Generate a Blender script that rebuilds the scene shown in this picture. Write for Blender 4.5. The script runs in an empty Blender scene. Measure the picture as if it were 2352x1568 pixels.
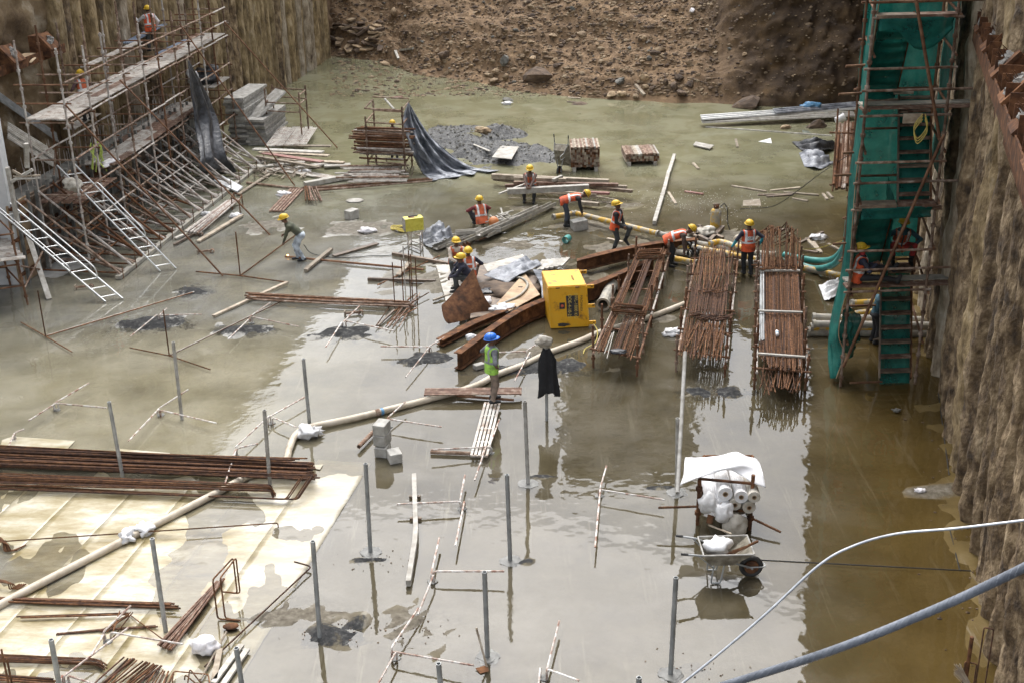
import bpy, bmesh, math, random
import numpy as np
from mathutils import Vector, Matrix, noise, Euler
random.seed(7)
R = math.radians
SC = bpy.context.scene
COL = SC.collection

# ---------------------------------------------------------------- camera
CAMH, PITCH, ROLL, FPX = 11.9, R(22.6), R(1.03), 2876.0   # FPX: focal length for a picture 2352 wide
cam = bpy.data.cameras.new('camera')
cam.sensor_fit = 'HORIZONTAL'; cam.sensor_width = 36.0
cam.lens = 36.0 * FPX / 2352.0
cam.clip_start = 0.1; cam.clip_end = 1500
co = bpy.data.objects.new('camera', cam); COL.objects.link(co)
co.matrix_world = Matrix.Translation((0, 0, CAMH)) @ Matrix.Rotation(math.pi/2 - PITCH, 4, 'X') @ Matrix.Rotation(-ROLL, 4, 'Z')
SC.camera = co

# ---------------------------------------------------------------- sky, sun, exposure
SUN_EL, SUN_AZ = 60.0, -8.0
w = bpy.data.worlds.new('World'); SC.world = w; w.use_nodes = True
nt = w.node_tree; nt.nodes.clear()
sky = nt.nodes.new('ShaderNodeTexSky'); sky.sky_type = 'NISHITA'; sky.sun_disc = False
sky.sun_elevation = R(SUN_EL); sky.sun_rotation = R(SUN_AZ)
sky.air_density = 1.0; sky.dust_density = 4.0; sky.ozone_density = 1.0
hs = nt.nodes.new('ShaderNodeHueSaturation'); hs.inputs['Saturation'].default_value = 0.24
bg = nt.nodes.new('ShaderNodeBackground'); bg.inputs['Strength'].default_value = 0.15
ow = nt.nodes.new('ShaderNodeOutputWorld')
nt.links.new(sky.outputs[0], hs.inputs['Color']); nt.links.new(hs.outputs[0], bg.inputs['Color']); nt.links.new(bg.outputs[0], ow.inputs[0])
sl = bpy.data.lights.new('sun', 'SUN'); sl.energy = 0.55; sl.angle = R(60); sl.color = (1.0, 0.975, 0.95)
so = bpy.data.objects.new('sun', sl); COL.objects.link(so)
so.rotation_euler = Euler((R(90 - SUN_EL), 0, R(180 - SUN_AZ)))
SC.view_settings.view_transform = 'Standard'; SC.view_settings.look = 'None'
SC.view_settings.exposure = 1.52; SC.view_settings.gamma = 1.0
SC.view_settings.use_curve_mapping = False
SC.cycles.max_bounces = 8; SC.cycles.transparent_max_bounces = 12

# ---------------------------------------------------------------- pixel -> place
sp_, cp_ = math.sin(PITCH), math.cos(PITCH); sr_, cr_ = math.sin(ROLL), math.cos(ROLL)
def ray(x, y):
    u, v = x - 1176.0, y - 784.0
    u, v = u*cr_ - v*sr_, u*sr_ + v*cr_
    return Vector((u, FPX*cp_ - v*sp_, -(FPX*sp_ + v*cp_)))
def G(x, y, z=0.0):                     # where that line of sight meets the level z
    d = ray(x, y); t = (z - CAMH)/d.z
    return Vector((d.x*t, d.y*t, z))
def D(x, y, Y):                         # where it is Y metres in front of the camera
    d = ray(x, y); t = Y/d.y
    return Vector((d.x*t, Y, CAMH + d.z*t))
def PL(x, y, p, n):                     # where it meets a plane
    d = ray(x, y); o = Vector((0, 0, CAMH)); n = Vector(n)
    t = (Vector(p) - o).dot(n)/d.dot(n)
    return o + d*t
def proj(p):
    X, Y, Z = p[0], p[1], p[2] - CAMH
    d = Y*cp_ - Z*sp_; up = Y*sp_ + Z*cp_
    u, v = FPX*X/d, -FPX*up/d
    return u*cr_ + v*sr_ + 1176, -u*sr_ + v*cr_ + 784
def UP(b, y):                           # point straight above b that stands at picture row y
    lo, hi = b[2] - 2, 14.0
    for _ in range(40):
        m = (lo + hi)/2
        if proj((b[0], b[1], m))[1] > y: lo = m
        else: hi = m
    return Vector((b[0], b[1], m))
def nz(p, s=1.0): return noise.noise(Vector(p)*s)
def fb(p, s=1.0, o=4): return noise.fractal(Vector(p)*s, 1.0, 2.0, o)
RNG = random.Random(11)
def U(a, b): return RNG.uniform(a, b)

# ---------------------------------------------------------------- materials
MATS = {}
def MAT(name, cols, scale=6.0, rough=0.7, metal=0.0, bump=0.0, bscale=None, vary=0.25, stretch=None, pos=None, spec=0.5, rvar=0.15, detail=6.0, trans=0.0, bdist=.02):
    m = bpy.data.materials.new(name); m.use_nodes = True; MATS[name] = m
    t = m.node_tree; L = t.links.new; b = t.nodes['Principled BSDF']
    tc = t.nodes.new('ShaderNodeTexCoord'); oi = t.nodes.new('ShaderNodeObjectInfo')
    ad = t.nodes.new('ShaderNodeVectorMath'); ad.operation = 'ADD'
    ml = t.nodes.new('ShaderNodeMath'); ml.operation = 'MULTIPLY'; ml.inputs[1].default_value = 37.0
    L(oi.outputs['Random'], ml.inputs[0]); L(ml.outputs[0], ad.inputs[1])
    src = tc.outputs['Object']
    if stretch:
        mp = t.nodes.new('ShaderNodeMapping'); mp.inputs['Scale'].default_value = stretch; L(src, mp.inputs[0]); src = mp.outputs[0]
    L(src, ad.inputs[0])
    n = t.nodes.new('ShaderNodeTexNoise'); n.inputs['Scale'].default_value = scale; n.inputs['Detail'].default_value = detail; n.inputs['Roughness'].default_value = 0.62
    L(ad.outputs[0], n.inputs['Vector'])
    r = t.nodes.new('ShaderNodeValToRGB'); el = r.color_ramp.elements
    k = len(cols)
    ps = pos or [0.34 + 0.34*i/max(1, k - 1) for i in range(k)]
    while len(el) < k: el.new(0.5)
    for i in range(k):
        el[i].position = ps[i]; el[i].color = (*cols[i], 1)
    L(n.outputs['Fac'], r.inputs[0])
    hv = t.nodes.new('ShaderNodeHueSaturation')
    mr = t.nodes.new('ShaderNodeMapRange'); mr.inputs['To Min'].default_value = 1 - vary; mr.inputs['To Max'].default_value = 1 + vary
    L(oi.outputs['Random'], mr.inputs['Value']); L(mr.outputs[0], hv.inputs['Value']); L(r.outputs[0], hv.inputs['Color'])
    L(hv.outputs[0], b.inputs['Base Color'])
    b.inputs['Metallic'].default_value = metal; b.inputs['Specular IOR Level'].default_value = spec
    rr = t.nodes.new('ShaderNodeMapRange'); rr.inputs['To Min'].default_value = max(0.02, rough - rvar); rr.inputs['To Max'].default_value = min(1, rough + rvar)
    L(n.outputs['Fac'], rr.inputs['Value']); L(rr.outputs[0], b.inputs['Roughness'])
    if trans: b.inputs['Transmission Weight'].default_value = 0; b.inputs['Subsurface Weight'].default_value = 0
    if bump:
        n2 = t.nodes.new('ShaderNodeTexNoise'); n2.inputs['Scale'].default_value = bscale or scale*3; n2.inputs['Detail'].default_value = 5
        L(ad.outputs[0], n2.inputs['Vector'])
        bp = t.nodes.new('ShaderNodeBump'); bp.inputs['Strength'].default_value = bump; bp.inputs['Distance'].default_value = bdist
        L(n2.outputs['Fac'], bp.inputs['Height']); L(bp.outputs[0], b.inputs['Normal'])
    return m
rust = MAT('rusty_steel', [(.048,.026,.017), (.115,.055,.029), (.20,.098,.048)], 5, .88, bump=.3, spec=.15)
rebar = MAT('rebar_rust', [(.052,.028,.018), (.12,.060,.032), (.20,.105,.056)], 9, .85, vary=.45, spec=.12)
rebar2 = MAT('rebar_dull', [(.04,.025,.02), (.085,.048,.034), (.15,.075,.038)], 9, .8, vary=.4, spec=.15)
tubeM = MAT('scaffold_tube', [(.075,.045,.03), (.16,.10,.068), (.30,.23,.18), (.46,.41,.36)], 5, .8, vary=.3, spec=.2, pos=[.32, .46, .6, .74])
tubeW = MAT('cement_spattered_tube', [(.2,.14,.11), (.40,.36,.32), (.56,.54,.50)], 6, .75, vary=.2)
tubeR = MAT('brown_tube', [(.085,.042,.025), (.15,.076,.042), (.25,.15,.092)], 4, .75, vary=.2, spec=.2)
barW = MAT('cement_spattered_bar', [(.2,.09,.06), (.38,.3,.25), (.6,.58,.55)], 7, .8, vary=.15, pos=[.36, .47, .58])
galv = MAT('galvanised_steel', [(.2,.21,.21), (.30,.31,.31), (.40,.41,.41)], 4, .5, metal=.35, vary=.15)
galvW = MAT('limed_pipe', [(.20,.19,.165), (.30,.29,.265), (.40,.39,.37)], 6, .7, vary=.12)
alu = MAT('aluminium', [(.55,.56,.55), (.68,.69,.68), (.78,.78,.76)], 5, .42, metal=.5, vary=.08)
wood = MAT('weathered_wood', [(.17,.13,.09), (.30,.25,.19), (.42,.37,.29)], 5, .8, vary=.3, stretch=(1, 1, 1))
woodD = MAT('wet_wood', [(.07,.05,.035), (.14,.10,.07), (.22,.17,.12)], 5, .6, vary=.3)
plyw = MAT('plywood', [(.24,.15,.08), (.34,.24,.14), (.42,.32,.21)], 3, .7, vary=.2)
boardW = MAT('pale_board', [(.25,.23,.195), (.37,.35,.31), (.49,.47,.43)], 5, .75, vary=.2)
deckW = MAT('limed_plank', [(.22,.16,.12), (.40,.37,.33), (.52,.50,.46)], 5, .75, vary=.25)
deckR = MAT('rusty_plank', [(.09,.045,.03), (.18,.10,.065), (.34,.27,.21)], 6, .75, vary=.25)
deckB = MAT('bluish_plank', [(.10,.13,.19), (.17,.21,.28), (.3,.33,.37)], 6, .6, vary=.1)
conc = MAT('grey_concrete', [(.24,.23,.21), (.34,.33,.30), (.44,.43,.40)], 5, .8, bump=.4, vary=.12)
concW = MAT('pale_concrete', [(.5,.51,.52), (.62,.63,.63), (.7,.7,.7)], 2, .8, vary=.05, bump=.15)
concD = MAT('wet_concrete', [(.08,.08,.075), (.13,.13,.12), (.20,.20,.185)], 5, .5, bump=.3, vary=.1)
tarpK = MAT('black_tarp', [(.012,.013,.016), (.025,.027,.032), (.07,.075,.085)], 3, .42, vary=.1, bump=.8, bscale=7, bdist=.05)
tarpG = MAT('grey_tarp', [(.06,.068,.08), (.19,.20,.225), (.40,.42,.44)], 3.2, .5, vary=.15, bump=.9, bscale=7, bdist=.05)
netG = MAT('green_net', [(.006,.12,.10), (.014,.19,.155), (.04,.26,.215)], 2.8, .75, vary=.06, bump=.4, bscale=5, bdist=.04)
def thin(m, tr=.24, tl=.45):                # loosely woven cloth: some light passes through
    t = m.node_tree; L = t.links.new; b = t.nodes['Principled BSDF']; o = t.nodes['Material Output']; c = b.inputs['Base Color'].links[0].from_socket
    a = t.nodes.new('ShaderNodeBsdfTranslucent'); L(c, a.inputs['Color']); x = t.nodes.new('ShaderNodeMixShader'); x.inputs[0].default_value = tl; L(b.outputs[0], x.inputs[1]); L(a.outputs[0], x.inputs[2])
    p = t.nodes.new('ShaderNodeBsdfTransparent'); y = t.nodes.new('ShaderNodeMixShader'); y.inputs[0].default_value = tr; L(x.outputs[0], y.inputs[1]); L(p.outputs[0], y.inputs[2]); L(y.outputs[0], o.inputs['Surface'])
thin(netG)
yel = MAT('yellow_paint', [(.16,.08,.03), (.50,.25,.012), (.68,.35,.008), (.66,.36,.02), (.52,.34,.10)], 3.4, .5, vary=.03, bump=.15, pos=[.33, .39, .46, .62, .72])
yelpipe = MAT('worn_yellow_pipe', [(.30,.28,.24), (.42,.36,.24), (.50,.30,.04), (.56,.34,.03)], 5, .6, vary=.12, pos=[.38, .48, .53, .68])
greypipe = MAT('muddy_pipe', [(.20,.19,.16), (.30,.28,.24), (.40,.36,.27)], 5, .65, vary=.15)
hoseM = MAT('beige_hose', [(.36,.30,.22), (.47,.41,.32), (.53,.47,.39)], 4, .55, vary=.08)
hoseT = MAT('teal_hose', [(.02,.14,.13), (.035,.22,.20), (.06,.29,.26)], 4, .45, vary=.1)
black = MAT('black_rubber', [(.012,.012,.012), (.02,.02,.02), (.035,.034,.032)], 6, .6, vary=.1)
clothK = MAT('black_cloth', [(.008,.008,.009), (.013,.013,.015), (.022,.022,.024)], 6, .9, vary=.05)
plast = MAT('white_plastic', [(.5,.49,.48), (.66,.66,.66), (.76,.76,.77)], 4, .5, vary=.08, bump=.3)
memb = MAT('white_membrane', [(.72,.72,.73), (.79,.79,.80), (.82,.82,.83)], 3, .45, vary=.02)
sack = MAT('cement_sack', [(.28,.25,.2), (.44,.41,.35), (.54,.51,.45)], 5, .8, vary=.1, bump=.4)
paper = MAT('litter_paper', [(.6,.57,.58), (.75,.73,.74), (.8,.79,.8)], 9, .8, vary=.05)
orange_ = MAT('orange_plastic', [(.40,.13,.04), (.5,.18,.06), (.56,.22,.08)], 6, .5, vary=.05)
redW = MAT('red_paint', [(.20,.08,.065), (.26,.12,.10), (.34,.22,.19)], 6, .6, vary=.1)
gravel = MAT('grey_gravel', [(.022,.023,.025), (.055,.055,.056), (.12,.12,.115), (.32,.32,.30)], 16, .75, bump=.8, bscale=40, vary=.06, pos=[.34, .46, .58, .75], detail=9)
blackgr = MAT('black_gravel', [(.015,.016,.017), (.04,.041,.042), (.10,.10,.10), (.32,.32,.31)], 15, .5, bump=.8, bscale=40, vary=.1, pos=[.38, .52, .62, .78], detail=9)
rockT = MAT('tan_rock', [(.15,.10,.06), (.28,.20,.12), (.42,.33,.22)], 2.2, .9, bump=.7, bscale=9, vary=.35)
rockB = MAT('brown_rock', [(.05,.034,.024), (.10,.068,.046), (.17,.12,.08)], 2.2, .9, bump=.7, bscale=9, vary=.3)
rockG = MAT('grey_rock', [(.08,.077,.066), (.14,.135,.118), (.23,.22,.195)], 2.2, .9, bump=.7, bscale=9, vary=.2)
pileM = MAT('mud_coated_pile', [(.05,.034,.018), (.15,.105,.05), (.27,.20,.105), (.40,.33,.23)], 2.2, .9, bump=1.0, bscale=7, bdist=.08, vary=.22, stretch=(1.4, 1.4, .7), pos=[.3, .44, .57, .72], detail=10)
pileP = MAT('pale_pile', [(.08,.055,.035), (.23,.18,.12), (.36,.30,.22), (.48,.43,.35)], 2.4, .9, bump=1.0, bscale=7, bdist=.08, vary=.12, stretch=(1.4, 1.4, .7), pos=[.3, .43, .57, .72], detail=10)
pileD = MAT('brown_pile', [(.04,.026,.015), (.12,.08,.042), (.26,.19,.11), (.42,.34,.23)], 2.6, .9, bump=1.0, bscale=8, bdist=.09, vary=.15, stretch=(1.3, 1.3, .9), pos=[.34, .47, .6, .76], detail=10)
slime = MAT('grout_crust', [(.10,.09,.08), (.19,.18,.165), (.30,.29,.27)], 9, .8, bump=.6, vary=.1)
wel = MAT('welding_yellow', [(.45,.40,.05), (.6,.55,.08), (.64,.6,.14)], 6, .45, vary=.05)
rope = MAT('yellow_rope', [(.3,.24,.05), (.42,.34,.08), (.5,.42,.14)], 20, .8, vary=.1)
cableM = MAT('grey_cable', [(.10,.11,.13), (.15,.165,.19), (.20,.215,.245)], 10, .35, vary=.03, bump=.2, bscale=30)
wireM = MAT('steel_wire', [(.4,.42,.44), (.5,.52,.55), (.62,.64,.66)], 20, .4, metal=.5, vary=.05)
signK = MAT('sign_black', [(.016,.016,.02), (.024,.024,.03), (.03,.03,.036)], 5, .5, vary=.02)
letterY = MAT('letter_yellow', [(.5,.36,.07), (.6,.44,.1), (.66,.5,.14)], 12, .6, vary=.02)
letterK = MAT('letter_black', [(.02,.02,.02), (.035,.03,.025), (.06,.05,.03)], 12, .6, vary=.02)
dotR = MAT('red_dot', [(.4,.06,.03), (.5,.08,.04), (.52,.1,.05)], 12, .6, vary=.02)
blueP = MAT('blue_plastic', [(.06,.18,.33), (.1,.25,.42), (.2,.34,.48)], 7, .5, vary=.05)
MAT('cement_crust', [(.10,.085,.06), (.19,.17,.13), (.30,.28,.23)], 7, .85, bump=.5, vary=.1)
panelM = MAT('formwork_panel_grey', [(.17,.16,.14), (.27,.26,.235), (.40,.385,.355)], 5, .8, vary=.25)

# ---------------------------------------------------------------- mesh builder
def frame(d, up=Vector((0, 0, 1))):
    d = Vector(d).normalized()
    if abs(d.dot(up)) > .98: up = Vector((1, 0, 0)) if abs(d.x) < .9 else Vector((0, 1, 0))
    s = d.cross(up).normalized(); return d, s, s.cross(d)
class MB:
    def __init__(self): self.v, self.f = [], []
    def add(self, vs, fs):
        o = len(self.v); self.v += [Vector(p) for p in vs]; self.f += [tuple(i + o for i in q) for q in fs]; return self
    def box(self, c, hx, hy, hz):           # centre and three half vectors
        c, hx, hy, hz = map(Vector, (c, hx, hy, hz))
        vs = [c + a*hx + b*hy + e*hz for a in (-1, 1) for b in (-1, 1) for e in (-1, 1)]
        fs = [(0,1,3,2), (4,6,7,5), (0,4,5,1), (2,3,7,6), (0,2,6,4), (1,5,7,3)]
        if hx.cross(hy).dot(hz) < 0: fs = [q[::-1] for q in fs]
        return self.add(vs, fs)
    def beam(self, a, b, wd, ht, up=(0, 0, 1)):   # bar of wd x ht from a to b
        a, b = Vector(a), Vector(b); d, s, u = frame(b - a, Vector(up))
        return self.box((a + b)/2, (b - a)/2, s*wd/2, u*ht/2)
    def tube(self, pts, r, n=8, cap=True):
        pts = [Vector(p) for p in pts]; k = len(pts); rs = r if isinstance(r, (list, tuple)) else [r]*k
        d, s, u = frame(pts[1] - pts[0]); vs, fs = [], []
        for i, p in enumerate(pts):
            t = (pts[min(i + 1, k - 1)] - pts[max(i - 1, 0)]).normalized()
            s = (s - t*s.dot(t)).normalized(); u = s.cross(t)
            for j in range(n):
                a = 2*math.pi*j/n; vs.append(p + (s*math.cos(a) + u*math.sin(a))*rs[i])
        for i in range(k - 1):
            for j in range(n):
                a, b = i*n + j, i*n + (j + 1) % n; fs.append((a, a + n, b + n, b))
        if cap: fs += [tuple(range(n)), tuple(range(k*n - 1, (k - 1)*n - 1, -1))]
        return self.add(vs, fs)
    def pipe(self, a, b, r, t=.2, n=14):    # hollow pipe, wall t*r
        a, b = Vector(a), Vector(b); d, s, u = frame(b - a); vs, fs = [], []
        for p, q in ((a, 1), (b, 1), (b, 1 - t), (a, 1 - t)):
            for j in range(n):
                w_ = 2*math.pi*j/n; vs.append(p + (s*math.cos(w_) + u*math.sin(w_))*r*q)
        for i in range(4):
            for j in range(n):
                k0, k1 = i*n + j, i*n + (j + 1) % n; m_ = ((i + 1) % 4)*n
                fs.append((k0, m_ + j, m_ + (j + 1) % n, k1))
        return self.add(vs, fs)
    def grid(self, fn, nu, nv, wrap=False):  # fn(u,v) in 0..1
        vs = [fn(i/nu, j/nv) for i in range(nu + 1) for j in range(nv + 1)]
        fs = [(i*(nv+1)+j, (i+1)*(nv+1)+j, (i+1)*(nv+1)+j+1, i*(nv+1)+j+1) for i in range(nu) for j in range(nv)]
        return self.add(vs, fs)
    def prism(self, poly, h):               # polygon of 3D points pushed along h
        n = len(poly); h = Vector(h); poly = [Vector(p) for p in poly]
        return self.add(poly + [p + h for p in poly], [tuple(range(n))[::-1], tuple(range(n, 2*n))] + [(i, (i+1) % n, (i+1) % n + n, i + n) for i in range(n)])
    def lump(self, c, r, sub=2, amp=.25, sc=1.3, seed=0, flat=1.0, cut=0):
        bm = bmesh.new(); bmesh.ops.create_icosphere(bm, subdivisions=sub, radius=1)
        rr = Vector(r) if isinstance(r, (tuple, list, Vector)) else Vector((r, r, r)); c = Vector(c); vs = []
        for v in bm.verts:
            q = v.co.normalized(); k = 1 + amp*noise.fractal(q*sc + Vector((seed*7.3, seed*3.1, seed)), 1, 2, 3)
            if cut:
                for kk in range(cut):
                    nrm = Vector((math.sin(seed*3+kk*2.1), math.cos(seed*1.7+kk*3.3), math.sin(seed+kk*4.7+1))).normalized()
                    dd = q.dot(nrm)*k
                    if dd > .62: k *= .62/dd
            q = q*k; vs.append(c + Vector((q.x*rr.x, q.y*rr.y, q.z*rr.z)))
        fs = [tuple(v.index for v in f.verts) for f in bm.faces]; bm.free()
        return self.add(vs, fs)
    def build(self, name, mat, parent=None, label=None, cat=None, group=None, kind=None, smooth=False, solid=0, local=False, origin=None):
        off = Vector((0, 0, 0))
        if not local:
            if parent is not None: off = Vector(parent['_o']) if '_o' in parent else Vector((0, 0, 0))
            elif origin is not None: off = Vector(origin)
            else:
                n = max(1, len(self.v)); off = Vector((sum(p.x for p in self.v)/n, sum(p.y for p in self.v)/n, min(p.z for p in self.v)))
        me = bpy.data.meshes.new(name); me.from_pydata([tuple(p - off) for p in self.v], [], self.f)
        ms = mat if isinstance(mat, (list, tuple)) else [mat]
        for m in ms: me.materials.append(m)
        if smooth: me.polygons.foreach_set('use_smooth', [True]*len(me.polygons))
        me.update()
        o = bpy.data.objects.new(name, me); COL.objects.link(o)
        if parent is not None: o.parent = parent; o['_o'] = tuple(off)
        elif not local: o.location = off; o['_o'] = tuple(off)
        if solid:
            md = o.modifiers.new('thickness', 'SOLIDIFY'); md.thickness = solid; md.offset = 0
        tag(o, label, cat, group, kind)
        return o
def tag(o, label=None, cat=None, group=None, kind=None):
    if label: o['label'] = label
    if cat: o['category'] = cat
    if group: o['group'] = group
    if kind: o['kind'] = kind
    return o
def thing(name, label, cat, loc=(0, 0, 0), group=None, rz=0.0):
    o = bpy.data.objects.new(name, None); COL.objects.link(o); o.empty_display_size = .1
    o.location = loc; o.rotation_euler = (0, 0, rz); o['_o'] = tuple(loc)
    return tag(o, label, cat, group)
def copyobj(o, parent=None, loc=None, rot=None, scale=None):
    c = o.copy(); COL.objects.link(c)
    if parent is not None: c.parent = parent
    if loc is not None: c.location = loc
    if rot is not None: c.rotation_euler = rot
    if scale is not None: c.scale = scale
    return c
def T(a, b, r, mat, name='tube', parent=None, n=8, **k): return MB().tube([a, b], r, n).build(name, mat, parent, smooth=False, **k)
def bent(pts, rad=.06, seg=4):              # round the corners of a polyline
    pts = [Vector(p) for p in pts]; out = [pts[0]]
    for i in range(1, len(pts) - 1):
        a, b, c = pts[i-1], pts[i], pts[i+1]
        l1, l2 = (a-b).length, (c-b).length; k = min(rad, l1*.45, l2*.45)
        p, q = b + (a-b).normalized()*k, b + (c-b).normalized()*k
        for s in range(seg + 1):
            t = s/seg; out.append(p*(1-t)**2 + b*2*t*(1-t) + q*t*t)
    return out + [pts[-1]]
def curve(pts, k=8):                        # smooth curve through points
    pts = [Vector(p) for p in pts]; P = [pts[0]*2 - pts[1]] + pts + [pts[-1]*2 - pts[-2]]; out = []
    for i in range(1, len(P) - 2):
        a, b, c, d = P[i-1:i+3]
        for s in range(k):
            t = s/k; out.append(.5*((2*b) + (c-a)*t + (2*a-5*b+4*c-d)*t*t + (3*b-a-3*c+d)*t**3))
    return out + [pts[-1]]

# ---------------------------------------------------------------- the pit: walls' lines
def XL(Y): return -10.6 + .144*(Y - 66)     # foot of the left wall
def XR(Y): return 7.7 + .235*(Y - 16)       # foot of the right wall
def bankY(X):                               # waterline of the far bank
    pts = [(-30, 72), (-9.8, 70), (-6.5, 67.5), (-4.5, 63.5), (-1.5, 61.5), (.2, 59.0), (3.5, 57.6), (7.5, 56.0), (11, 55.2), (16, 53.8), (40, 52)]
    for (a, b), (c, d) in zip(pts, pts[1:]):
        if X <= c: return b + (d-b)*(X-a)/(c-a)
    return 52

# patches of grit that stand out of the water: picture x, y, half width, half height (metres), height
PATCH = [(345,742,1.0,.55,.05,1),(560,757,.8,.45,.045,1),(790,765,.9,.5,.05,1),(605,520,.9,.8,.035,0),(830,525,1.5,.9,.03,0),(985,825,.9,.4,.045,1),(1225,845,1.6,.45,.04,1),
         (1220,815,.9,.4,.035,0),(445,668,.5,.5,.04,1),(770,1455,.55,.35,.045,1),(855,1283,.35,.12,.035,1),(1600,1535,.28,.2,.05,1),(1645,900,.8,.35,.05,1),(2140,1130,.7,.25,.04,0),
         (1520,1120,.35,.15,.03,1),(1340,520,1.0,.7,.035,0),(1420,470,.9,.5,.03,0),(1450,570,1.5,.5,.035,0),(1230,478,1.0,.4,.035,0),(1650,545,1.8,.7,.04,0),(1190,560,1.0,.5,.03,0),
         (1242,1095,.3,.1,.03,1),(1210,1290,.18,.12,.03,1),(960,1440,.8,.7,.02,0),(1145,640,2.6,1.3,.06,0),(700,1400,.9,.5,.01,0),(1520,730,.6,.3,.03,0)]
PW = [(G(a, b), c*(.8 if k else 1), d*(.8 if k else 1), e, k) for a, b, c, d, e, k in PATCH]
def floor_h(x, y):
    h = -.045 + .022*fb((x*.35, y*.35, 3), 1, 4)
    if y > 40: h -= min(.35, (y - 40)*.03)
    dl = x - XL(y)
    if y < 44: h += .034*max(0, 1 - max(0, dl - 3)/3.5)*max(0, min(1, (y-27)/4))*max(0, min(1, (44-y)/4))
    dr = XR(y) - x
    if dr < 1.5: h += .11*(1 - dr/1.5)**1.5*(1 + 1.2*fb((x, y, 9), 1.9, 5)) - .01
    for p, a, b, e, k in PW:
        dx, dy = (x - p.x)/a, (y - p.y)/b; d2 = dx*dx + dy*dy
        if d2 < 4:
            d_ = math.sqrt(d2) + 1.0*fb((x, y, 21), 1.9, 6)
            if d_ < 1.25: h += (e + (.06 if k else .035))*max(0, min(1, (1.25 - d_)*1.8))*(1 + .25*nz((x, y, 4), 5))
    return h
def FZ(p): return max(0.0, floor_h(p.x, p.y))

# floor material: pale wet concrete, brown silt towards the right and far sides, black grit on the patches
def nodes(m):
    m.use_nodes = True; t = m.node_tree; return t, t.links.new, t.nodes['Principled BSDF']
def N(t, typ, **k):
    n = t.nodes.new(typ)
    for a, b in k.items(): setattr(n, a, b)
    return n
def noiseN(t, L, vec, scale, det=6, rough=.6):
    n = N(t, 'ShaderNodeTexNoise'); n.inputs['Scale'].default_value = scale; n.inputs['Detail'].default_value = det; n.inputs['Roughness'].default_value = rough
    L(vec, n.inputs['Vector']); return n.outputs['Fac']
def ramp(t, L, src, stops):
    r = N(t, 'ShaderNodeValToRGB'); el = r.color_ramp.elements
    while len(el) < len(stops): el.new(.5)
    for e, (p, c) in zip(el, stops): e.position = p; e.color = (*c, 1) if not isinstance(c, float) else (c, c, c, 1)
    L(src, r.inputs[0]); return r.outputs[0]
def mixc(t, L, f, a, b):
    m = N(t, 'ShaderNodeMix', data_type='RGBA')
    for s, i in ((f, 0), (a, 6), (b, 7)):
        if hasattr(s, 'links') or isinstance(s, bpy.types.NodeSocket): L(s, m.inputs[i])
        else: m.inputs[i].default_value = s if i == 0 else (*s, 1)
    return m.outputs[2]
def mth(t, L, op, a, b=None, clamp=False):
    m = N(t, 'ShaderNodeMath', operation=op, use_clamp=clamp)
    for s, i in ((a, 0), (b, 1)):
        if s is None: continue
        if isinstance(s, bpy.types.NodeSocket): L(s, m.inputs[i])
        else: m.inputs[i].default_value = s
    return m.outputs[0]
def smooth(t, L, src, a, b):
    m = N(t, 'ShaderNodeMapRange', interpolation_type='SMOOTHSTEP'); m.inputs['From Min'].default_value = a; m.inputs['From Max'].default_value = b
    L(src, m.inputs['Value']); return m.outputs[0]
def posxyz(t, L):
    g = N(t, 'ShaderNodeNewGeometry'); s = N(t, 'ShaderNodeSeparateXYZ'); L(g.outputs['Position'], s.inputs[0]); return g.outputs['Position'], s.outputs[0], s.outputs[1], s.outputs[2]
floorM = bpy.data.materials.new('pit_floor')
t, L, b = nodes(floorM)
P_, PX, PY, PZ = posxyz(t, L)
nF = noiseN(t, L, P_, .55, 8, .65)
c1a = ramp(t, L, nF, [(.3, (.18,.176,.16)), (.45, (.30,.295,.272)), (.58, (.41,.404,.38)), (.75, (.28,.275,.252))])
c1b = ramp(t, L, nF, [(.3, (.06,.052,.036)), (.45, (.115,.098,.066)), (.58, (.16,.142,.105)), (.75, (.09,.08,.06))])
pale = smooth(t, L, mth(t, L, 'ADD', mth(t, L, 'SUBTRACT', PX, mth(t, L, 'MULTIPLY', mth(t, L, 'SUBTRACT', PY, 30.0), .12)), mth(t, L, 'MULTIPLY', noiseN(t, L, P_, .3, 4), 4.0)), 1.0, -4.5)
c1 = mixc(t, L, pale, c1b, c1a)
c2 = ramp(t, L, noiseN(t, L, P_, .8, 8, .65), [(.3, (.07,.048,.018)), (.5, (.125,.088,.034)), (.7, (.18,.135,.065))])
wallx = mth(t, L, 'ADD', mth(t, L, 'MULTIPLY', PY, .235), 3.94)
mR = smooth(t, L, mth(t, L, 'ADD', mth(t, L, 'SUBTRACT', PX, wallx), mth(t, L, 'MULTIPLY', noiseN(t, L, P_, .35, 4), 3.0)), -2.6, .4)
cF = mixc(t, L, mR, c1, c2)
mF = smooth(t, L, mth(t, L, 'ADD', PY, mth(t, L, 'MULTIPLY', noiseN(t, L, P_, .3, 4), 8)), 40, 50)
cF = mixc(t, L, mF, cF, (.20,.175,.09))
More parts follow.
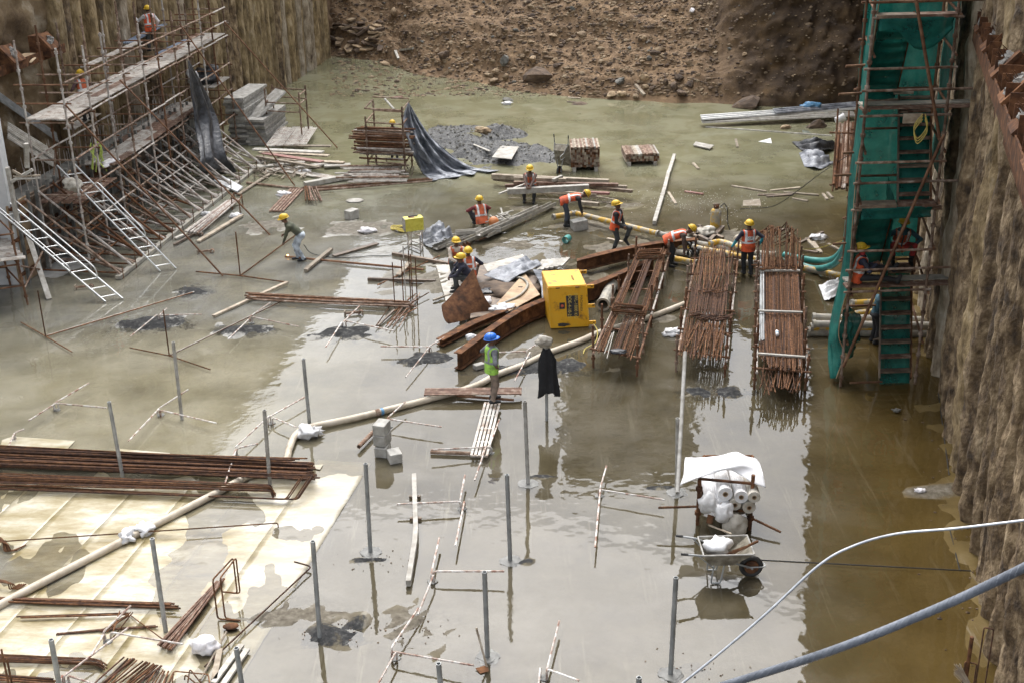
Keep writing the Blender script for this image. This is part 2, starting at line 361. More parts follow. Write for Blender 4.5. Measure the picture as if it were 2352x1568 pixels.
# trails of drag marks and silt
ns = N(t, 'ShaderNodeMapping'); ns.inputs['Scale'].default_value = (3.2, .22, 1); ns.inputs['Rotation'].default_value = (0, 0, R(-38)); L(P_, ns.inputs[0])
st = smooth(t, L, noiseN(t, L, ns.outputs[0], 1.1, 7, .7), .55, .72)
cF = mixc(t, L, mth(t, L, 'MULTIPLY', st, .45), cF, (.42,.40,.35))
at = N(t, 'ShaderNodeAttribute', attribute_name='grit')
gr = ramp(t, L, noiseN(t, L, P_, 9, 9, .75), [(.38, (.018,.019,.02)), (.54, (.04,.04,.04)), (.64, (.10,.10,.095)), (.76, (.36,.36,.35))])
gm = smooth(t, L, mth(t, L, 'ADD', at.outputs['Fac'], mth(t, L, 'MULTIPLY', mth(t, L, 'SUBTRACT', noiseN(t, L, P_, 2.6, 9, .75), .5), 2.6)), .45, .75)
cF = mixc(t, L, gm, cF, gr)
at2 = N(t, 'ShaderNodeAttribute', attribute_name='mud')
mm = smooth(t, L, mth(t, L, 'ADD', at2.outputs['Fac'], mth(t, L, 'MULTIPLY', mth(t, L, 'SUBTRACT', noiseN(t, L, P_, 2.5, 8, .7), .5), 1.1)), .3, .7)
md = ramp(t, L, noiseN(t, L, P_, 6, 8, .7), [(.35, (.06,.05,.04)), (.52, (.13,.115,.09)), (.7, (.24,.22,.185))])
cF = mixc(t, L, mth(t, L, 'MULTIPLY', mm, .85), cF, md)
# fine specks
spk = smooth(t, L, noiseN(t, L, P_, 34, 3, .5), .70, .76)
cF = mixc(t, L, mth(t, L, 'MULTIPLY', spk, .7), cF, (.05,.045,.035))
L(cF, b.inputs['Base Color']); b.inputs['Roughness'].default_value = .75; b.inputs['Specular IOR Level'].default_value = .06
bp = N(t, 'ShaderNodeBump'); bp.inputs['Strength'].default_value = .35; bp.inputs['Distance'].default_value = .02
L(noiseN(t, L, P_, 14, 8, .7), bp.inputs['Height']); L(bp.outputs[0], b.inputs['Normal'])
mb = MB(); X0, X1, Y0, Y1, ST = -20, 22, 6, 78, .17
nx, ny = int((X1-X0)/ST), int((Y1-Y0)/ST)
mb.grid(lambda u, v: Vector((X0+(X1-X0)*u, Y0+(Y1-Y0)*v, floor_h(X0+(X1-X0)*u, Y0+(Y1-Y0)*v))), nx, ny)
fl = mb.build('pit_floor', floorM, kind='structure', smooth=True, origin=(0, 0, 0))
for an, kk in (('grit', 1), ('mud', 0)):
    a_ = fl.data.attributes.new(an, 'FLOAT', 'POINT'); val = np.zeros(len(mb.v), 'f')
    vx = np.array([(p.x, p.y) for p in mb.v])
    for p, a, bb, e, k in PW:
        if k == kk:
            d_ = np.hypot((vx[:, 0]-p.x)/a, (vx[:, 1]-p.y)/bb); val = np.maximum(val, np.clip((1.45 if kk else 1.15) - d_*.7, 0, 1))
    a_.data.foreach_set('value', val)

# shallow murky water
waterM = bpy.data.materials.new('murky_water')
t, L, b = nodes(waterM)
P_, PX, PY, PZ = posxyz(t, L)
t.nodes.remove(b)
out = t.nodes['Material Output']
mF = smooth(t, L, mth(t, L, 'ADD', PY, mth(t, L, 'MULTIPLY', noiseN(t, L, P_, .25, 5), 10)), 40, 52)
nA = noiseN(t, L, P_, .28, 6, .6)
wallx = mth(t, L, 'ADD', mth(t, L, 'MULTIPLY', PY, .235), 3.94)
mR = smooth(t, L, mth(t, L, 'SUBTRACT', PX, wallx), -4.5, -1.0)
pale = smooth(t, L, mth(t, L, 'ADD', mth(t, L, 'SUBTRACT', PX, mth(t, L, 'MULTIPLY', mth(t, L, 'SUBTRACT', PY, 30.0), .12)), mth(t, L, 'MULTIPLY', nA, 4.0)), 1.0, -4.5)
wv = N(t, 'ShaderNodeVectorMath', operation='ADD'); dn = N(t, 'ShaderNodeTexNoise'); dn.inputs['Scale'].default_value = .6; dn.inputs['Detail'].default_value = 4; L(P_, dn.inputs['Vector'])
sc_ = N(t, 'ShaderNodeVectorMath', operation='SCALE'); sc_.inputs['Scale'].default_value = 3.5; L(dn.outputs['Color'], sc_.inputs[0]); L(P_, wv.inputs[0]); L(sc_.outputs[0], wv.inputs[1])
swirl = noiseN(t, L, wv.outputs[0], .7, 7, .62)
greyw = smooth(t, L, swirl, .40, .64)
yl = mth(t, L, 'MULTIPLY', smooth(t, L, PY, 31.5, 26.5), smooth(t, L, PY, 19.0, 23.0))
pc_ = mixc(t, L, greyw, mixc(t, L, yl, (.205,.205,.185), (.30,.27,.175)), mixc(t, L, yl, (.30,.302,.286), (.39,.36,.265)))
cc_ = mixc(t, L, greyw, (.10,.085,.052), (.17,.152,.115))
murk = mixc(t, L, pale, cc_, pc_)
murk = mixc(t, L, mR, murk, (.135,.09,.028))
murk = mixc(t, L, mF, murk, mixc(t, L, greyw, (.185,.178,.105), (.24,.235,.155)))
den = mth(t, L, 'ADD', mth(t, L, 'MULTIPLY', smooth(t, L, nA, .35, .65), .38), mth(t, L, 'ADD', mth(t, L, 'MULTIPLY', mF, .62), .16), True)
dif = N(t, 'ShaderNodeBsdfDiffuse'); L(murk, dif.inputs['Color'])
tr = N(t, 'ShaderNodeBsdfTransparent'); tr.inputs['Color'].default_value = (.90, .87, .76, 1)
m1 = N(t, 'ShaderNodeMixShader'); L(den, m1.inputs[0]); L(tr.outputs[0], m1.inputs[1]); L(dif.outputs[0], m1.inputs[2])
# ripples
rp = smooth(t, L, noiseN(t, L, P_, .11, 3), .50, .66)
bigr = noiseN(t, L, P_, 2.2, 2, .5); finer = noiseN(t, L, P_, 8.0, 3, .55)
hgt = mth(t, L, 'ADD', mth(t, L, 'MULTIPLY', bigr, .012), mth(t, L, 'MULTIPLY', mth(t, L, 'MULTIPLY', finer, rp), .012))
bp = N(t, 'ShaderNodeBump'); bp.inputs['Strength'].default_value = .42; bp.inputs['Distance'].default_value = 1.0; L(hgt, bp.inputs['Height'])
gl = N(t, 'ShaderNodeBsdfGlossy'); gl.inputs['Roughness'].default_value = .03; L(bp.outputs[0], gl.inputs['Normal'])
fr = N(t, 'ShaderNodeFresnel'); fr.inputs['IOR'].default_value = 1.6; L(bp.outputs[0], fr.inputs['Normal'])
m2 = N(t, 'ShaderNodeMixShader'); L(fr.outputs[0], m2.inputs[0]); L(m1.outputs[0], m2.inputs[1]); L(gl.outputs[0], m2.inputs[2])
L(m2.outputs[0], out.inputs['Surface'])
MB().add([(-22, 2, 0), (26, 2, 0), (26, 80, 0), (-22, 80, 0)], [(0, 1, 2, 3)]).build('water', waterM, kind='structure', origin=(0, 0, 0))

# earth: far bank, side faces and the ground round the pit
earthM = bpy.data.materials.new('excavated_earth')
t, L, b = nodes(earthM)
P_, PX, PY, PZ = posxyz(t, L)
e1 = ramp(t, L, noiseN(t, L, P_, .35, 8, .65), [(.3, (.085,.056,.036)), (.45, (.155,.108,.07)), (.6, (.245,.175,.115)), (.75, (.33,.245,.155))])
e2 = ramp(t, L, noiseN(t, L, P_, 3.2, 8, .75), [(.32, (.06,.04,.026)), (.47, (.16,.112,.074)), (.6, (.30,.22,.145)), (.74, (.46,.37,.25))])
ee = mixc(t, L, .5, e1, e2)
rk = smooth(t, L, mth(t, L, 'ADD', PX, mth(t, L, 'MULTIPLY', noiseN(t, L, P_, .3, 4), 4)), 10.0, 13.5)
e3 = ramp(t, L, noiseN(t, L, P_, .8, 9, .7), [(.3, (.02,.014,.010)), (.45, (.05,.034,.022)), (.58, (.09,.062,.036)), (.74, (.19,.13,.068))])
ee = mixc(t, L, rk, ee, e3)
lf = smooth(t, L, PX, -11.5, -14.5)
e4 = ramp(t, L, noiseN(t, L, P_, .7, 9, .7), [(.3, (.035,.024,.015)), (.43, (.11,.078,.046)), (.55, (.20,.155,.10)), (.66, (.33,.31,.275))])
ee = mixc(t, L, lf, ee, e4)
ee = mixc(t, L, 1.0, ee, ee)
hw = N(t, 'ShaderNodeMix', data_type='RGBA', blend_type='MULTIPLY'); hw.inputs[0].default_value = 1; L(ee, hw.inputs[6]); hw.inputs[7].default_value = (.92, .82, .66, 1); ee = hw.outputs[2]
L(ee, b.inputs['Base Color']); b.inputs['Roughness'].default_value = .9
bp = N(t, 'ShaderNodeBump'); bp.inputs['Strength'].default_value = 1.0; bp.inputs['Distance'].default_value = .06
L(noiseN(t, L, P_, 5, 10, .8), bp.inputs['Height']); L(bp.outputs[0], b.inputs['Normal'])
def bank(u, v):
    X = -16 + 40*u; y0 = bankY(X)
    steep = max(0, min(1, (X - 9.5)/3.0)); left = max(0, min(1, (-5.5 - X)/3.0))
    s = v**1.3*22
    if s < 1: run, z = s, s*.12 - .25
    else:
        k = .62 + 2.0*steep + .25*left; run = 1 + (s-1)/math.sqrt(1+k*k); z = -.13 + (s-1)*k/math.sqrt(1+k*k)
    n = .6*fb((X*.3, s*.3, 2), 1, 5) + .14*fb((X, s, 7), 1.7, 6)
    amp = min(1, max(.06, s*.35)); z += n*amp*(.9 - .4*steep) ; yy = y0 - .9 + run - n*amp*(.35 + 1.1*steep) - steep*min(1, s*.4)*.5*abs(fb((X*.9, s*.7, 31), 1, 5))
    if z > 13.2: z = 13.2
    return Vector((X, yy, z))
mb = MB().grid(bank, 420, 200)
mb.build('earth_bank', earthM, kind='structure', smooth=True, origin=(0, 0, 0))
def side(sgn, YA, YB, off):
    def fn(u, v):
        Y = YA + (YB-YA)*u; z = -.4 + 13.6*v; x = XL(Y) if sgn < 0 else XR(Y)
        n = .30*fb((Y*.5, z*.5, 4+sgn), 1, 6) + .22*fb((Y, z, 8), 1.8, 6)
        return Vector((x + sgn*(off + n + .02*z), Y, z))
    return fn
MB().grid(side(-1, 6, 74, .12), 300, 90).build('earth_face_left', earthM, kind='structure', smooth=True, origin=(0, 0, 0))
MB().grid(side(1, 6, 60, .62), 170, 50).build('earth_face_right', earthM, kind='structure', smooth=True, origin=(0, 0, 0))
mb = MB()
for q in ([(-200, 2, 13.3), (XL(2)-.6, 2, 13.3), (XL(90)-.6, 90, 13.3), (-200, 90, 13.3)], [(XR(2)+.6, 2, 13.3), (220, 2, 13.3), (220, 90, 13.3), (XR(90)+.6, 90, 13.3)], [(-200, 78, 13.31), (220, 78, 13.31), (220, 600, 13.31), (-200, 600, 13.31)]):
    mb.add(q, [(0, 1, 2, 3)])
mb.build('ground', earthM, kind='structure', origin=(0, 0, 0))

# ---------------------------------------------------------------- pile walls
def pile_mesh(seed, r, amp, H=13.6, nu=34, nv=190):
    mb = MB()
    def fn(u, v):
        a = 2*math.pi*u; z = -.5 + H*v; q = Vector((math.cos(a), math.sin(a), 0))
        k = 1 + amp*noise.fractal(Vector((q.x*1.1+seed*5, q.y*1.1, z*.45)), 1, 2, 4) + amp*.6*noise.fractal(Vector((q.x*2.2+seed, q.y*2.2, z*1.7)), 1, 2, 5)
        k += .03*math.sin(z*9 + seed)*max(0, noise.noise(Vector((z*.4, seed, 1))))
        return q*(r*k) + Vector((.18*amp*noise.noise(Vector((z*.3, seed, 2))), .18*amp*noise.noise(Vector((z*.3, seed, 5))), z))
    return mb.grid(fn, nu, nv)
def wall_of_piles(label, XF, YA, YB, step, r, amp, mats, inset, group):
    root = thing('pile_wall', label, 'wall', (XF(YA), YA, 0))
    protos = []
    for k in range(6):
        o = pile_mesh(k + 3*amp, r, amp).build('pile', mats[k % len(mats)], root, smooth=True, local=True); protos.append(o)
    y, i = YA, 0; used = set()
    while y < YB:
        k = RNG.choice([0, 1, 2, 3, 4, 5]); p = protos[k]
        o = p if k not in used else copyobj(p, root); used.add(k)
        o.location = (XF(y) + inset(y) - XF(YA) + U(-.07, .07), y - YA, 0); o.rotation_euler = (0, 0, U(0, 6.28)); s = U(.88, 1.12); o.scale = (s, s, 1)
        y += step*U(.85, 1.15)
    for k in range(6):
        if k not in used: bpy.data.objects.remove(protos[k])
    return root
wall_of_piles('brown wall of rough concrete piles behind the tube scaffold', XL, 40.5, 69.5, .72, .30, .17, [pileM, pileM, pileP, pileM, pileD, pileM], lambda y: .12 - .2*max(0, min(1, (45-y)/4)), 'l')
wall_of_piles('lumpy mud-coated pile wall behind the green stair tower', XR, 12.5, 52, 1.04, .43, .25, [pileD, pileD, pileP, pileD, pileM, pileD], lambda y: -.05, 'r')

# ---------------------------------------------------------------- walers
def wedge(c, dx, dy, s, parent, strands=True):   # anchor head: tilted seat, plate, grout crust, strands
    c = Vector(c); dx = Vector(dx).normalized(); dy = Vector(dy).normalized(); z = Vector((0, 0, 1))
    m = MB(); prof = [(-.05, 0), (.62, 0), (.62, .18), (.22, .62), (-.05, .62)]
    poly = [c - dy*.3*s + dx*a*s + z*b_*s for a, b_ in prof]
    seat = m.prism(poly, dy*.6*s).build('anchor_seat', rust, parent)
    t_ = (dx*(-.40) + z*.44).normalized(); nn = (dx*.44 + z*.40).normalized(); pc = c + (dx*.42 + z*.40)*s
    pl = MB().box(pc + nn*.04*s, t_*.30*s, dy*.33*s, nn*.035*s).build('bearing_plate', rust, parent)
    m = MB()
    for k in range(4):
        m.lump(pc + nn*.12*s + t_*U(-.14, .14)*s + dy*U(-.14, .14)*s - nn*.06*s, (.10*s, .10*s, .08*s), 2, .8, 2.6, RNG.randint(0, 999))
    m.build('grout_crust', slime, parent)
    if strands:
        m = MB()
        for k in range(9):
            q = pc + nn*.14*s + t_*U(-.06, .16)*s + dy*U(-.1, .1)*s
            m.tube([q, q + nn*.10*s + Vector((U(-.03, .03), U(-.03, .03), U(0, .06)))], .009, 5)
        m.build('strand_ends', rust, parent, kind='stuff')
wr = thing('waler', 'rusty steel waler with anchor heads along the right pile wall', 'waler', (6.5, 15.3, 7.6))
A, Bp = G(2400, 575, 7.6), G(2196, -30, 7.6); d, s_, u_ = frame(Bp - A); s_ = -s_ if s_.x < 0 else s_   # s_: towards the wall
MB().box((A+Bp)/2 + u_*.11, (Bp-A)/2, s_*.015, u_*.17).build('front_flange', rust, wr)
MB().box((A+Bp)/2 + s_*.28 - u_*.05, (Bp-A)/2, s_*.26, u_*.012).build('web', rust, wr)
MB().box((A+Bp)/2 + s_*.58 + u_*.35, (Bp-A)/2, s_*.015, u_*.40).build('rear_flange', rust, wr)
MB().box((A+Bp)/2 + s_*.30 - u_*.55, (Bp-A)/2, s_*.02, u_*.30).build('front_flange', rust, wr)
Ltot = (Bp-A).length; k = 0.25
while k < Ltot:
    p = A + d*k
    MB().box(p + s_*.85 + u_*.30, d*.012, s_*.85, u_*.28).build('stiffener', rust, wr); k += .75
for (x, y) in ((2238, 45), (2252, 85), (2268, 130), (2292, 190), (2318, 250), (2345, 320), (2372, 410)):
    q = G(x, y, 7.75); a_ = (q - A).dot(d); q = A + d*a_ + s_*.60 + u_*.06
    wedge(q, -s_, d, .98, wr)
wl = thing('waler', 'rusty waler shelf with anchor boxes at the upper left', 'waler', (-14.4, 36, 5.4))
A, Bp = PL(-60, 197, (XL(40)+.62, 40, 0), (1, -.144, 0)), PL(148, 104, (XL(40)+.62, 40, 0), (1, -.144, 0)); Bp.z = A.z = 5.52
d, s_, u_ = frame(Bp - A); s_ = -s_ if s_.x > 0 else s_
MB().box((A+Bp)/2 + u_*.05, (Bp-A)/2, s_*.015, u_*.14).build('front_flange', rust, wl)
MB().box((A+Bp)/2 + s_*.30 - u_*.02, (Bp-A)/2, s_*.28, u_*.012).build('web', rust, wl)
for (x, y) in ((92, 103), (8, 140)):
    q = PL(x, y, A + s_*.2, s_); q = A + d*((q-A).dot(d)) + s_*.35 + u_*.01
    wedge(q, -s_, d, 1.0, wl, False)
MB().lump(A + d*(Bp-A).length*.65 + s_*.3 + u_*.06, (.35, .7, .14), 2, .5, 2, 4).build('rubble_heap', rockT, wl)
m_ = MB()
for k in range(12): m_.lump(A + d*U(.3, (Bp-A).length) + s_*U(.1, .4) + u_*.05, U(.04, .13), 1, .4, 2, k, cut=3)
m_.build('loose_stones', rockG, wl, kind='stuff')

# ---------------------------------------------------------------- rocks on the far bank
from mathutils.bvhtree import BVHTree
_eb = bpy.data.objects['earth_bank']
_bv = BVHTree.FromPolygons([v.co for v in _eb.data.vertices], [tuple(p.vertices) for p in _eb.data.polygons])
def on_bank(x, y):
    d = ray(x, y).normalized(); h = _bv.ray_cast(Vector((0, 0, CAMH)), d)
    g = G(x, y)
    if h[0] is None: return g
    return h[0] if h[0].z > 0 and h[0].y < g.y else g
rockP = [MB().lump((0, 0, 0), 1, 2, .35, 1.2, s, cut=7) for s in range(8)]
rock_data = {}
def rock(i, mat, p, r, rz, flat, label=None, group=None, parent=None, name='rock'):
    key = (i, mat.name)
    if key not in rock_data:
        me = bpy.data.meshes.new('rock'); me.from_pydata([tuple(q) for q in rockP[i].v], [], rockP[i].f); me.materials.append(mat); rock_data[key] = me
    o = bpy.data.objects.new(name, rock_data[key]); COL.objects.link(o)
    o.location = p; o.rotation_euler = (U(-.3, .3), U(-.3, .3), rz); o.scale = (r*U(.9, 1.25), r*U(.55, 1), r*flat*U(.8, 1))
    if parent: o.parent = parent
    else: tag(o, label, 'rock', group)
    return o
def pxm(p): return FPX/(p[1]*cp_ - (p[2]-CAMH)*sp_)
big = [(1160,143,16,1.15,rockG,'upright rounded grey-tan boulder beside the pond edge'),(1224,137,17,.8,rockT,'pale tan slab boulder leaning right of the round boulder'),(1235,176,34,.75,rockB,'largest mud-brown boulder at the bank foot'),
 (1338,82,15,.8,rockT,'tan boulder with dark underside midway up the slope'),(1140,165,11,1.,rockT,'orange-tan pointed stone low at the pond edge'),(1162,178,13,.8,rockT,'pale stone wedged beside the largest boulder'),(1136,186,15,.6,rockT,'low flat stone at the water edge left of the largest boulder'),
 (1275,140,8,1.3,rockT,'small upright ochre stone right of the slab boulder'),(1480,180,14,1.,rockT,'ochre boulder at the foot of the slope centre right'),(1484,200,12,.7,rockT,'ochre block lying below the ochre boulder'),(1425,188,16,.7,rockG,'grey-green angular slab at the water edge'),
 (1548,200,16,.95,rockB,'dark brown boulder in the cluster at the right bank'),(1565,215,18,.6,rockB,'black wet boulder lying at the waterline on the right'),(1530,190,13,.9,rockB,'brown stone at the left of the dark boulder cluster'),(1560,180,14,.9,rockB,'brown stone topping the dark boulder cluster'),
 (1585,195,13,.8,rockB,'brown stone ending the dark boulder cluster on the right'),(1460,222,14,.6,rockT,'pale block half under water below the slope'),(1430,216,15,.6,rockT,'rusty tan stone next to the half sunken block'),(1405,217,15,.5,rockT,'flat ochre stone at the waterline'),
 (1515,115,16,.6,rockT,'long tan slab low on the right slope'),(1490,135,10,1.2,rockG,'grey upright slab under the long tan slab'),(1480,90,10,1.,rockT,'pale ochre stone on the right slope'),(1590,25,10,.8,paper,'white stone high on the right slope'),
 (1270,83,11,.5,rockT,'pale flat stone in the middle of the slope'),(1200,130,8,.8,rockT,'small pale stone above the largest boulder'),(1185,70,9,.7,rockG,'grey stone on the left slope'),(1020,130,20,.85,rockB,'big brown boulder at the pond left of the white sticks'),
 (1005,118,12,.8,rockT,'tan stone on top of the big brown boulder'),(885,147,14,.5,rockT,'flat orange stone at the pond corner'),(905,30,20,.7,rockT,'large pale slab high on the left slope'),(822,118,14,.7,rockB,'brown slab leaning at the pond corner'),
 (800,118,10,.8,rockB,'brown flat stone beside the leaning slab'),(845,105,8,.8,rockG,'small grey stone in the slab heap'),(1135,60,9,.7,rockT,'tan stone on the upper left slope'),(1314,20,9,.8,rockG,'round grey stone high on the middle slope')]
for k, (x, y, r, fl_, m_, lab) in enumerate(big):
    p = on_bank(x, y + r*.25); s = r/pxm(p)
    rock(k % 8, m_, p + Vector((0, 0, s*.3)), s, U(0, 6), fl_, lab)
q = G(1873, 292); rock(2, rockB, q + Vector((0, 0, .02)), .62, .4, .55, 'large brown rock standing in water under the metal sheets')
q = G(1806, 294); rock(5, rockT, q + Vector((0, 0, .0)), .42, .9, .4, 'flat tan rock in water left of the large brown rock')
q = G(1715, 246); rock(4, rockB, q + Vector((0, 0, .1)), .85, .4, .5, 'dark rock at the right end of the bank waterline')
q = G(1168, 231); rock(3, rockG, q, .42, .9, .4, 'grey stone heap rising from the far pond')
q = G(1331, 240); rock(6, rockB, q, .45, .1, .25, 'brown stone just breaking the far pond surface')
for k in range(190):                       # middling stones, alike
    x = U(800, 1950); y = U(2, 205)
    p = on_bank(x, y)
    if p.z < .02: continue
    if x > 1650 and RNG.random() < .6: continue
    r = U(2.6, 7.5)/pxm(p)
    rock(RNG.randint(0, 7), RNG.choice([rockT, rockT, rockT, rockB, rockG]), p + Vector((0, 0, r*.2)), r, U(0, 6), U(.5, .9), 'stone strewn over the earth slope behind the pond', 'stones strewn over the earth slope')
m1, m2 = MB(), MB()
for k in range(9500):                      # small stones, too many to count
    x = U(760, 1990); y = U(-40, 222) ; p = on_bank(x, y)
    if p.z < .0: continue
    r = min(.22, abs(RNG.gauss(0, .065)) + .02)
    if x > 1650:
        if RNG.random() < .8: continue
        r *= .7
    (m1 if RNG.random() < .6 else m2).lump(p, (r*U(.8, 1.4), r*U(.4, 1), r*U(.35, .8)), 0 if r < .08 else 1, .5, 2.0, k, cut=3 if r > .08 else 0)
m1.build('gravel', rockT, kind='stuff', label='small pale stones littering the earth slope', cat='gravel', origin=(0, 60, 0))
m2.build('gravel', rockB, kind='stuff', label='small dark stones and clods littering the earth slope', cat='gravel', origin=(0, 60, 0))
def slab_heap():
    root = thing('slate_heap', 'heap of broken brown slate slabs at the pond corner', 'rock heap', on_bank(815, 112))
    for k in range(34):
        p = on_bank(U(770, 880), U(45, 120)); m = MB(); a = U(0, 6); d1 = Vector((math.cos(a), math.sin(a), U(-.4, .6))).normalized(); _, s1, u1 = frame(d1)
        l, w_ = U(.2, .6), U(.15, .4)
        m.prism([p + d1*l*c + s1*w_*e + u1*.05 for c, e in ((-1, -.7), (-.2, -1), (.9, -.6), (1, .4), (.1, 1), (-.9, .6))], u1*U(.05, .12)).build('slab', RNG.choice([rockB, rockB, rockT]), root)
slab_heap()
for pts, lab, m_ in (((908, 120, 915, 138, .09), 'short white stick standing at the bank foot', boardW), ((920, 118, 950, 114, .10), 'white stick lying across the bank foot', boardW), ((1460, 198, 1480, 222, .10), 'broken grey plank at the foot of the slope', wood), ((1484, 102, 1492, 96, .06), 'small grey splinter on the right slope', boardW)):
    a, b_ = on_bank(*pts[:2]), on_bank(*pts[2:4]); MB().beam(a + Vector((0, 0, .06)), b_ + Vector((0, 0, .06)), pts[4]*1.4, pts[4]).build('stick', m_, None, lab, 'stick')

# tall building across the road beyond the pit: seen mirrored in the water
tb = thing('apartment_tower', 'tall pale apartment tower whose mirror image darkens the water', 'building', (9.5, 96, 13.3))
MB().box((9.5, 96, 25.6), (5.2, 0, 0), (0, 6, 0), (0, 0, 12.3)).build('wall', conc, tb)
MB().box((9.5, 96, 38.2), (5.5, 0, 0), (0, 6.3, 0), (0, 0, .25)).build('roof', concD, tb)
for fl_i in range(7):
    for c in range(4):
        x = 9.5 - 3.9 + c*2.6; z = 16 + fl_i*3.3
        w0 = MB().box((x, 89.95, z), (.75, 0, 0), (0, .08, 0), (0, 0, .75)).build('window', black, tb)
        MB().box((x, 89.85, z - .85), (.95, 0, 0), (0, .2, 0), (0, 0, .08)).build('sill', conc, w0)
# unseen deck slab added over the right wall to shade it, out of view
m = MB()
m.prism([(XR(23) - 2.6, 23, 12.3), (XR(64) - 2.6, 64, 12.3), (XR(64) + 6, 64, 12.3), (XR(23) + 6, 23, 12.3)][::-1], (0, 0, .35))
for k in range(21):
    y = 23.5 + 2*k; m.box((XR(y) + .2, y, 12.05), (2.8, 0, 0), (0, .15, 0), (0, 0, .24))
m.build('shade_deck', concD, kind='structure', origin=(0, 0, 0))

# ---------------------------------------------------------------- shared pieces
def post_mb(a, b, r=.031, cups=True, n=8):
    a, b = Vector(a), Vector(b); m = MB().tube([a, b], r, n); d = (b-a).normalized(); l = (b-a).length
    if cups:
        k = .25
        while k < l - .05:
            m.tube([a + d*(k-.035), a + d*(k+.035)], r*1.75, n); k += .5
    return m
def ends(a, b, extra=.0):
    a, b = Vector(a), Vector(b); d = (b-a).normalized(); return a - d*extra, b + d*extra
plank_data = {}
def plank(a, b, wd, mat, parent=None, slats=5, name='plank', up=(0, 0, 1), label=None, cat=None, group=None, cross=4):
    a, b = Vector(a), Vector(b); l = (b-a).length; key = (round(l, 2), round(wd, 2), mat.name, slats)
    if key not in plank_data:
        m = MB(); sw = wd/(slats*1.45)
        for k in range(slats):
            y = -wd/2 + sw/2 + (wd-sw)*k/(slats-1); m.box((l/2, y, 0), (l/2, 0, 0), (0, sw/2, 0), (0, 0, .012))
        for k in range(cross): m.box((.02 + (l-.04)*k/(cross-1), 0, -.016), (.02, 0, 0), (0, wd/2-.002, 0), (0, 0, .014))
        me = bpy.data.meshes.new(name); me.from_pydata([tuple(q) for q in m.v], [], m.f); me.materials.append(mat); plank_data[key] = me
    o = bpy.data.objects.new(name, plank_data[key]); COL.objects.link(o)
    d, s, u = frame(b-a, Vector(up)); M_ = Matrix((d, -s, u)).transposed().to_4x4()
    if parent is not None: o.parent = parent; a = a - Vector(parent['_o'])
    M_.translation = a; o.matrix_local = M_; o['_o'] = (0, 0, 0)
    return tag(o, label, cat, group)
def loft(la, lb, nu, nv, amp, waves, seed, tarpmat, name, parent=None, label=None, cat=None, nrm=None, solid=.006, zmin=None):
    la, lb = curve(la, 10), curve(lb, 10)
    def pick(l, t):
        k = t*(len(l)-1); i = min(int(k), len(l)-2); return l[i].lerp(l[i+1], k-i)
    def fn(u, v):
        p = pick(la, u).lerp(pick(lb, u), v); q = Vector(nrm) if nrm else Vector((.2, -1, .3)).normalized()
        f = min(1, u*2.2); e = math.sin(math.pi*v)**.5
        p = p + q*amp*f*(e*math.sin(v*waves*6.28 + 2.2*nz((u*2, v*2, seed)) + u*1.3) + .9*fb((u*2.2, v*3.3, seed), 1, 5) + .45*fb((u*7, v*9, seed+3), 1, 4))
        if zmin is not None and p.z < zmin: p.z = zmin + .02*abs(nz((u*6, v*6, seed)))
        return p
    return MB().grid(fn, nu, nv).build(name, tarpmat, parent, label, cat, smooth=True, solid=solid)
def corrugated(a, b, wv, mat, name, label=None, cat=None, ridges=7, h=.03, parent=None):
    a, b, wv = Vector(a), Vector(b), Vector(wv); n = (b-a).cross(wv).normalized()
    k = ridges*4
    return MB().grid(lambda u, v: a.lerp(b, u) + wv*v + n*h*(1 if int(round(v*k)) % 4 in (1, 2) else 0), 1, k).build(name, mat, parent, label, cat, solid=.004)
def lumpy(c, r, mat, name, label=None, cat=None, seed=1, parent=None, amp=.45, sub=3, sc=1.6, group=None):
    return MB().lump(c, r, sub, amp, sc, seed).build(name, mat, parent, label, cat, group, smooth=True)

# ---------------------------------------------------------------- tube scaffold on the left
SB, SE = G(210, 618), G(545, 335); sdir = (SE-SB).normalized(); SN = Vector((sdir.y, -sdir.x, 0)); SPt = SB.copy()
def SPx(x, y, off=0.0): return PL(x, y, SPt + SN*off, SN)
sc = thing('tube_scaffold', 'long rusty tube scaffold with two slatted decks against the left wall', 'scaffold', SB)
NB = 10; stepv = (SE-SB)/NB; back = -SN*1.22
TOPS = [6.45, 6.4, 6.3, 6.3, 6.2, 6.3, 6.1, 6.2, 6.2, 6.0, 6.0]
for i in range(NB+1):
    for row in (0, 1):
        p = SB + stepv*i + back*row + Vector((U(-.04, .04), U(-.04, .04), 0)); h = TOPS[i] + U(-.25, .25) + row*.2
        post_mb(p, p + Vector((U(-.05, .05), U(-.05, .05), h))).build('post', RNG.choice([tubeM, tubeM, tubeR, tubeW]), sc)
LEV = [(.35, (0, 1)), (1.3, (0, 1)), (2.28, (0, 1)), (3.3, (0, 1)), (4.36, (0, 1)), (4.9, (0,)), (5.42, (0,))]
for z, rows in LEV:
    for row in rows:
        for i in range(NB):
            a = SB + stepv*i + back*row + Vector((0, 0, z + U(-.02, .02))); b_ = SB + stepv*(i+1) + back*row + Vector((0, 0, z + U(-.02, .02)))
            if z < 1 and row == 0 and i % 3 == 1: continue
            T(a + SN*.05, b_ + SN*.05, .028, RNG.choice([tubeM, tubeM, tubeW]), 'ledger', sc)
    for i in range(NB+1):
        a = SB + stepv*i + Vector((0, 0, z - .06)); T(a - back.normalized()*.15, a + back + back.normalized()*.2, .024, RNG.choice([tubeM, tubeR]), 'transom', sc)
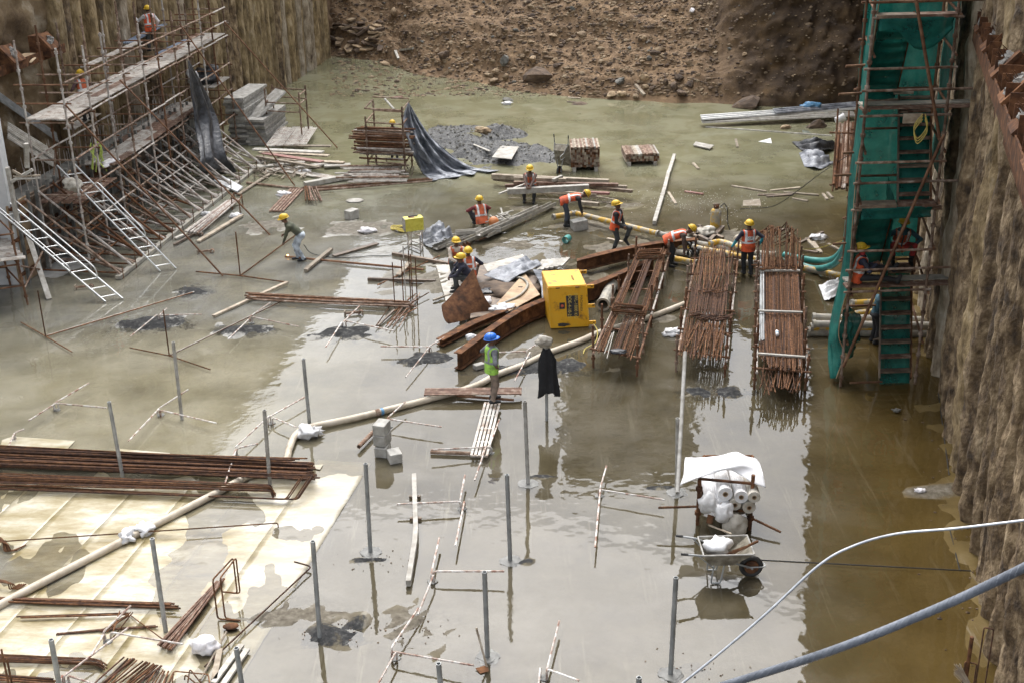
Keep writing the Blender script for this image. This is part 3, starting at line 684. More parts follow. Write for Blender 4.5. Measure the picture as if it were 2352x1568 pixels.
for i in range(NB):                         # upper deck
    for k in range(4):
        if i == 6 and k == 3: continue
        q = SB + stepv*i + back*(.14 + .24*k) + Vector((0, 0, 4.42 + U(0, .02))); m_ = deckB if (i in (7, 8) and k == 3) else RNG.choice([deckW, deckW, deckW, deckR])
        plank(q - sdir*.1, q + stepv*1.02, .275, m_, sc)
for i in range(2, 8):                       # lower deck
    for k in range(4):
        if k == 3 and i in (3,): continue
        q = SB + stepv*i + back*(.14 + .24*k) + Vector((0, 0, 2.35 + U(0, .02))); plank(q - sdir*.1, q + stepv*1.02, .275, RNG.choice([deckW, deckW, deckR]), sc)
for i in range(-1, 2):                      # low corner platform and far platform
    for k in range(4):
        q = SB + stepv*i*.9 + back*(.1 + .28*k) + Vector((0, 0, 2.0)); 
        if i >= 0: plank(q, q + stepv*.9, .27, deckR, sc)
for k in range(3):
    q = SB + stepv*8.6 + back*(.1 + .28*k) + Vector((0, 0, 2.75)); plank(q, q + stepv*1.4, .27, deckW, sc)
q = SB + stepv*3.2 + back*1.15 + Vector((0, 0, 5.0)); plank(q, q + stepv*3.2, .28, deckW, sc); plank(q + back*.25 + stepv*3, q + back*.25 + stepv*5.4 + Vector((0, 0, .1)), .35, deckB, sc)
for (tx, ty), (bx, by), m_ in (((150, 241), (512, 634), tubeR), ((275, 184), (620, 540), tubeR), ((412, 55), (677, 427), tubeR), ((515, 50), (775, 340), tubeR)):
    T(SPx(tx, ty, .1), G(bx, by, .02), .027, m_, 'brace', sc)
for i in range(0, NB, 2):
    T(SB + stepv*i + back + Vector((0, 0, .3)), SB + stepv*(i+1) + back + Vector((0, 0, 3.2)), .024, tubeM, 'brace', sc)
# black sheet hung on it
loft([SPx(431, 138, .10), SPx(438, 215, .25), SPx(450, 300, .4), SPx(462, 385, .9), G(470, 402, .1)], [SPx(434, 140, .10), SPx(472, 205, .25), SPx(496, 265, .45), SPx(512, 345, .9), G(548, 400, .05)], 60, 26, .13, 2.2, 3, tarpK, 'tarpaulin', None, 'black plastic sheet hanging from the tube scaffold', 'tarpaulin', nrm=SN, zmin=.02)
m = SB + stepv*9.2 + back*.4 + Vector((0, 0, 3.0))
lumpy(m, (.42, .5, .34), tarpK, 'plastic_bundle', 'crumpled black plastic bundle on the far scaffold platform', 'bundle', 5, amp=.7)
lumpy(m + Vector((-.45, -.5, .02)), (.2, .3, .3), plast, 'plastic_bundle', 'white plastic bundle beside the crumpled black one', 'bundle', 8, amp=.7)
lumpy(SPx(168, 425, -.3), (.25, .3, .17), sack, 'cloth_bundle', 'pale pink cloth bundle on the low corner platform', 'bundle', 8, amp=.6)
lumpy(SPx(252, 374, -.35), (.2, .4, .07), paper, 'cloth_bundle', 'white rag on the near end of the lower deck', 'rag', 9, amp=.6)
m = MB()
for k in range(9):
    a = SPx(218 + U(-14, 14), 330 + U(-6, 6), -.6); m.tube(curve([a, a + Vector((U(-.1, .1), U(-.1, .1), -.25)), a + Vector((U(-.3, .3), U(-.1, .1), -.6 - U(0, .3)))], 4), .02, 5)
m.build('safety_harness', MAT('lime_webbing', [(.35,.45,.08), (.45,.55,.12), (.5,.6,.2)], 8, .7), None, 'lime green safety harness hanging inside the scaffold', 'harness')

# formwork with raking struts
S0, S1 = G(275, 640), G(600, 380); fdir = (S1-S0).normalized(); FN = Vector((fdir.y, -fdir.x, 0)); FL = (S1-S0).length
fw = thing('wall_formwork', 'brown wall formwork held by a row of raking tubes', 'formwork', S0 - FN*2.6)
n = 12; wdt = (FL + 1.2)/n
for i in range(n):
    c = S0 - fdir*.8 - FN*2.6 + fdir*(wdt*(i+.5))
    pnl = MB().box(c + Vector((0, 0, 1.15)), fdir*(wdt/2-.01), FN*.03, Vector((0, 0, 1.15))).build('panel', [plyw, woodD, concD][i % 3], fw)
    for z in (.3, .8, 1.3, 1.8, 2.2):
        MB().box(c + FN*.07 + Vector((0, 0, z)), fdir*(wdt/2-.02), FN*.045, Vector((0, 0, .04))).build('waling', woodD if i % 2 else rust, pnl)
    for e in (-.3, .3):
        MB().box(c + FN*.16 + fdir*e*wdt + Vector((0, 0, 1.25)), fdir*.04, FN*.04, Vector((0, 0, 1.25))).build('soldier', concD, pnl)
MB().box(S0 - FN*3.05 + fdir*(FL/2) + Vector((0, 0, 1.1)), fdir*(FL/2+.5), FN*.40, Vector((0, 0, 1.1))).build('fresh_wall', concD, fw)
m = MB()
for i in range(70):
    q = S0 - FN*(2.75 + .55*(i % 2)) + fdir*(FL*i/70.0 + U(-.05, .05)) + Vector((0, 0, 2.1)); m.tube([q, q + Vector((U(-.08, .08), U(-.08, .08), U(.5, 1.1)))], .012, 5)
m.build('starter_bars', tubeW, fw, kind='stuff')
MB().beam(S0 - fdir*.1 + Vector((0, 0, .06)), S1 + fdir*.4 + Vector((0, 0, .06)), .16, .10).build('sole_channel', greypipe, fw)
for i in range(15):
    q = S0 + fdir*(FL*i/14); T(q + FN*.12, q + FN*.12 + Vector((U(-.05, .05), 0, U(.35, .6))), .013, rebar, 'pin', fw, 6)
for i in range(17):
    q = S0 + fdir*(.2 + (FL-.2)*i/16.0); far = i/16.0
    for h, du in ((2.25, -.35), (1.45, .0), (.7, .3)):
        m_ = tubeW if RNG.random() < far*1.25 else RNG.choice([rust, tubeM, woodD])
        a = q + fdir*du*.4 + Vector((0, 0, .12)); b_ = q + fdir*(du + U(-.1, .1)) - FN*2.4 + Vector((0, 0, h + .1))
        mm = MB().tube([a, b_], .032, 8); mm.tube([a, a.lerp(b_, .35)], .04, 8); mm.build('raking_strut', m_, fw)
    T(q + Vector((0, 0, .1)), q - FN*2.45 + Vector((0, 0, .12)), .028, tubeW if far > .4 else rust, 'foot_tie', fw)
for z, o_ in ((.5, -.8), (.95, -1.4), (1.5, -1.9)):
    for i in range(4):
        a = S0 + fdir*(FL*i/4) + FN*o_ + Vector((0, 0, z)); T(a, a + fdir*(FL/4+.3), .026, tubeW if i > 1 else rust, 'lacing_tube', fw)

# white concrete wall end, corrugated sheets and small scaffold at the left edge
wA = D(14, 470, 33.2); wB = D(14, 268, 33.2)
MB().box((wA.x - 1.2, 33.6, (wB.z)/2), (1.2, 0, 0), (0, .2, 0), (0, 0, wB.z/2)).build('concrete_wall', concW, None, 'smooth white concrete wall end at the left picture edge', 'wall')
a, b_ = D(-30, 212, 36.6), D(133, 328, 38.2); corrugated(a, b_, Vector((-.15, .35, .22)), galv, 'corrugated_sheet', 'shiny corrugated steel sheet leaning behind the scaffold corner', 'metal sheet', 5, .04)
for k, (p0, p1, lab) in enumerate((((16, 318), (122, 384), 'lower pale corrugated sheet beside the white wall'), ((16, 302), (130, 372), 'upper pale corrugated sheet beside the white wall'))):
    a, b_ = D(*p0, 35.6 + .2*k), D(*p1, 36.2 + .2*k); corrugated(a, b_, Vector((-.1, .4, .18)), boardW, 'corrugated_sheet', lab, 'metal sheet', 5, .04)
m = thing('timber_trestle', 'rough pale timber frame against the white wall end', 'timber', D(30, 470, 33))
for (x0, y0, x1, y1, w_) in ((17, 385, 42, 520, .14), (28, 392, 70, 415, .1), (26, 418, 75, 390, .12), (30, 406, 92, 403, .06), (30, 412, 92, 409, .06), (60, 330, 62, 385, .12)):
    MB().beam(D(x0, y0, 33 - .1*RNG.random()), D(x1, y1, 33.1), w_, w_*.6).build('timber', RNG.choice([wood, boardW]), m)
# lower left work platform
wp = thing('work_platform', 'low slatted work platform on rusty posts at the left edge', 'scaffold', G(30, 690))
pb = G(64, 700); ptop = UP(pb, 528); zpl = UP(pb, 588).z
p2 = G(24, 656); p3 = pb + Vector((-2.3, -.9, 0)); p4 = p2 + Vector((-2.3, -.9, 0))
for p, h in ((pb, ptop.z), (p2, ptop.z + .1), (p3, 2.2), (p4, 2.2)): post_mb(p, p + Vector((-.12, 0, h)), .03).build('post', tubeR, wp)
for z in (.55, 1.15, zpl - .05, zpl + .62):
    for a, b_ in ((pb, p2), (pb, p3), (p2, p4)): T(Vector(a) + Vector((-.05, 0, z)), Vector(b_) + Vector((-.05, 0, z)), .026, tubeR, 'ledger', wp)
T(pb + Vector((0, 0, .5)), D(98, 578, 33.2), .026, tubeM, 'brace', wp); T(pb + Vector((0, 0, 1.1)), D(96, 620, 33.0), .026, tubeM, 'brace', wp)
for k in range(8):
    a = pb.lerp(p2, k/7.0 - .1) + Vector((.1, .05, zpl)); plank(a, a + (p3 - pb)*1.15, .24, deckW, wp, 3)
MB().beam(G(113, 687, .02), UP(G(80, 640), 530) , .14, .05).build('prop_board', boardW, None, 'pale plank leaning upright beside the low work platform', 'plank')

# aluminium ladders
def ladder(a, b, wd, rails, label, rung=.3, side=None):
    a, b = Vector(a), Vector(b); r = thing('ladder', label, 'ladder', a); d = (b-a).normalized()
    s = Vector(side).normalized() if side else d.cross(Vector((0, 0, 1))).normalized()
    u = s.cross(d).normalized(); l = (b-a).length
    for e in (-1, 1): MB().box((a+b)/2 + s*e*wd/2, d*l/2, s*.016, u*.04).build('rail', alu, r)
    k = .2
    while k < l - .1:
        T(a + d*k - s*wd/2, a + d*k + s*wd/2, .016, alu, 'rung', r); k += rung
    for e, off, k0, k1 in rails:
        pts = bent([a + d*k0*l + s*e*wd/2, a + d*(k0*l+.08) + s*e*wd/2 + u*off, a + d*(k1*l-.08) + s*e*wd/2 + u*off, a + d*k1*l + s*e*wd/2], .15)
        MB().tube(pts, .017, 6).build('handrail', alu, r)
    return r
ladder(G(262, 690, .02), D(2, 470, 33.4), .46, [(1, .36, .22, .98), (-1, .2, .3, .98)], 'long aluminium ladder with handrail in front of the left work platform', .36, (1, .55, 0))
ladder(G(386, 620, .02), D(150, 378, 35.3), .46, [(1, .34, .30, .80)], 'aluminium ladder leaning on the corner of the tube scaffold', .36, (1, .55, 0))

# ---------------------------------------------------------------- green stair tower
TO = G(1930, 886); ex = Vector((1, .03, 0)).normalized(); ey = Vector((.2, 1, 0)).normalized(); ez = Vector((0, 0, 1)); TW, TD = 1.70, 2.35
def TP(a, b_, z): return TO + ex*a + ey*b_ + ez*z
tw = thing('stair_tower', 'tall tube stair tower wrapped in green net by the right wall', 'stair tower', TO)
for a, b_ in ((0, 0), (TW, 0), (0, TD), (TW, TD), (TW*.48, 0)):
    if a == TW*.48: continue
    post_mb(TP(a, b_, -.03), TP(a + U(-.03, .03), b_, 10.2), .032).build('post', tubeR if b_ else tubeM, tw)
for y, xr in ((667, .0), (617, .75), (573, 0), (479, .02), (418, .75), (371, 0), (264, 0), (206, .7), (156, 0), (3, .6)):
    z = UP(TP(.8, 0, 0), y).z; T(TP(-.12, -.06, z), TP(TW + .1 + xr, -.06, z + U(-.02, .02)), .028, RNG.choice([tubeM, tubeR, tubeM]), 'ledger', tw)
for z in (1.0, 2.15, 3.2, 4.2, 5.3, 6.2, 7.3, 8.1):
    T(TP(-.1, TD + .06, z), TP(TW + .1, TD + .06, z), .028, tubeR, 'ledger', tw)
    T(TP(.07, -.1, z + .05), TP(.07, TD + .1, z + .05), .028, tubeR, 'transom', tw); T(TP(TW + .05, -.1, z + .05), TP(TW + .05, TD + .15, z + .05), .028, tubeR, 'transom', tw)
for z, o_ in ((4.5, -.55), (6.3, -.6), (2.9, -.45), (5.0, -.4), (6.9, -.5)):   # tube ends sticking out to the left
    T(TP(o_+.1, TD*.6, z), TP(.1, TD*.6, z + .02), .03, tubeR, 'putlog', tw)
T(TP(.2, -.1, .12), TP(TW*.55, -.1, .12), .026, tubeR, 'ledger', tw)
FP = TP(0, -.12, 0); Fn = ey
T(PL(2104, 0, FP, Fn), PL(2158, 318, FP, Fn), .034, tubeR, 'brace', tw); T(PL(2168, 310, FP - ey*.05, Fn), PL(1937, 842, FP - ey*.05, Fn), .034, tubeR, 'brace', tw)
def flight(x0, x1, b0, z0, b1, z1, n=8):
    st = Vector((0, 0, 0))
    for xx in (x0, x1): MB().beam(TP(xx, b0, z0), TP(xx, b1, z1), .03, .14).build('stringer', woodD if xx == x0 else rust, tw)
    for k in range(n):
        f = (k+.5)/n; MB().box(TP((x0+x1)/2, b0 + (b1-b0)*f, z0 + (z1-z0)*f + .02), ex*((x1-x0)/2-.02), ey*.10, ez*.018).build('tread', RNG.choice([woodD, deckR]), tw)
    s_ = .06
    MB().grid(lambda u, v: TP(x0 + .02 + (x1-x0-.04)*v, b0 + (b1-b0)*u, z0 + (z1-z0)*u - .12 - .04*math.sin(v*3.14) + .02*math.sin(u*22)), 24, 6).build('net_lining', netG, tw, smooth=True, solid=.004)
flight(.88, 1.60, .05, .12, 2.0, 2.15)
flight(.10, .82, 2.0, 2.15, .12, 4.22)
flight(.88, 1.60, .12, 4.22, 2.0, 6.2)
flight(.10, .82, 2.0, 6.2, .12, 8.15)
for z in (4.22, 8.15):
    for k in range(2): MB().box(TP(.44 + k*.83, .02, z), ex*.40, ey*.19, ez*.03).build('landing_board', [woodD, deckR][k], tw)
    loft([TP(.1 + .75*k, -.16, z - .02) for k in np.linspace(0, 2, 5)], [TP(.1 + .75*k, -.2 + .05*k, z - .28 - .35*(1 if abs(k-1.3) < .6 and z > 6 else 0)) for k in np.linspace(0, 2, 5)], 24, 8, .03, 1, 4, netG, 'net_skirt', tw)
    T(TP(-.05, -.14, z - .03), TP(TW + .1, -.14, z - .03), .026, tubeM, 'ledger', tw)
for yy, zz_ in ((650, UP(TP(.8, .1, 0), 654).z), (245, UP(TP(.8, .1, 0), 247).z)):
    for k in range(2): q = TP(-.10, .12 + .3*k, zz_ + .03*k); plank(q, q + ex*(2.75 + .2*k), .28, [deckR, greypipe][k], tw, 4)
    for k in range(2): q = TP(.05, 1.95 + .3*k, zz_ - .3); plank(q, q + ex*1.6, .27, deckR, tw, 4)
MB().box(TP(.95, 1.78, 6.24), ex*.22, ey*.13, ez*.02).build('landing_board', wood, tw)
MB().box(TP(.98, -.12, UP(TP(.8, 0, 0), 270).z), ex*.2, ey*.02, ez*.10).build('toe_board', wood, tw)
# nets: left side, back, right
LE = [(2005, -25), (2003, 3), (1988, 105), (1977, 200), (1964, 300), (1956, 380), (1949, 480), (1945, 560), (1933, 634), (1913, 720), (1903, 777), (1903, 830), (1908, 868)]
RE = [(2024, -25), (2019, 3), (2004, 110), (1990, 205), (1985, 290), (1970, 372), (1960, 478), (1954, 582), (1957, 632), (1934, 707), (1926, 770), (1938, 812), (1920, 868)]
la, lb = [], []
for (x, y) in LE: p = D(x, y, 27.6 if y < 700 else 27.6 - (y-700)/168*1.75); p.z = max(p.z, .05); la.append(p)
for (x, y) in RE: p = D(x, y, 25.65); p.z = max(p.z, .04); lb.append(p)
loft(la, lb, 110, 18, .045, 2.5, 9, netG, 'net', tw, nrm=(-1, 0, 0))
MB().tube([p + Vector((0, -.01, 0)) for p in curve(lb, 4)], .011, 5).build('net_hem', plyw, tw)
def netsheet(a0, a1, b0, b1, z0, z1, seed, nm='net'):
    MB().grid(lambda u, v: TP(a0 + (a1-a0)*u + .04*fb((u*3, v*6, seed), 1, 4), b0 + (b1-b0)*u + .07*fb((u*3, v*6, seed+5), 1, 4), z0 + (z1-z0)*v), 14, 50).build(nm, netG, tw, smooth=True, solid=.004)
netsheet(-.02, TW + .05, TD + .12, TD + .12, 2.2, 10, 3); netsheet(TW + .1, TW + .12, .5, TD + .1, 4.6, 10, 6); netsheet(.84, .86, .3, TD, 2.4, 4.2, 12)
lumpy(D(1948, 760, 25.9), (.22, .2, .42), netG, 'net_bundle', None, None, 3, tw, .8)
m = MB()
for k in range(3): c = D(2125, 262 + 6*k, 25.5); m.tube(curve([c, c + Vector((.05, -.05, -.25)), c + Vector((-.12, -.05, -.5)), c + Vector((-.2, 0, -.25)), c + Vector((-.05, 0, 0))], 6), .012, 5)
m.build('rope_coil', rope, tw)
m = MB(); c = D(2005, 700, 25.5)
MB().beam(G(2010, 780, .1), G(2052, 770, .7), .12, .03).build('plank', woodD, None, 'dark plank leaning under the foot of the stair tower', 'plank')

# pipes lying round the tower foot
def pipeline(name, pts, r, mat, label, cat='pipe', flange=True, z=None, parent=None):
    P3 = [G(x, y, r*.8 if z is None else z) if len(q_) == 0 else Vector(q_[0]) for x, y, *q_ in pts]
    root = thing(name, label, cat, P3[0]); 
    if len(P3) == 2: MB().pipe(P3[0], P3[1], r).build('barrel', mat, root)
    else: MB().tube(curve(P3), r, 12).build('barrel', mat, root, smooth=True)
    if flange:
        for a, b_ in ((P3[0], P3[1]), (P3[-1], P3[-2])):
            d = (b_-a).normalized(); MB().pipe(a - d*.01, a + d*.06, r*1.18, .3).build('collar', greypipe, root)
    return root
pipeline('steel_pipe', [(1867, 729), (2159, 737)], .10, greypipe, 'grey muddy pipe at the back of the heap under the tower', z=.32)
pipeline('steel_pipe', [(1862, 752), (2160, 752)], .10, yelpipe, 'yellow-grey pipe in the middle of the heap under the tower', z=.22)
pipeline('steel_pipe', [(1855, 762), (2157, 764)], .11, greypipe, 'grey pipe at the front of the heap under the tower', z=.10)
pipeline('steel_pipe', [(1868, 744), (2166, 748)], .09, greypipe, 'second grey pipe lying on top of the heap under the tower', z=.40)
pipeline('steel_pipe', [(1955, 698), (2030, 694), (2050, 692)], .10, yelpipe, 'short yellow pipe visible between the tower posts', z=.2)
pipeline('bent_pipe', [(1930, 735), (1965, 722), (2025, 715)], .09, yelpipe, 'curved yellow pipe elbow beneath the tower platform', z=.3)
m_ = thing('hose', 'upper teal suction hose curving up into the tower net', 'hose', G(1831, 592)); MB().tube(curve([G(1800, 585, .12), G(1831, 592, .12), G(1880, 599, .12), D(1915, 594, 33.0), D(1938, 568, 32.3), D(1950, 530, 31.5), D(1958, 480, 30.6)]), .088, 12).build('hose_body', hoseT, m_, smooth=True)
m_ = thing('hose', 'lower teal suction hose sagging in front of the upper one', 'hose', G(1831, 606)); MB().tube(curve([G(1800, 600, .1), G(1831, 606, .1), G(1870, 617, .1), D(1905, 612, 32.2), D(1927, 595, 31.6), D(1943, 555, 30.8), D(1950, 500, 30.2)]), .088, 12).build('hose_body', hoseT, m_, smooth=True)
pipeline('steel_pipe', [(1770, 600), (1945, 636)], .085, yelpipe, 'long pale yellow pipe running to the tower foot', z=.12)
# tubes stored upright behind the tower
tr_ = thing('tube_rack', 'rack of rusty tubes standing in water left of the tower', 'tube rack', G(1930, 440))
for k in range(16):
    x = 1915 + (k % 8)*6.2; y0 = 300 + (k // 8)*6; m_ = RNG.choice([tubeM, rust, tubeW, tubeR])
    a, b_ = D(x + 14, y0 - 16 + U(-6, 6), 39.8), D(x + U(-1, 1), 428 + U(-6, 8), 37.2 - .2*(k//8)); MB().pipe(a, b_, .045, .25, 8).build('tube', m_, tr_)
for a, b_ in (((1925, 250), (1912, 440)), ((1950, 255), (1945, 440))): T(D(*a, 38.4), D(*b_, 37.6), .03, tubeR, 'post', tr_)
for y in (305, 425): T(D(1905, y, 37.4 + (425-y)*.009), D(1975, y + 2, 37.4 + (425-y)*.009), .03, tubeR, 'rail', tr_)

# ---------------------------------------------------------------- people
def rcone(p, a, b, r0, r1, flat=None):
    q = p - np.array(a); ba = np.array(b) - np.array(a)
    if flat is not None:
        ax, k = flat; ax = np.array(ax)
        q = q + np.outer(q @ ax, ax)*(k-1); ba = ba + ax*(ba @ ax)*(k-1)
    h = np.clip((q @ ba)/max(1e-9, ba @ ba), 0, 1)
    return np.linalg.norm(q - h[:, None]*ba, axis=1) - (r0 + (r1-r0)*h)
def sdf_mesh(prims, vox, kk, pad=.03, inflate=0.0):
    lo = np.min([np.minimum(np.array(p[0]), np.array(p[1])) - max(p[2], p[3]) for p in prims], axis=0) - pad - inflate
    hi = np.max([np.maximum(np.array(p[0]), np.array(p[1])) + max(p[2], p[3]) for p in prims], axis=0) + pad + inflate
    n = np.ceil((hi-lo)/vox).astype(int) + 1
    g = np.stack(np.meshgrid(*[np.arange(k) for k in n], indexing='ij'), -1).reshape(-1, 3)*vox + lo
    F = np.full(len(g), 9.0, 'f'); 
    for a, b, r0, r1, m, fl_ in prims:
        d = rcone(g, a, b, r0, r1, fl_)
        h = np.clip(.5 + .5*(F - d)/kk, 0, 1); F = F*(1-h) + d*h - kk*h*(1-h)
    F = (F - inflate).reshape(n); S = F < 0
    c = np.zeros(tuple(n-1), int)
    for i in (0, 1):
        for j in (0, 1):
            for k in (0, 1): c += S[i:n[0]-1+i, j:n[1]-1+j, k:n[2]-1+k]
    act = (c > 0) & (c < 8); idx = -np.ones(act.shape, int); ii = np.argwhere(act); idx[act] = np.arange(len(ii))
    acc = np.zeros((len(ii), 3)); cnt = np.zeros(len(ii))
    for ax in range(3):
        o1, o2 = [x for x in range(3) if x != ax]
        for s in (0, 1):
            for t_ in (0, 1):
                a = ii.copy(); a[:, o1] += s; a[:, o2] += t_; b = a.copy(); b[:, ax] += 1
                fa, fb_ = F[tuple(a.T)], F[tuple(b.T)]; x = (fa < 0) != (fb_ < 0)
                tt = np.where(x, fa/np.where(x, fa-fb_, 1), 0); q = a.astype(float); q[:, ax] += tt
                acc[x] += q[x]; cnt[x] += 1
    V_ = acc/cnt[:, None]*vox + lo; faces = []
    for ax in range(3):
        o1, o2 = [(1, 2), (2, 0), (0, 1)][ax]
        sl0 = [slice(None)]*3; sl1 = [slice(None)]*3; sl0[ax] = slice(0, -1); sl1[ax] = slice(1, None)
        x = S[tuple(sl0)] != S[tuple(sl1)]; e = np.argwhere(x); e = e[(e[:, o1] > 0) & (e[:, o2] > 0)]
        e = e[(e[:, o1] < n[o1]-1) & (e[:, o2] < n[o2]-1)]
        q = []
        for s, t_ in ((1, 1), (0, 1), (0, 0), (1, 0)):
            m_ = e.copy(); m_[:, o1] -= s; m_[:, o2] -= t_; q.append(idx[tuple(m_.T)])
        q = np.stack(q, 1); fl_ = ~S[tuple(e.T)]; q[fl_] = q[fl_][:, ::-1]; faces.append(q)
    faces = np.concatenate(faces); faces = faces[(faces >= 0).all(1)]
    D_ = np.stack([rcone(V_, p[0], p[1], p[2], p[3], p[5]) for p in prims], 1); mi = np.array([p[4] for p in prims])[D_.argmin(1)]
    return V_, faces, mi
def ik(a, b, l1, l2, pole):
    a, b, pole = Vector(a), Vector(b), Vector(pole); d = b-a; L_ = min(d.length, (l1+l2)*.998); d.normalize(); b = a + d*L_
    x = (L_*L_ + l1*l1 - l2*l2)/(2*L_); h = math.sqrt(max(1e-5, l1*l1 - x*x)); pl = (pole - d*pole.dot(d))
    pl = pl.normalized() if pl.length > 1e-4 else Vector((0, 1, 0)); return a + d*x + pl*h, b
def cmat(name, c, rough=.8): return MAT(name, [tuple(k*.5 + .012 for k in c), c, tuple(min(.9, k*1.25) for k in c)], 6, rough, vary=.04, bump=.6, bscale=13, bdist=.03, pos=[.36, .5, .66])
skinM = cmat('skin', (.13,.065,.038), .6); hairM = cmat('hair', (.012,.010,.009))
helmY = MAT('yellow_helmet', [(.50,.31,.02), (.66,.42,.02), (.70,.47,.05)], 9, .5, vary=.05); helmB = MAT('blue_helmet', [(.02,.13,.55), (.03,.17,.65), (.05,.2,.7)], 5, .35, vary=.02)
vestO = cmat('orange_vest', (.66,.10,.03)); vestF = cmat('faded_orange_vest', (.52,.12,.05)); vestL = cmat('lime_vest', (.36,.66,.10)); strip = cmat('reflective_tape', (.66,.66,.66), .5); stripG = cmat('grey_tape', (.30,.32,.33), .5)
CL = {}
def cm(k):
    tab = dict(olive=(.075,.08,.05), jeanp=(.42,.47,.52), boot=(.02,.02,.02), shoe=(.018,.018,.02), khaki=(.21,.16,.125), greyt=(.14,.145,.16), maroon=(.19,.035,.04), dark=(.022,.023,.026), brown=(.115,.075,.06), jean=(.045,.055,.075), slate=(.05,.055,.055), cream=(.52,.45,.37), navy=(.02,.022,.04), cyan=(.03,.33,.42), white=(.58,.56,.55), plaid=(.12,.07,.075), bluej=(.13,.17,.25), teal=(.03,.09,.12), redsc=(.42,.04,.04), skin=None)
    if k == 'skin': return skinM
    if k not in CL: CL[k] = cmat('cloth_'+k, tab[k])
    return CL[k]
def person(label, base, head, pel=(0, 0, .92), lean=5, side=0, lh=(-.26, .08, .78), rh=(.26, .08, .78), lf=(-.1, 0, .08), rf=(.1, 0, .08), lk=(0, 1, 0), rk=(0, 1, 0), le=(-.4, -1, -.2), re=(.4, -1, -.2), hp=0, hy=0, vest=None, tape=None, helm=None, shirt='dark', fore=None, trous='dark', boots='boot', curl=.7, scarf=None, patch=None, lfd=None, rfd=None, h=1.0, twist=0):
    root = thing('person', label, 'person', base, 'workers on the site', -R(head)); root.scale = (1.03*h, 1.03*h, .905*h)
    P_ = Vector(pel); s = Vector((math.sin(R(side)), math.sin(R(lean))*math.cos(R(side)), math.cos(R(lean))*math.cos(R(side)))).normalized()
    s0 = (s + Vector((0, 0, .35))).normalized()
    rt = Vector((math.cos(R(twist)), math.sin(R(twist)), 0)); rt = (rt - s*rt.dot(s)).normalized(); fw_ = s.cross(rt).normalized()*1
    fw_ = -fw_ if fw_.dot(Vector((0, 1, 0))) + fw_.dot(Vector((0, 0, -1)))*(1 if lean > 45 else 0) < 0 else fw_
    mid = P_ + s0*.22; Nk = mid + s*.29; hd = (s*.6 + Vector((0, 0, .4))).normalized()
    q = Matrix.Rotation(R(-hp), 3, 'X') ; hd = (q @ hd).normalized()
    hf = Vector((math.sin(R(hy)), math.cos(R(hy)), 0)); hf = (hf - hd*hf.dot(hd)).normalized(); hr = hf.cross(hd).normalized()
    HC = Nk + hd*.20; ls, rs_ = Nk - s*.045 - rt*.175, Nk - s*.045 + rt*.175
    lhip, rhip = P_ - rt*.09, P_ + rt*.09
    lel, lha = ik(ls, lh, .285, .25, le); rel, rha = ik(rs_, rh, .285, .25, re)
    lkn, lan = ik(lhip, lf, .43, .42, lk); rkn, ran = ik(rhip, rf, .43, .42, rk)
    fa = shirt if fore is None else fore
    mats = [cm(shirt), cm(fa), cm(trous), cm(boots), skinM, hairM, cm(scarf or shirt)]
    F2 = (tuple(fw_), 1.38)
    V3 = lambda v: tuple(v)
    pr = [(V3(P_ + s0*.02), V3(mid), .165, .155, 0, F2), (V3(mid), V3(Nk - s*.12), .155, .175, 0, F2), (V3(ls + rt*.04 - s*.03), V3(rs_ - rt*.04 - s*.03), .075, .075, 0, None), (V3(Nk - s*.08), V3(Nk - s*.02), .11, .075, 0, F2),
          (V3(P_ - rt*.06 - s0*.03), V3(P_ + rt*.06 - s0*.03), .125, .125, 2, None),
          (V3(Nk - s*.03), V3(Nk + hd*.11), .058, .052, 6 if scarf else 4, None),
          (V3(HC + hd*.035 - hf*.018), V3(HC + hd*.03 + hf*.012), .092, .09, 5, (tuple(hr), 1.12)), (V3(HC - hd*.02 + hf*.025), V3(HC - hd*.075 + hf*.045), .078, .052, 4, (tuple(hr), 1.1)),
          (V3(HC - hd*.005 + hf*.098), V3(HC - hd*.03 + hf*.112), .010, .015, 4, None), (V3(HC - hr*.083), V3(HC - hr*.085 - hd*.03), .017, .013, 4, None), (V3(HC + hr*.083), V3(HC + hr*.085 - hd*.03), .017, .013, 4, None)]
    for sh, el, ha in ((ls, lel, lha), (rs_, rel, rha)):
        pr += [(V3(sh), V3(el), .063, .048, 0, None), (V3(el), V3(ha), .048, .034 if fa != 'skin' else .028, 4 if fa == 'skin' else 1, None)]
    for hp_, kn, an, fd in ((lhip, lkn, lan, lfd), (rhip, rkn, ran, rfd)):
        pr += [(V3(hp_), V3(kn), .095, .068, 2, None), (V3(kn), V3(kn.lerp(an, .62)), .068, .057, 2, None), (V3(kn.lerp(an, .55)), V3(an), .058, .05, 3 if boots == 'boot' else 2, None)]
        f_ = Vector(fd).normalized() if fd else Vector((0, 1, -.12)).normalized(); pr += [(V3(an - f_*.03 + Vector((0, 0, -.025))), V3(an + f_*.15 + Vector((0, 0, -.03))), .05, .042, 3, None)]
    V_, Fc, mi = sdf_mesh(pr, .0175, .028)
    allV, allF, allM = [V_], [Fc], [mi[Fc[:, 0]]]; off = len(V_)
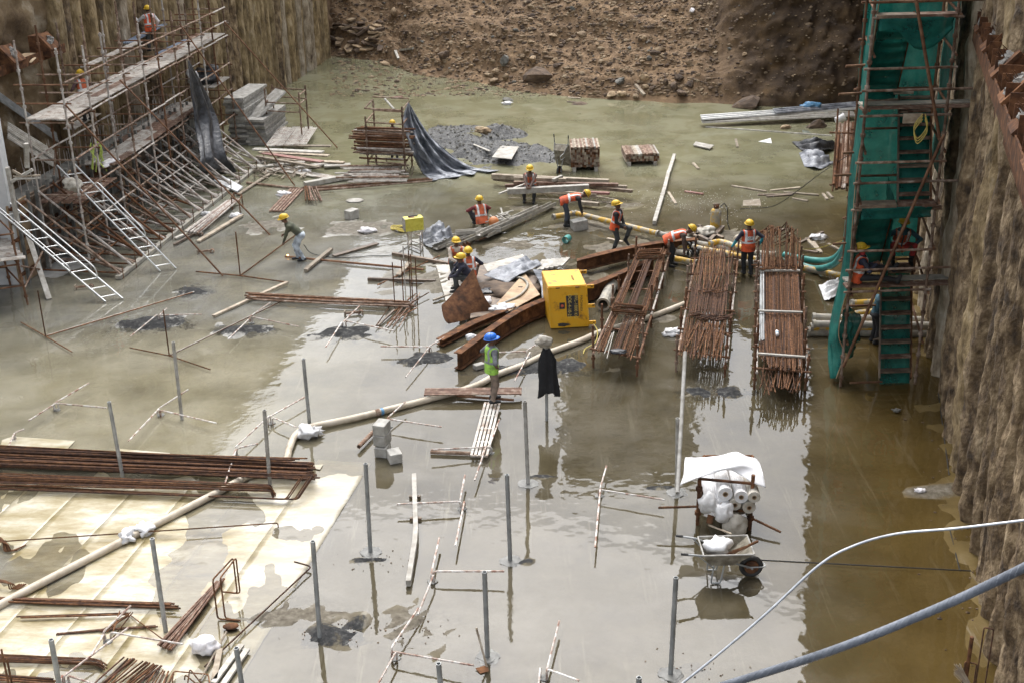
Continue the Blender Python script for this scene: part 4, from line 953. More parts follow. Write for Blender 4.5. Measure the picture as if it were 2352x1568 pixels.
    for ha, el, sg in ((lha, lel, -1), (rha, rel, 1)):
        d = (ha-el).normalized(); pn = (P_ + Vector((0, .1, 0)) - ha); pn = (pn - d*pn.dot(d)).normalized(); sd = d.cross(pn).normalized()
        hpz = [(V3(ha - d*.02), V3(ha + d*.02), .026, .028, 4, None), (V3(ha + d*.03 - sd*.016), V3(ha + d*.075 - sd*.022), .017, .015, 4, None), (V3(ha + d*.03 + sd*.016), V3(ha + d*.075 + sd*.022), .017, .015, 4, None)]
        for j, (ox, ln) in enumerate(((-.031, .062), (-.0105, .074), (.0105, .068), (.030, .052))):
            k0 = ha + d*.08 + sd*ox; k1 = k0 + (d*math.cos(curl) + pn*math.sin(curl))*ln*.5; k2 = k1 + (d*math.cos(curl*2.1) + pn*math.sin(curl*2.1))*ln*.5
            hpz += [(V3(k0), V3(k1), .0088, .0082, 4, None), (V3(k1), V3(k2), .0082, .007, 4, None)]
        sg2 = 1 if sd.dot(Vector((0, 1, 0))) > 0 else -1
        k0 = ha + d*.03 + sd*.024*sg2; k1 = k0 + (d*.6 + sd*.7*sg2 + pn*.35).normalized()*.042; hpz += [(V3(k0), V3(k1), .012, .010, 4, None), (V3(k1), V3(k1 + (d*.85 + pn*.5).normalized()*.032), .010, .008, 4, None)]
        hv, hf_, hm = sdf_mesh(hpz, .0062, .005, .012); allV.append(hv); allF.append(hf_ + off); allM.append(np.full(len(hf_), 4)); off += len(hv)
    m = MB()
    for e in (-1, 1): m.lump(HC + hr*.032*e + hf*.098 + hd*.008, .011, 1, 0)
    ev = np.array([tuple(v) for v in m.v]); allV.append(ev)
    V_ = np.concatenate(allV); Fq = np.concatenate(allF)
    me = bpy.data.meshes.new('body'); me.from_pydata(V_.tolist(), [], Fq.tolist() + [tuple(i + off for i in f) for f in m.f])
    for mt in mats: me.materials.append(mt)
    mid_ = np.concatenate([np.concatenate(allM), np.full(len(m.f), 5)]).astype('i'); me.polygons.foreach_set('material_index', mid_); me.polygons.foreach_set('use_smooth', [True]*len(me.polygons)); me.update()
    bo = bpy.data.objects.new('body', me); COL.objects.link(bo); bo.parent = root
    if vest:
        tp = [p for p in pr[:4]] + [(V3(P_ - s0*.10), V3(P_ + s0*.05), .175, .165, 0, F2)]
        vv, vf, _ = sdf_mesh(tp, .0175, .04, .03, .02)
        N_, R_, FW, PP = (np.array(x) for x in (Nk, rt, fw_, P_)); sv = np.array(s)
        c = vv[vf].mean(1); tz = (c - PP) @ sv; rr = (c - N_) @ R_; ff = (c - N_) @ FW
        top = float((N_ - PP) @ sv)
        keep = (tz < top + .03) & (np.abs(rr) < .165 + (tz < top-.16)*.2) & ~((np.abs(rr) < .085) & (ff > 0) & (tz > top - .03 - (ff > .05)*.02)) & (tz > -.13)
        keep &= ~((np.abs(rr) < .018) & (ff > .02))
        st = keep & ((np.abs(tz - .16) < .032) | ((np.abs(np.abs(rr) - .105) < .028) & (tz > .19)))
        for nm, mk, mt, par, of in (('vest', keep, vest, root, 0), ('reflective_stripe', st, tape or strip, None, .006)):
            if not mk.any(): continue
            fs = vf[mk]; u_, inv = np.unique(fs, return_inverse=True); pv = vv[u_]
            if of:
                cen = N_*.5 + PP*.5; dv = pv - cen; dv -= np.outer(dv @ sv, sv); dv /= np.maximum(1e-6, np.linalg.norm(dv, axis=1))[:, None]; pv = pv + dv*of
            mm = bpy.data.meshes.new(nm); mm.from_pydata(pv.tolist(), [], inv.reshape(-1, 4).tolist()); mm.materials.append(mt); mm.polygons.foreach_set('use_smooth', [True]*len(mm.polygons)); mm.update()
            o = bpy.data.objects.new(nm, mm); COL.objects.link(o); o.parent = root if nm == 'vest' else vo
            if nm == 'vest': vo = o
        if patch:
            pc = Nk - s*.20 - fw_*.168; mt4 = Matrix((rt, s, -fw_)).transposed().to_4x4(); mt4.translation = pc
            if patch == 'GK':
                pm = MB().box((0, 0, 0), (.10, 0, 0), (0, .058, 0), (0, 0, .004)).build('name_patch', strip, vo, local=True); pm.matrix_local = mt4
                tx = text3d('GK', .095, letterK, pm, 'lettering'); tx.matrix_local = Matrix.Translation((0, 0, .006))
            else:
                pm = MB().box((0, 0, 0), (.08, 0, 0), (0, .022, 0), (0, 0, .004)).build('reflective_stripe', strip, vo, local=True); pm.matrix_local = mt4
    if helm:
        m = MB(); C = HC + hd*.045 - hf*.005
        def dome(u, v):
            a = u*2*math.pi; b_ = v*math.pi/2; x, y, z = math.cos(a)*math.cos(b_), math.sin(a)*math.cos(b_), math.sin(b_)
            k = 1 + .035*(abs(x) < .12 and z > .1)
            return C + hr*x*.112*k + hf*y*.132*k + hd*(z*.118*k)
        m.grid(dome, 26, 9)
        def brim(u, v):
            a = u*2*math.pi; x, y = math.cos(a), math.sin(a); e = .018 + (.05*max(0, y)**2)
            return C + hr*x*(.112 + e*v*.8) + hf*y*(.132 + e*v) - hd*(.006 + .022*v)
        m.grid(brim, 26, 2); m.build('helmet', helm, root, smooth=True, solid=.004, local=True)
    return root
def text3d(body, size, mat, parent, name, depth=.002):
    cu = bpy.data.curves.new(name, 'FONT'); cu.body = body; cu.size = size; cu.extrude = depth; cu.align_x = 'CENTER'; cu.align_y = 'CENTER'
    o = bpy.data.objects.new(name, cu); COL.objects.link(o); dg = bpy.context.evaluated_depsgraph_get(); me = bpy.data.meshes.new_from_object(o.evaluated_get(dg))
    bpy.data.objects.remove(o); me.materials.clear(); me.materials.append(mat); o = bpy.data.objects.new(name, me); COL.objects.link(o); o.parent = parent; return o

person('man in blue helmet and lime vest standing with hands on hips', G(1131, 922, .17), 68, lean=2, lh=(-.20, .02, 1.0), rh=(.20, .04, .98), le=(-1, -.5, 0), re=(1, -.5, 0), lf=(-.11, .05, .085), rf=(.11, -.04, .085), hp=-6, hy=8, vest=vestL, tape=stripG, helm=helmB, shirt='greyt', fore='skin', trous='khaki', boots='shoe', h=1.0)
person('welder in olive sweater and pale jeans bending over the bars', G(690, 598, .01), 262, pel=(0, -.05, .88), lean=48, lh=(-.14, .45, .60), rh=(.16, .40, .86), le=(-.3, -.3, -.5), re=(.5, -.6, -.5), lf=(-.09, -.1, .08), rf=(.1, .06, .08), hp=-12, helm=helmY, shirt='olive', trous='jeanp', boots='shoe')
person('squatting man in red-orange vest seen from behind near the orange ball', G(1107, 521, .03), 340, pel=(0, 0, .24), lean=22, lh=(-.12, .42, .52), rh=(.14, .42, .52), lf=(-.14, .30, .08), rf=(.14, .30, .08), lk=(-.5, .6, 1), rk=(.5, .6, 1), le=(-1, 0, -.3), re=(1, 0, -.3), hp=-12, vest=vestF, helm=helmY, shirt='maroon', trous='dark')
b_ = G(1216, 466, .01)
person('man in open orange vest sitting on the timber pile facing us', b_, 187, pel=(0, -.40, .52), lean=16, lh=(-.03, .22, .62), rh=(.04, .22, .60), lf=(-.15, .02, .08), rf=(.17, -.06, .08), lk=(-.2, 1, .3), rk=(.2, 1, .3), le=(-1, -.1, -.3), re=(1, -.1, -.3), vest=vestF, helm=helmY, shirt='brown', trous='dark')
person('man in dark jeans bending double to lift the end of the yellow pipe', G(1303, 519, .01), 88, pel=(0, -.10, .92), lean=84, lh=(-.12, .50, .36), rh=(.14, .48, .22), lf=(-.11, .05, .08), rf=(.12, -.06, .08), hp=10, vest=vestO, helm=helmY, shirt='dark', trous='jean')
person('man in orange vest stepping with one leg raised beside the yellow pipe', G(1412, 578, .01), 112, pel=(0, 0, .90), lean=12, lh=(-.10, .26, .86), rh=(.14, .28, .92), lf=(-.05, .30, .42), rf=(.06, -.02, .08), lk=(0, 1, .6), hp=-25, vest=vestO, helm=helmY, shirt='dark', trous='slate', lfd=(0, .6, -.8))
person('man in orange vest bending over the first bar rack', G(1541, 611, .01), 95, pel=(0, -.10, .90), lean=74, lh=(-.15, .42, .50), rh=(.18, .36, .34), lf=(-.12, .02, .08), rf=(.12, -.08, .08), hp=5, vest=vestO, helm=helmY, shirt='brown', trous='dark')
person('man with white back patch and blue sleeves standing between the racks', G(1715, 632, .01), 352, lean=3, lh=(-.42, .10, .92), rh=(.30, .0, .98), le=(-.6, -.6, -.2), re=(1, -.4, 0), lf=(-.07, .05, .085), rf=(.10, -.06, .085), hp=-4, vest=vestO, helm=helmY, shirt='navy', fore='cyan', trous='dark', patch='GK')
person('man in cream shirt sitting at the back of the huddled trio', G(1054, 633, .05), 165, pel=(.02, -.30, .40), lean=26, lh=(-.10, .20, .48), rh=(.05, .20, .50), lf=(-.14, .06, .08), rf=(.17, .02, .08), lk=(-.2, 1, .5), rk=(.3, 1, .5), le=(-1, 0, -.2), re=(1, 0, -.2), hp=-20, vest=vestF, tape=vestF, helm=helmY, shirt='cream', trous='slate')
person('man in navy shirt half hidden in the middle of the huddled trio', G(1052, 668, .05), 262, pel=(0, -.34, .40), lean=34, lh=(-.04, .20, .46), rh=(.08, .20, .44), lf=(-.13, .05, .08), rf=(.15, .0, .08), lk=(-.2, 1, .5), rk=(.3, 1, .5), le=(-.8, 0, -.3), re=(1, 0, -.3), hp=-25, helm=helmY, shirt='navy', trous='slate')
person('man in orange vest seen from behind in front of the huddled trio', G(1079, 658, .05), 352, pel=(0, 0, .38), lean=20, lh=(-.16, .34, .50), rh=(.20, .34, .48), lf=(-.16, .42, .08), rf=(.18, .42, .08), lk=(-.4, .8, 1), rk=(.5, .8, 1), le=(-1, 0, -.4), re=(1, 0, -.4), hp=-18, vest=vestF, helm=helmY, shirt='navy', fore='skin', trous='brown', patch='mark')
q = TP(.16, .28, UP(TP(.8, .1, 0), 654).z + .04)
person('man with red scarf sitting on the tower planks with legs stretched out', q, 96, pel=(0, 0, .13), lean=12, lh=(-.12, .34, .42), rh=(.16, .36, .50), lf=(-.10, .80, .30), rf=(.12, .86, .09), lk=(0, .2, 1), rk=(0, .2, 1), lfd=(0, .3, 1), rfd=(0, .3, 1), hp=-22, vest=vestO, helm=helmY, shirt='navy', trous='dark', scarf='redsc')
q = D(2068, 602, 27.75)
person('man in dark teal shirt sitting on the stairs inside the tower', q, 186, pel=(0, -.25, .38), lean=28, lh=(-.22, .16, .50), rh=(.22, .16, .50), lf=(-.2, .12, .08), rf=(.2, .12, .08), lk=(-.4, 1, .5), rk=(.4, 1, .5), le=(-1, 0, -.3), re=(1, 0, -.3), hp=-18, vest=vestF, helm=helmY, shirt='teal', trous='redsc')
person('man in dark trousers standing in water behind the tower stairs', G(2006, 788, .0), 80, lean=12, helm=helmY, shirt='teal', trous='dark', hp=-10, h=.92)
person('man in white sleeves and harness standing on the upper scaffold deck', G(352, 119, 4.45), 318, lean=4, lh=(-.34, .38, 1.34), rh=(.26, .06, .92), le=(-.5, -.2, -1), re=(.8, -.8, 0), lf=(-.09, .06, .085), rf=(.09, -.05, .085), hp=-2, vest=vestO, helm=helmY, shirt='white', trous='slate', boots='shoe')
q = D(186, 160, 39.6); q.z -= 1.62; plank(q + Vector((-.3, -1.0, -.03)), q + Vector((-.15, 1.2, -.03)), .4, deckW, sc)
person('man in plaid shirt leaning at the wall behind the upper deck', q, 320, lean=14, lh=(-.30, .36, 1.0), rh=(.30, .30, .95), hp=-10, vest=vestF, helm=helmY, shirt='plaid', trous='dark')
person('man in blue jeans working beneath the upper scaffold deck', G(342, 232, 2.38), 280, pel=(0, 0, .9), lean=38, lh=(-.15, .4, .8), rh=(.2, .4, .8), helm=helmY, shirt='greyt', trous='bluej')
q = D(906, 352, 47.0); q.z = 0
person('man hidden behind the tube stack with only his yellow helmet showing', q, 182, lean=20, lh=(-.2, .3, .8), rh=(.2, .3, .8), hp=-10, helm=helmY, shirt='navy', trous='dark', h=.96)

# ---------------------------------------------------------------- reinforcing bars
def bundle(label, L_, R_, n, z0, z1, mat, r=.014, hook=None, name='bar_bundle', cat='rebar', jit=.5, endj=12, arch=0):
    """L_, R_: ((x,y)a,(x,y)b) the bundle's two ends in the picture; bars spread from a to b"""
    root = thing(name, label, cat, (G(*L_[0]) + G(*R_[0]))/2)
    for k in range(n):
        f = (k + U(-jit, jit))/max(1, n-1); f = max(0, min(1, f)); f2 = max(0, min(1, f + U(-.12, .12)))
        z = U(z0, z1) if n > 3 else z0
        a = G(L_[0][0] + (L_[1][0]-L_[0][0])*f + U(-endj, endj)*.6, L_[0][1] + (L_[1][1]-L_[0][1])*f, z)
        b_ = G(R_[0][0] + (R_[1][0]-R_[0][0])*f2 + U(-endj, endj), R_[0][1] + (R_[1][1]-R_[0][1])*f2, z + U(-.02, .02))
        a.z = max(a.z, r); b_.z = max(b_.z, r)
        pts = [a, a.lerp(b_, .5) + Vector((0, U(-.03, .03), arch + U(-.01, .01))), b_]
        if hook:
            h = Vector(hook)*U(.9, 1.1); pts = bent([a, b_, b_ + h], .08); 
        MB().tube(pts, r*U(.85, 1.15), 6).build('bar', mat if RNG.random() < .7 else rebar2 if mat is rebar else rebar, root)
    return root
bundle('great heap of long dark rebar across the left foreground', ((-70, 1030), (-70, 1068)), ((705, 1062), (722, 1100)), 46, .03, .26, rebar2, .016, endj=16)
bundle('top layer of rusty bars ending in a splayed tuft by the hose', ((-70, 1018), (-70, 1034)), ((640, 1060), (690, 1052)), 12, .20, .30, rebar, .014, endj=20)
bundle('hooked stirrup bars lying in front of the great rebar heap', ((-70, 1082), (-70, 1112)), ((618, 1112), (628, 1128)), 13, .08, .22, rebar, .013, hook=(.02, .03, -.20), endj=5)
bundle('outer hooked bars with upturned ends in front of the rebar heap', ((-70, 1108), (-70, 1120)), ((660, 1146), (684, 1146)), 5, .06, .10, rebar, .014, hook=(.22, .62, .16), endj=5)
bundle('bar bundle lying level near the left edge of the white sheet', ((-70, 1368), (-70, 1378)), ((400, 1384), (408, 1396)), 9, .03, .10, rebar, .015)
bundle('two hooked bars below the level bundle on the white sheet', ((30, 1413), (50, 1418)), ((300, 1404), (300, 1410)), 2, .06, .06, rebar, .014, hook=(-.35, -.42, -.03), endj=2)
bundle('short bent bar lying on the white sheet left of the grey pole', ((130, 1454), (130, 1456)), ((355, 1436), (362, 1438)), 2, .03, .03, rebar, .016, endj=4)
bundle('bars with curled ends in the bottom left corner', ((-60, 1500), (-60, 1516)), ((225, 1512), (235, 1526)), 6, .04, .08, rebar, .013, hook=(.14, -.12, .0))
bundle('bundle of bars at the very bottom left corner', ((-60, 1540), (-60, 1568)), ((125, 1556), (142, 1580)), 10, .03, .10, rebar, .016)
bundle('brown bar bundle slanting towards us on the white sheet', ((362, 1480), (392, 1492)), ((498, 1335), (515, 1328)), 14, .03, .12, MATS['rusty_plank'], .016, endj=5)
bundle('fan of bars lying at the bottom edge of the white sheet', ((195, 1590), (290, 1600)), ((288, 1508), (372, 1530)), 16, .02, .07, rebar, .013, endj=10)
bundle('second fan of bars right of the bottom fan', ((300, 1600), (380, 1600)), ((345, 1530), (400, 1545)), 10, .02, .08, rebar, .014, endj=10)
bundle('long thin dark rod crossing the white sheet', ((10, 1242), (10, 1243)), ((638, 1200), (640, 1201)), 1, .10, .10, rebar2, .012, hook=(.0, .0, -.10), endj=0)
bundle('rusty bent bar standing out of the sheet edge by the grey pole', ((470, 1530), (470, 1531)), ((716, 1300), (717, 1301)), 1, .06, .06, rebar2, .013, hook=(-.30, .12, .02), endj=0)
bundle('stack of straight pale-rusted tubes on the floor left of the trio', ((565, 672), (575, 688)), ((930, 692), (945, 705)), 12, .04, .16, tubeM, .022, endj=14)
bundle('crossing bars at the right end of the tube stack', ((866, 751), (921, 750)), ((906, 700), (975, 672)), 5, .05, .10, deckR, .016, endj=10)
bundle('long tubes lying from the folded bars towards the grey tarp', ((697, 432), (730, 438)), ((985, 410), (990, 416)), 6, .05, .10, tubeM, .03, endj=8)
bundle('handful of short tubes leaning at the left end of the long tubes', ((702, 460), (738, 462)), ((700, 428), (722, 430)), 8, .05, .18, deckR, .028, endj=4)
bundle('long pole with glowing cut end stretching right of the welder', ((655, 589), (655, 590)), ((972, 619), (974, 620)), 1, .06, .06, tubeR, .03, endj=0)
bundle('bar pair leaning from the welder pole end to the upright rods', ((867, 655), (868, 660)), ((1010, 588), (1012, 592)), 1, .05, .05, rebar, .018, endj=0)
# welding spark at the cut end
_e = bpy.data.materials.new('glowing_metal'); t, L, b = nodes(_e); b.inputs['Base Color'].default_value = (.6, .2, .05, 1); b.inputs['Emission Color'].default_value = (1, .45, .12, 1); b.inputs['Emission Strength'].default_value = 6
MB().lump(G(661, 587, .07), .03, 1, .2).build('welding_spark', _e, None, 'glowing orange spark at the end of the cut pole', 'spark')
def cornerbar(label, c, up, arms, mat=rebar, r=.016):
    c = G(*c, .02); root = thing('corner_bar', label, 'rebar', c)
    if up: u_ = UP(c, up[1]); MB().tube([c, u_], r, 6).build('upright', mat, root)
    for a in arms:
        e = G(a[0], a[1], .05); MB().tube([c + Vector((0, 0, .02)), e], r, 6).build('bar', mat, root)
        if len(a) > 2: MB().tube([c + Vector((.03, .05, .03)), e + Vector((.03, .06, 0))], r*.9, 6).build('bar', tubeW, root)
cornerbar('bent bar with one upright leg near the left ladder foot', (105, 774), (87, 668), [(442, 672, 1), (48, 740), (166, 808)])
cornerbar('bent bar with one upright leg in the middle left', (389, 818), (374, 712), [(655, 688, 1), (298, 798), (483, 848)])
cornerbar('bent bar with one upright leg left of the welder', (552, 635), (547, 533), [(682, 538), (450, 624), (655, 648)], rust, .02)
cg = thing('upright_bars', 'cluster of upright rusty bars at the end of the tube stack', 'rebar', G(935, 700))
for x, y0, y1, m_ in ((907, 708, 603, rebar), (927, 695, 597, rebar), (931, 668, 565, tubeW), (944, 693, 577, rebar), (948, 690, 584, rebar), (959, 702, 593, rebar)):
    a = G(x, y1 + (y0-y1), .01); MB().tube([a, UP(a, y1)], .016, 6).build('bar', m_, cg)
for a, b_ in (((889, 743), (949, 701)), ((905, 716), (955, 675)), ((930, 705), (985, 672)), ((905, 735), (958, 707))): T(G(*a, .06), G(*b_, .10), .015, rebar, 'bar', cg, 6)

# bars bent out of the slab, three arms each
TB = [((130, 941), [(66, 965), (245, 936), (204, 879)], 'starter bars left of the tall pale pole at mid left'), ((370, 953), [(295, 1012), (497, 971), (432, 894)], 'starter bars at the foot of the tall pale pole'),
 ((622, 972), [(541, 1026), (700, 911), (680, 980)], 'starter bars left of the plastic-wrapped hose joint'), ((577, 742), [(524, 779), (621, 695), (686, 750)], 'starter bars over the middle black grit patch'),
 ((790, 754), [(748, 797), (826, 703), (905, 760)], 'starter bars over the right black grit patch'), ((364, 736), [(299, 773), (383, 708), (463, 722)], 'starter bars over the left black grit patch'),
 ((988, 811), [(932, 866), (1041, 762), (874, 795)], 'starter bars left of the rusty girder end'), ((1213, 820), [(1182, 874), (1241, 786), (1146, 809)], 'starter bars between the lime-vested man and the black jacket'),
 ((1062, 1168), [(911, 1157), (1068, 1090), (1046, 1252)], 'starter bars right of the white bent beam'), ((1376, 1139), [(1393, 1069), (1367, 1256), (1526, 1147)], 'starter bars standing alone in the mirror-like water centre'),
 ((993, 1336), [(1009, 1234), (960, 1410), (1158, 1311)], 'starter bars right of the white beam foot'), ((908, 1511), [(961, 1396), (868, 1570), (1088, 1527)], 'starter bars at the bottom centre with the long white arm'),
 ((1248, 1557), [(1285, 1424), (1236, 1590), (1330, 1562)], 'starter bars at the bottom edge right of centre'), ((1124, 1040), [(1147, 962), (1090, 1102), (990, 1032)], 'starter bars below the white grating walkway'),
 ((892, 980), [(931, 922), (870, 1005), (1015, 980)], 'starter bars behind the concrete block stack'), ((248, 1473), [(210, 1502), (420, 1478), (300, 1390)], 'starter bars on the white sheet between the grey poles'),
 ((150, 1570), [(120, 1600), (295, 1440), (250, 1580)], 'starter bar at the bottom left grey pole'), ((545, 1050), [(592, 1018), (517, 1110), (530, 1070)], 'starter bars rising behind the great rebar heap'), ((560, 980), [(-10, 1060), (55, 985), (20, 1020)], 'starter bars at the left edge above the rebar heap')]
for c, arms, lab in TB:
    if lab.endswith('heap') and 'left edge' in lab: c = (30, 1010); arms = [(20, 1024), (55, 985)]
    b0 = G(*c, 0); root = thing('starter_bars', lab, 'rebar', b0)
    for k, a in enumerate(arms):
        o_ = Vector((U(-.06, .06), U(-.06, .06), 0)); e = G(a[0], a[1], .18 + U(-.02, .03)); h = .17 + U(-.02, .02)
        c3 = b0 + o_; MB().tube(bent([c3 + Vector((0, 0, -.05)), c3 + Vector((0, 0, h)), e], .07), .017, 6).build('bar', barW, root)
    MB().lump(b0, (.10, .09, .03), 1, .4, 2, int(c[0])).build('mortar', concD, root)

# upright pipes cast into the slab
PO = [((418, 962), 785, galvW, 0, 'tall pale pipe post standing in the yellowish water at left'), ((283, 1100), 922, galv, 0, 'grey pipe post in front of the great rebar heap'), ((620, 1112), 942, galvW, 0, 'pale pipe post at the right part of the rebar heap'),
 ((711, 972), 822, galv, 0, 'grey pipe post behind the wrapped hose joint'), ((851, 1268), 1065, galv, 1, 'grey pipe post with base disc right of the sheet corner'), ((735, 1465), 1240, galv, 0, 'grey pipe post beside the black gravel near the sheet edge'),
 ((381, 1450), 1238, galv, 0, 'grey pipe post in the middle of the white sheet'), ((1172, 1287), 1090, galv, 1, 'grey pipe post with base disc in the bottom middle'), ((1213, 1110), 922, galvW, 1, 'brownish pipe post with base disc below the black jacket'),
 ((1540, 1548), 1328, galv, 1, 'grey pipe post with base disc at the bottom right of centre'), ((1120, 1508), 1310, galv, 1, 'grey pipe post with base disc beside the shovel'), ((1022, 1680), 1521, galv, 0, 'pipe post whose top just enters at the bottom edge'),
 ((1462, 1720), 1555, galv, 0, 'pipe post stub barely entering at the bottom edge'), ((566, 1640), 1483, galv, 0, 'grey pipe post at the bottom corner of the white sheet'), ((152, 1660), 1470, galv, 0, 'grey pipe post in the bottom left corner'),
 ((1555, 1131), 960, galvW, 1, 'lower pale pipe post beside the covered roll rack')]
for (x, y), yt, m_, disc, lab in PO:
    a = G(x, y, 0); t_ = UP(a, yt); root = thing('pipe_post', lab, 'post', a, 'pipe posts cast into the slab')
    MB().pipe(a + Vector((0, 0, -.05)), t_ + Vector((U(-.05, .05), U(-.04, .04), 0)), .038, .25, 12).build('pipe', m_, root, smooth=False)
    if disc: MB().lump(a + Vector((0, 0, .0)), (.19, .19, .02), 3, .3, 2.2, int(x)).build('base_disc', concD, root)
a = G(1556, 1131, 1.30); MB().pipe(G(1552, 985, .02)*.0 + a, UP(G(1555, 1131), 808) + Vector((.05, 0, 0)), .036, .25, 12).build('pipe_post', galvW, None, 'upper pale pipe lashed on top of the lower pale post', 'post')

# ---------------------------------------------------------------- bar racks
def rack(label, fl_, fr_, bl_, br_, z, stations, post_h=.42):
    A, B_, C, E = G(*fl_, z), G(*fr_, z), G(*bl_, z), G(*br_, z); root = thing('bar_rack', label, 'rack', Vector((A.x, A.y, 0)))
    def P(u, v, dz=0): return A.lerp(B_, u).lerp(C.lerp(E, u), v) + Vector((0, 0, dz))
    for k in range(stations):
        v = .03 + .94*k/(stations-1)
        for u in (-.06, 1.06):
            p = P(u, v + U(-.02, .02)); p.z = 0; post_mb(p, p + Vector((U(-.04, .04), U(-.04, .04), z + post_h + U(-.12, .2))), .028).build('post', tubeR if RNG.random() < .6 else tubeM, root)
        T(P(-.14, v, -.05), P(1.16, v, -.05 + U(-.02, .02)), .026, tubeR, 'transom', root)
    for u in (-.06, 1.06):
        for k in range(stations-1):
            v0, v1 = .03 + .94*k/(stations-1), .03 + .94*(k+1)/(stations-1)
            T(P(u + .03, v0 - .02, -.10), P(u + .03, v1 + .02, -.10 + U(-.04, .04)), .027, RNG.choice([tubeR, tubeM, tubeW]), 'rail', root)
    return root, P
def bars(root, P, u0, u1, v0, v1, n, z0, z1, mat, fan=.0, r=.013, hook=0, jv=.02):
    for k in range(n):
        f = (k+.5)/n; u = u0 + (u1-u0)*f; du = U(-fan, fan); z = U(z0, z1)
        a, b_ = P(u - du, v0 + U(-jv, jv), z), P(u + du, v1 + U(-jv, jv), z + U(-.02, .02)); pts = [a, b_]
        if hook: pts = bent([a + (P(u+.25*hook, v0, z + .08) - P(u, v0, z)), a, b_], .06)
        MB().tube(pts, r, 5).build('bar', mat if RNG.random() < .75 else rebar2, root)
def stirrups(root, P, v, n, z, wu=(.08, .95), dv=.05):
    for k in range(n):
        vv = v + U(-.012, .012); zz = z + .016*k; u0, u1 = wu[0] + U(-.03, .03), wu[1] + U(-.04, .04)
        pts = bent([P(u0, vv, zz), P(u1, vv + U(-.01, .01), zz + U(-.02, .03)), P(u1 + .01, vv + dv, zz + .02), P(u0 + U(-.02, .04), vv + dv + U(-.015, .02), zz + .02), P(u0, vv + .005, zz)], .05)
        MB().tube(pts, .012, 5).build('stirrup', rebar, root)
rk1, P1 = rack('left rebar rack beside the yellow box', (1364, 806), (1455, 824), (1466, 578), (1532, 574), .55, 6)
bars(rk1, P1, .02, .24, .0, .62, 10, .0, .06, rebar, .01); bars(rk1, P1, .0, .2, .42, 1.0, 9, .03, .08, rebar, .02); bars(rk1, P1, .42, .95, .0, .33, 17, .0, .08, rebar, .02); bars(rk1, P1, .40, .62, .36, .96, 10, .0, .08, rebar2, .01); bars(rk1, P1, .78, 1.0, .25, 1.0, 9, .02, .10, rebar, .02)
stirrups(rk1, P1, .30, 9, .09); stirrups(rk1, P1, .88, 10, .08, (.1, .9), .04)
for x0, y0, x1, y1 in ((1388, 812, 1406, 765), (1394, 822, 1410, 762)): T(G(x0, y0, .66), G(x1, y1, .68), .012, boardW, 'loose_stick', rk1, 6)
rk2, P2 = rack('middle rebar rack with untidy hooked bars', (1560, 808), (1660, 822), (1600, 584), (1688, 580), .55, 6)
bars(rk2, P2, .02, .98, -.02, .30, 34, .0, .10, rebar, .05, jv=.03); bars(rk2, P2, .05, .95, .28, .62, 34, .06, .16, rebar2, .03, hook=1); bars(rk2, P2, .05, .98, .60, 1.03, 36, .02, .16, rebar, .08, jv=.03); bars(rk2, P2, .2, .8, .5, .75, 8, .14, .2, rebar, .10, hook=1)
bars(rk2, P2, .1, .9, .02, .22, 12, .10, .16, rebar, .10)
rk3, P3_ = rack('right rebar rack densely filled and braced by pale timbers', (1742, 850), (1848, 858), (1744, 590), (1832, 588), .55, 7)
bars(rk3, P3_, .02, .99, .08, .98, 44, .0, .06, rebar, .01); bars(rk3, P3_, .02, .12, .2, 1.0, 6, .05, .09, galv, .01); bars(rk3, P3_, .15, .98, .0, .35, 34, .06, .11, rebar, .04); bars(rk3, P3_, .05, .95, -.09, .07, 26, -.25, -.02, rebar, .14, jv=.012)
for v in (.08, .42, .80): MB().beam(P3_(-.02, v, .14), P3_(1.02, v, .13), .07, .035).build('timber', boardW, rk3)
for k in range(44):                        # bent bars heaped on the far end
    u = U(.0, 1.0); a = P3_(u, .82 + U(-.03, .03), .16 + .1*u*(1-u)); m_ = P3_(u + U(-.1, .1), 1.02 + U(-.02, .03), .42 + .45*math.sin(math.pi*u) + U(-.1, .1)); e = m_ + Vector((U(-.5, .2), .7, -.5))
    MB().tube(bent([a + Vector((U(-.35, -.1), .1, .02)), a, m_, e], .06), .013, 5).build('bar', rebar if RNG.random() < .8 else rebar2, rk3)
lumpy(G(1420, 806, .66), (.20, .12, .04), tarpK, 'plastic_scrap', 'small black plastic scrap on the left rebar rack', 'scrap', 4)
bt = thing('water_bottle', 'small clear water bottle on the right rebar rack', 'bottle', P3_(.42, .22, .14)); q = P3_(.42, .22, .16)
MB().tube([q, q + Vector((.03, .22, .0)), q + Vector((.035, .26, 0)), q + Vector((.04, .29, 0))], [.04, .04, .018, .018], 10).build('bottle_body', plast, bt, smooth=True); MB().tube([q + Vector((.015, .09, 0)), q + Vector((.02, .15, 0))], .0415, 10).build('paper_band', blueP, bt)

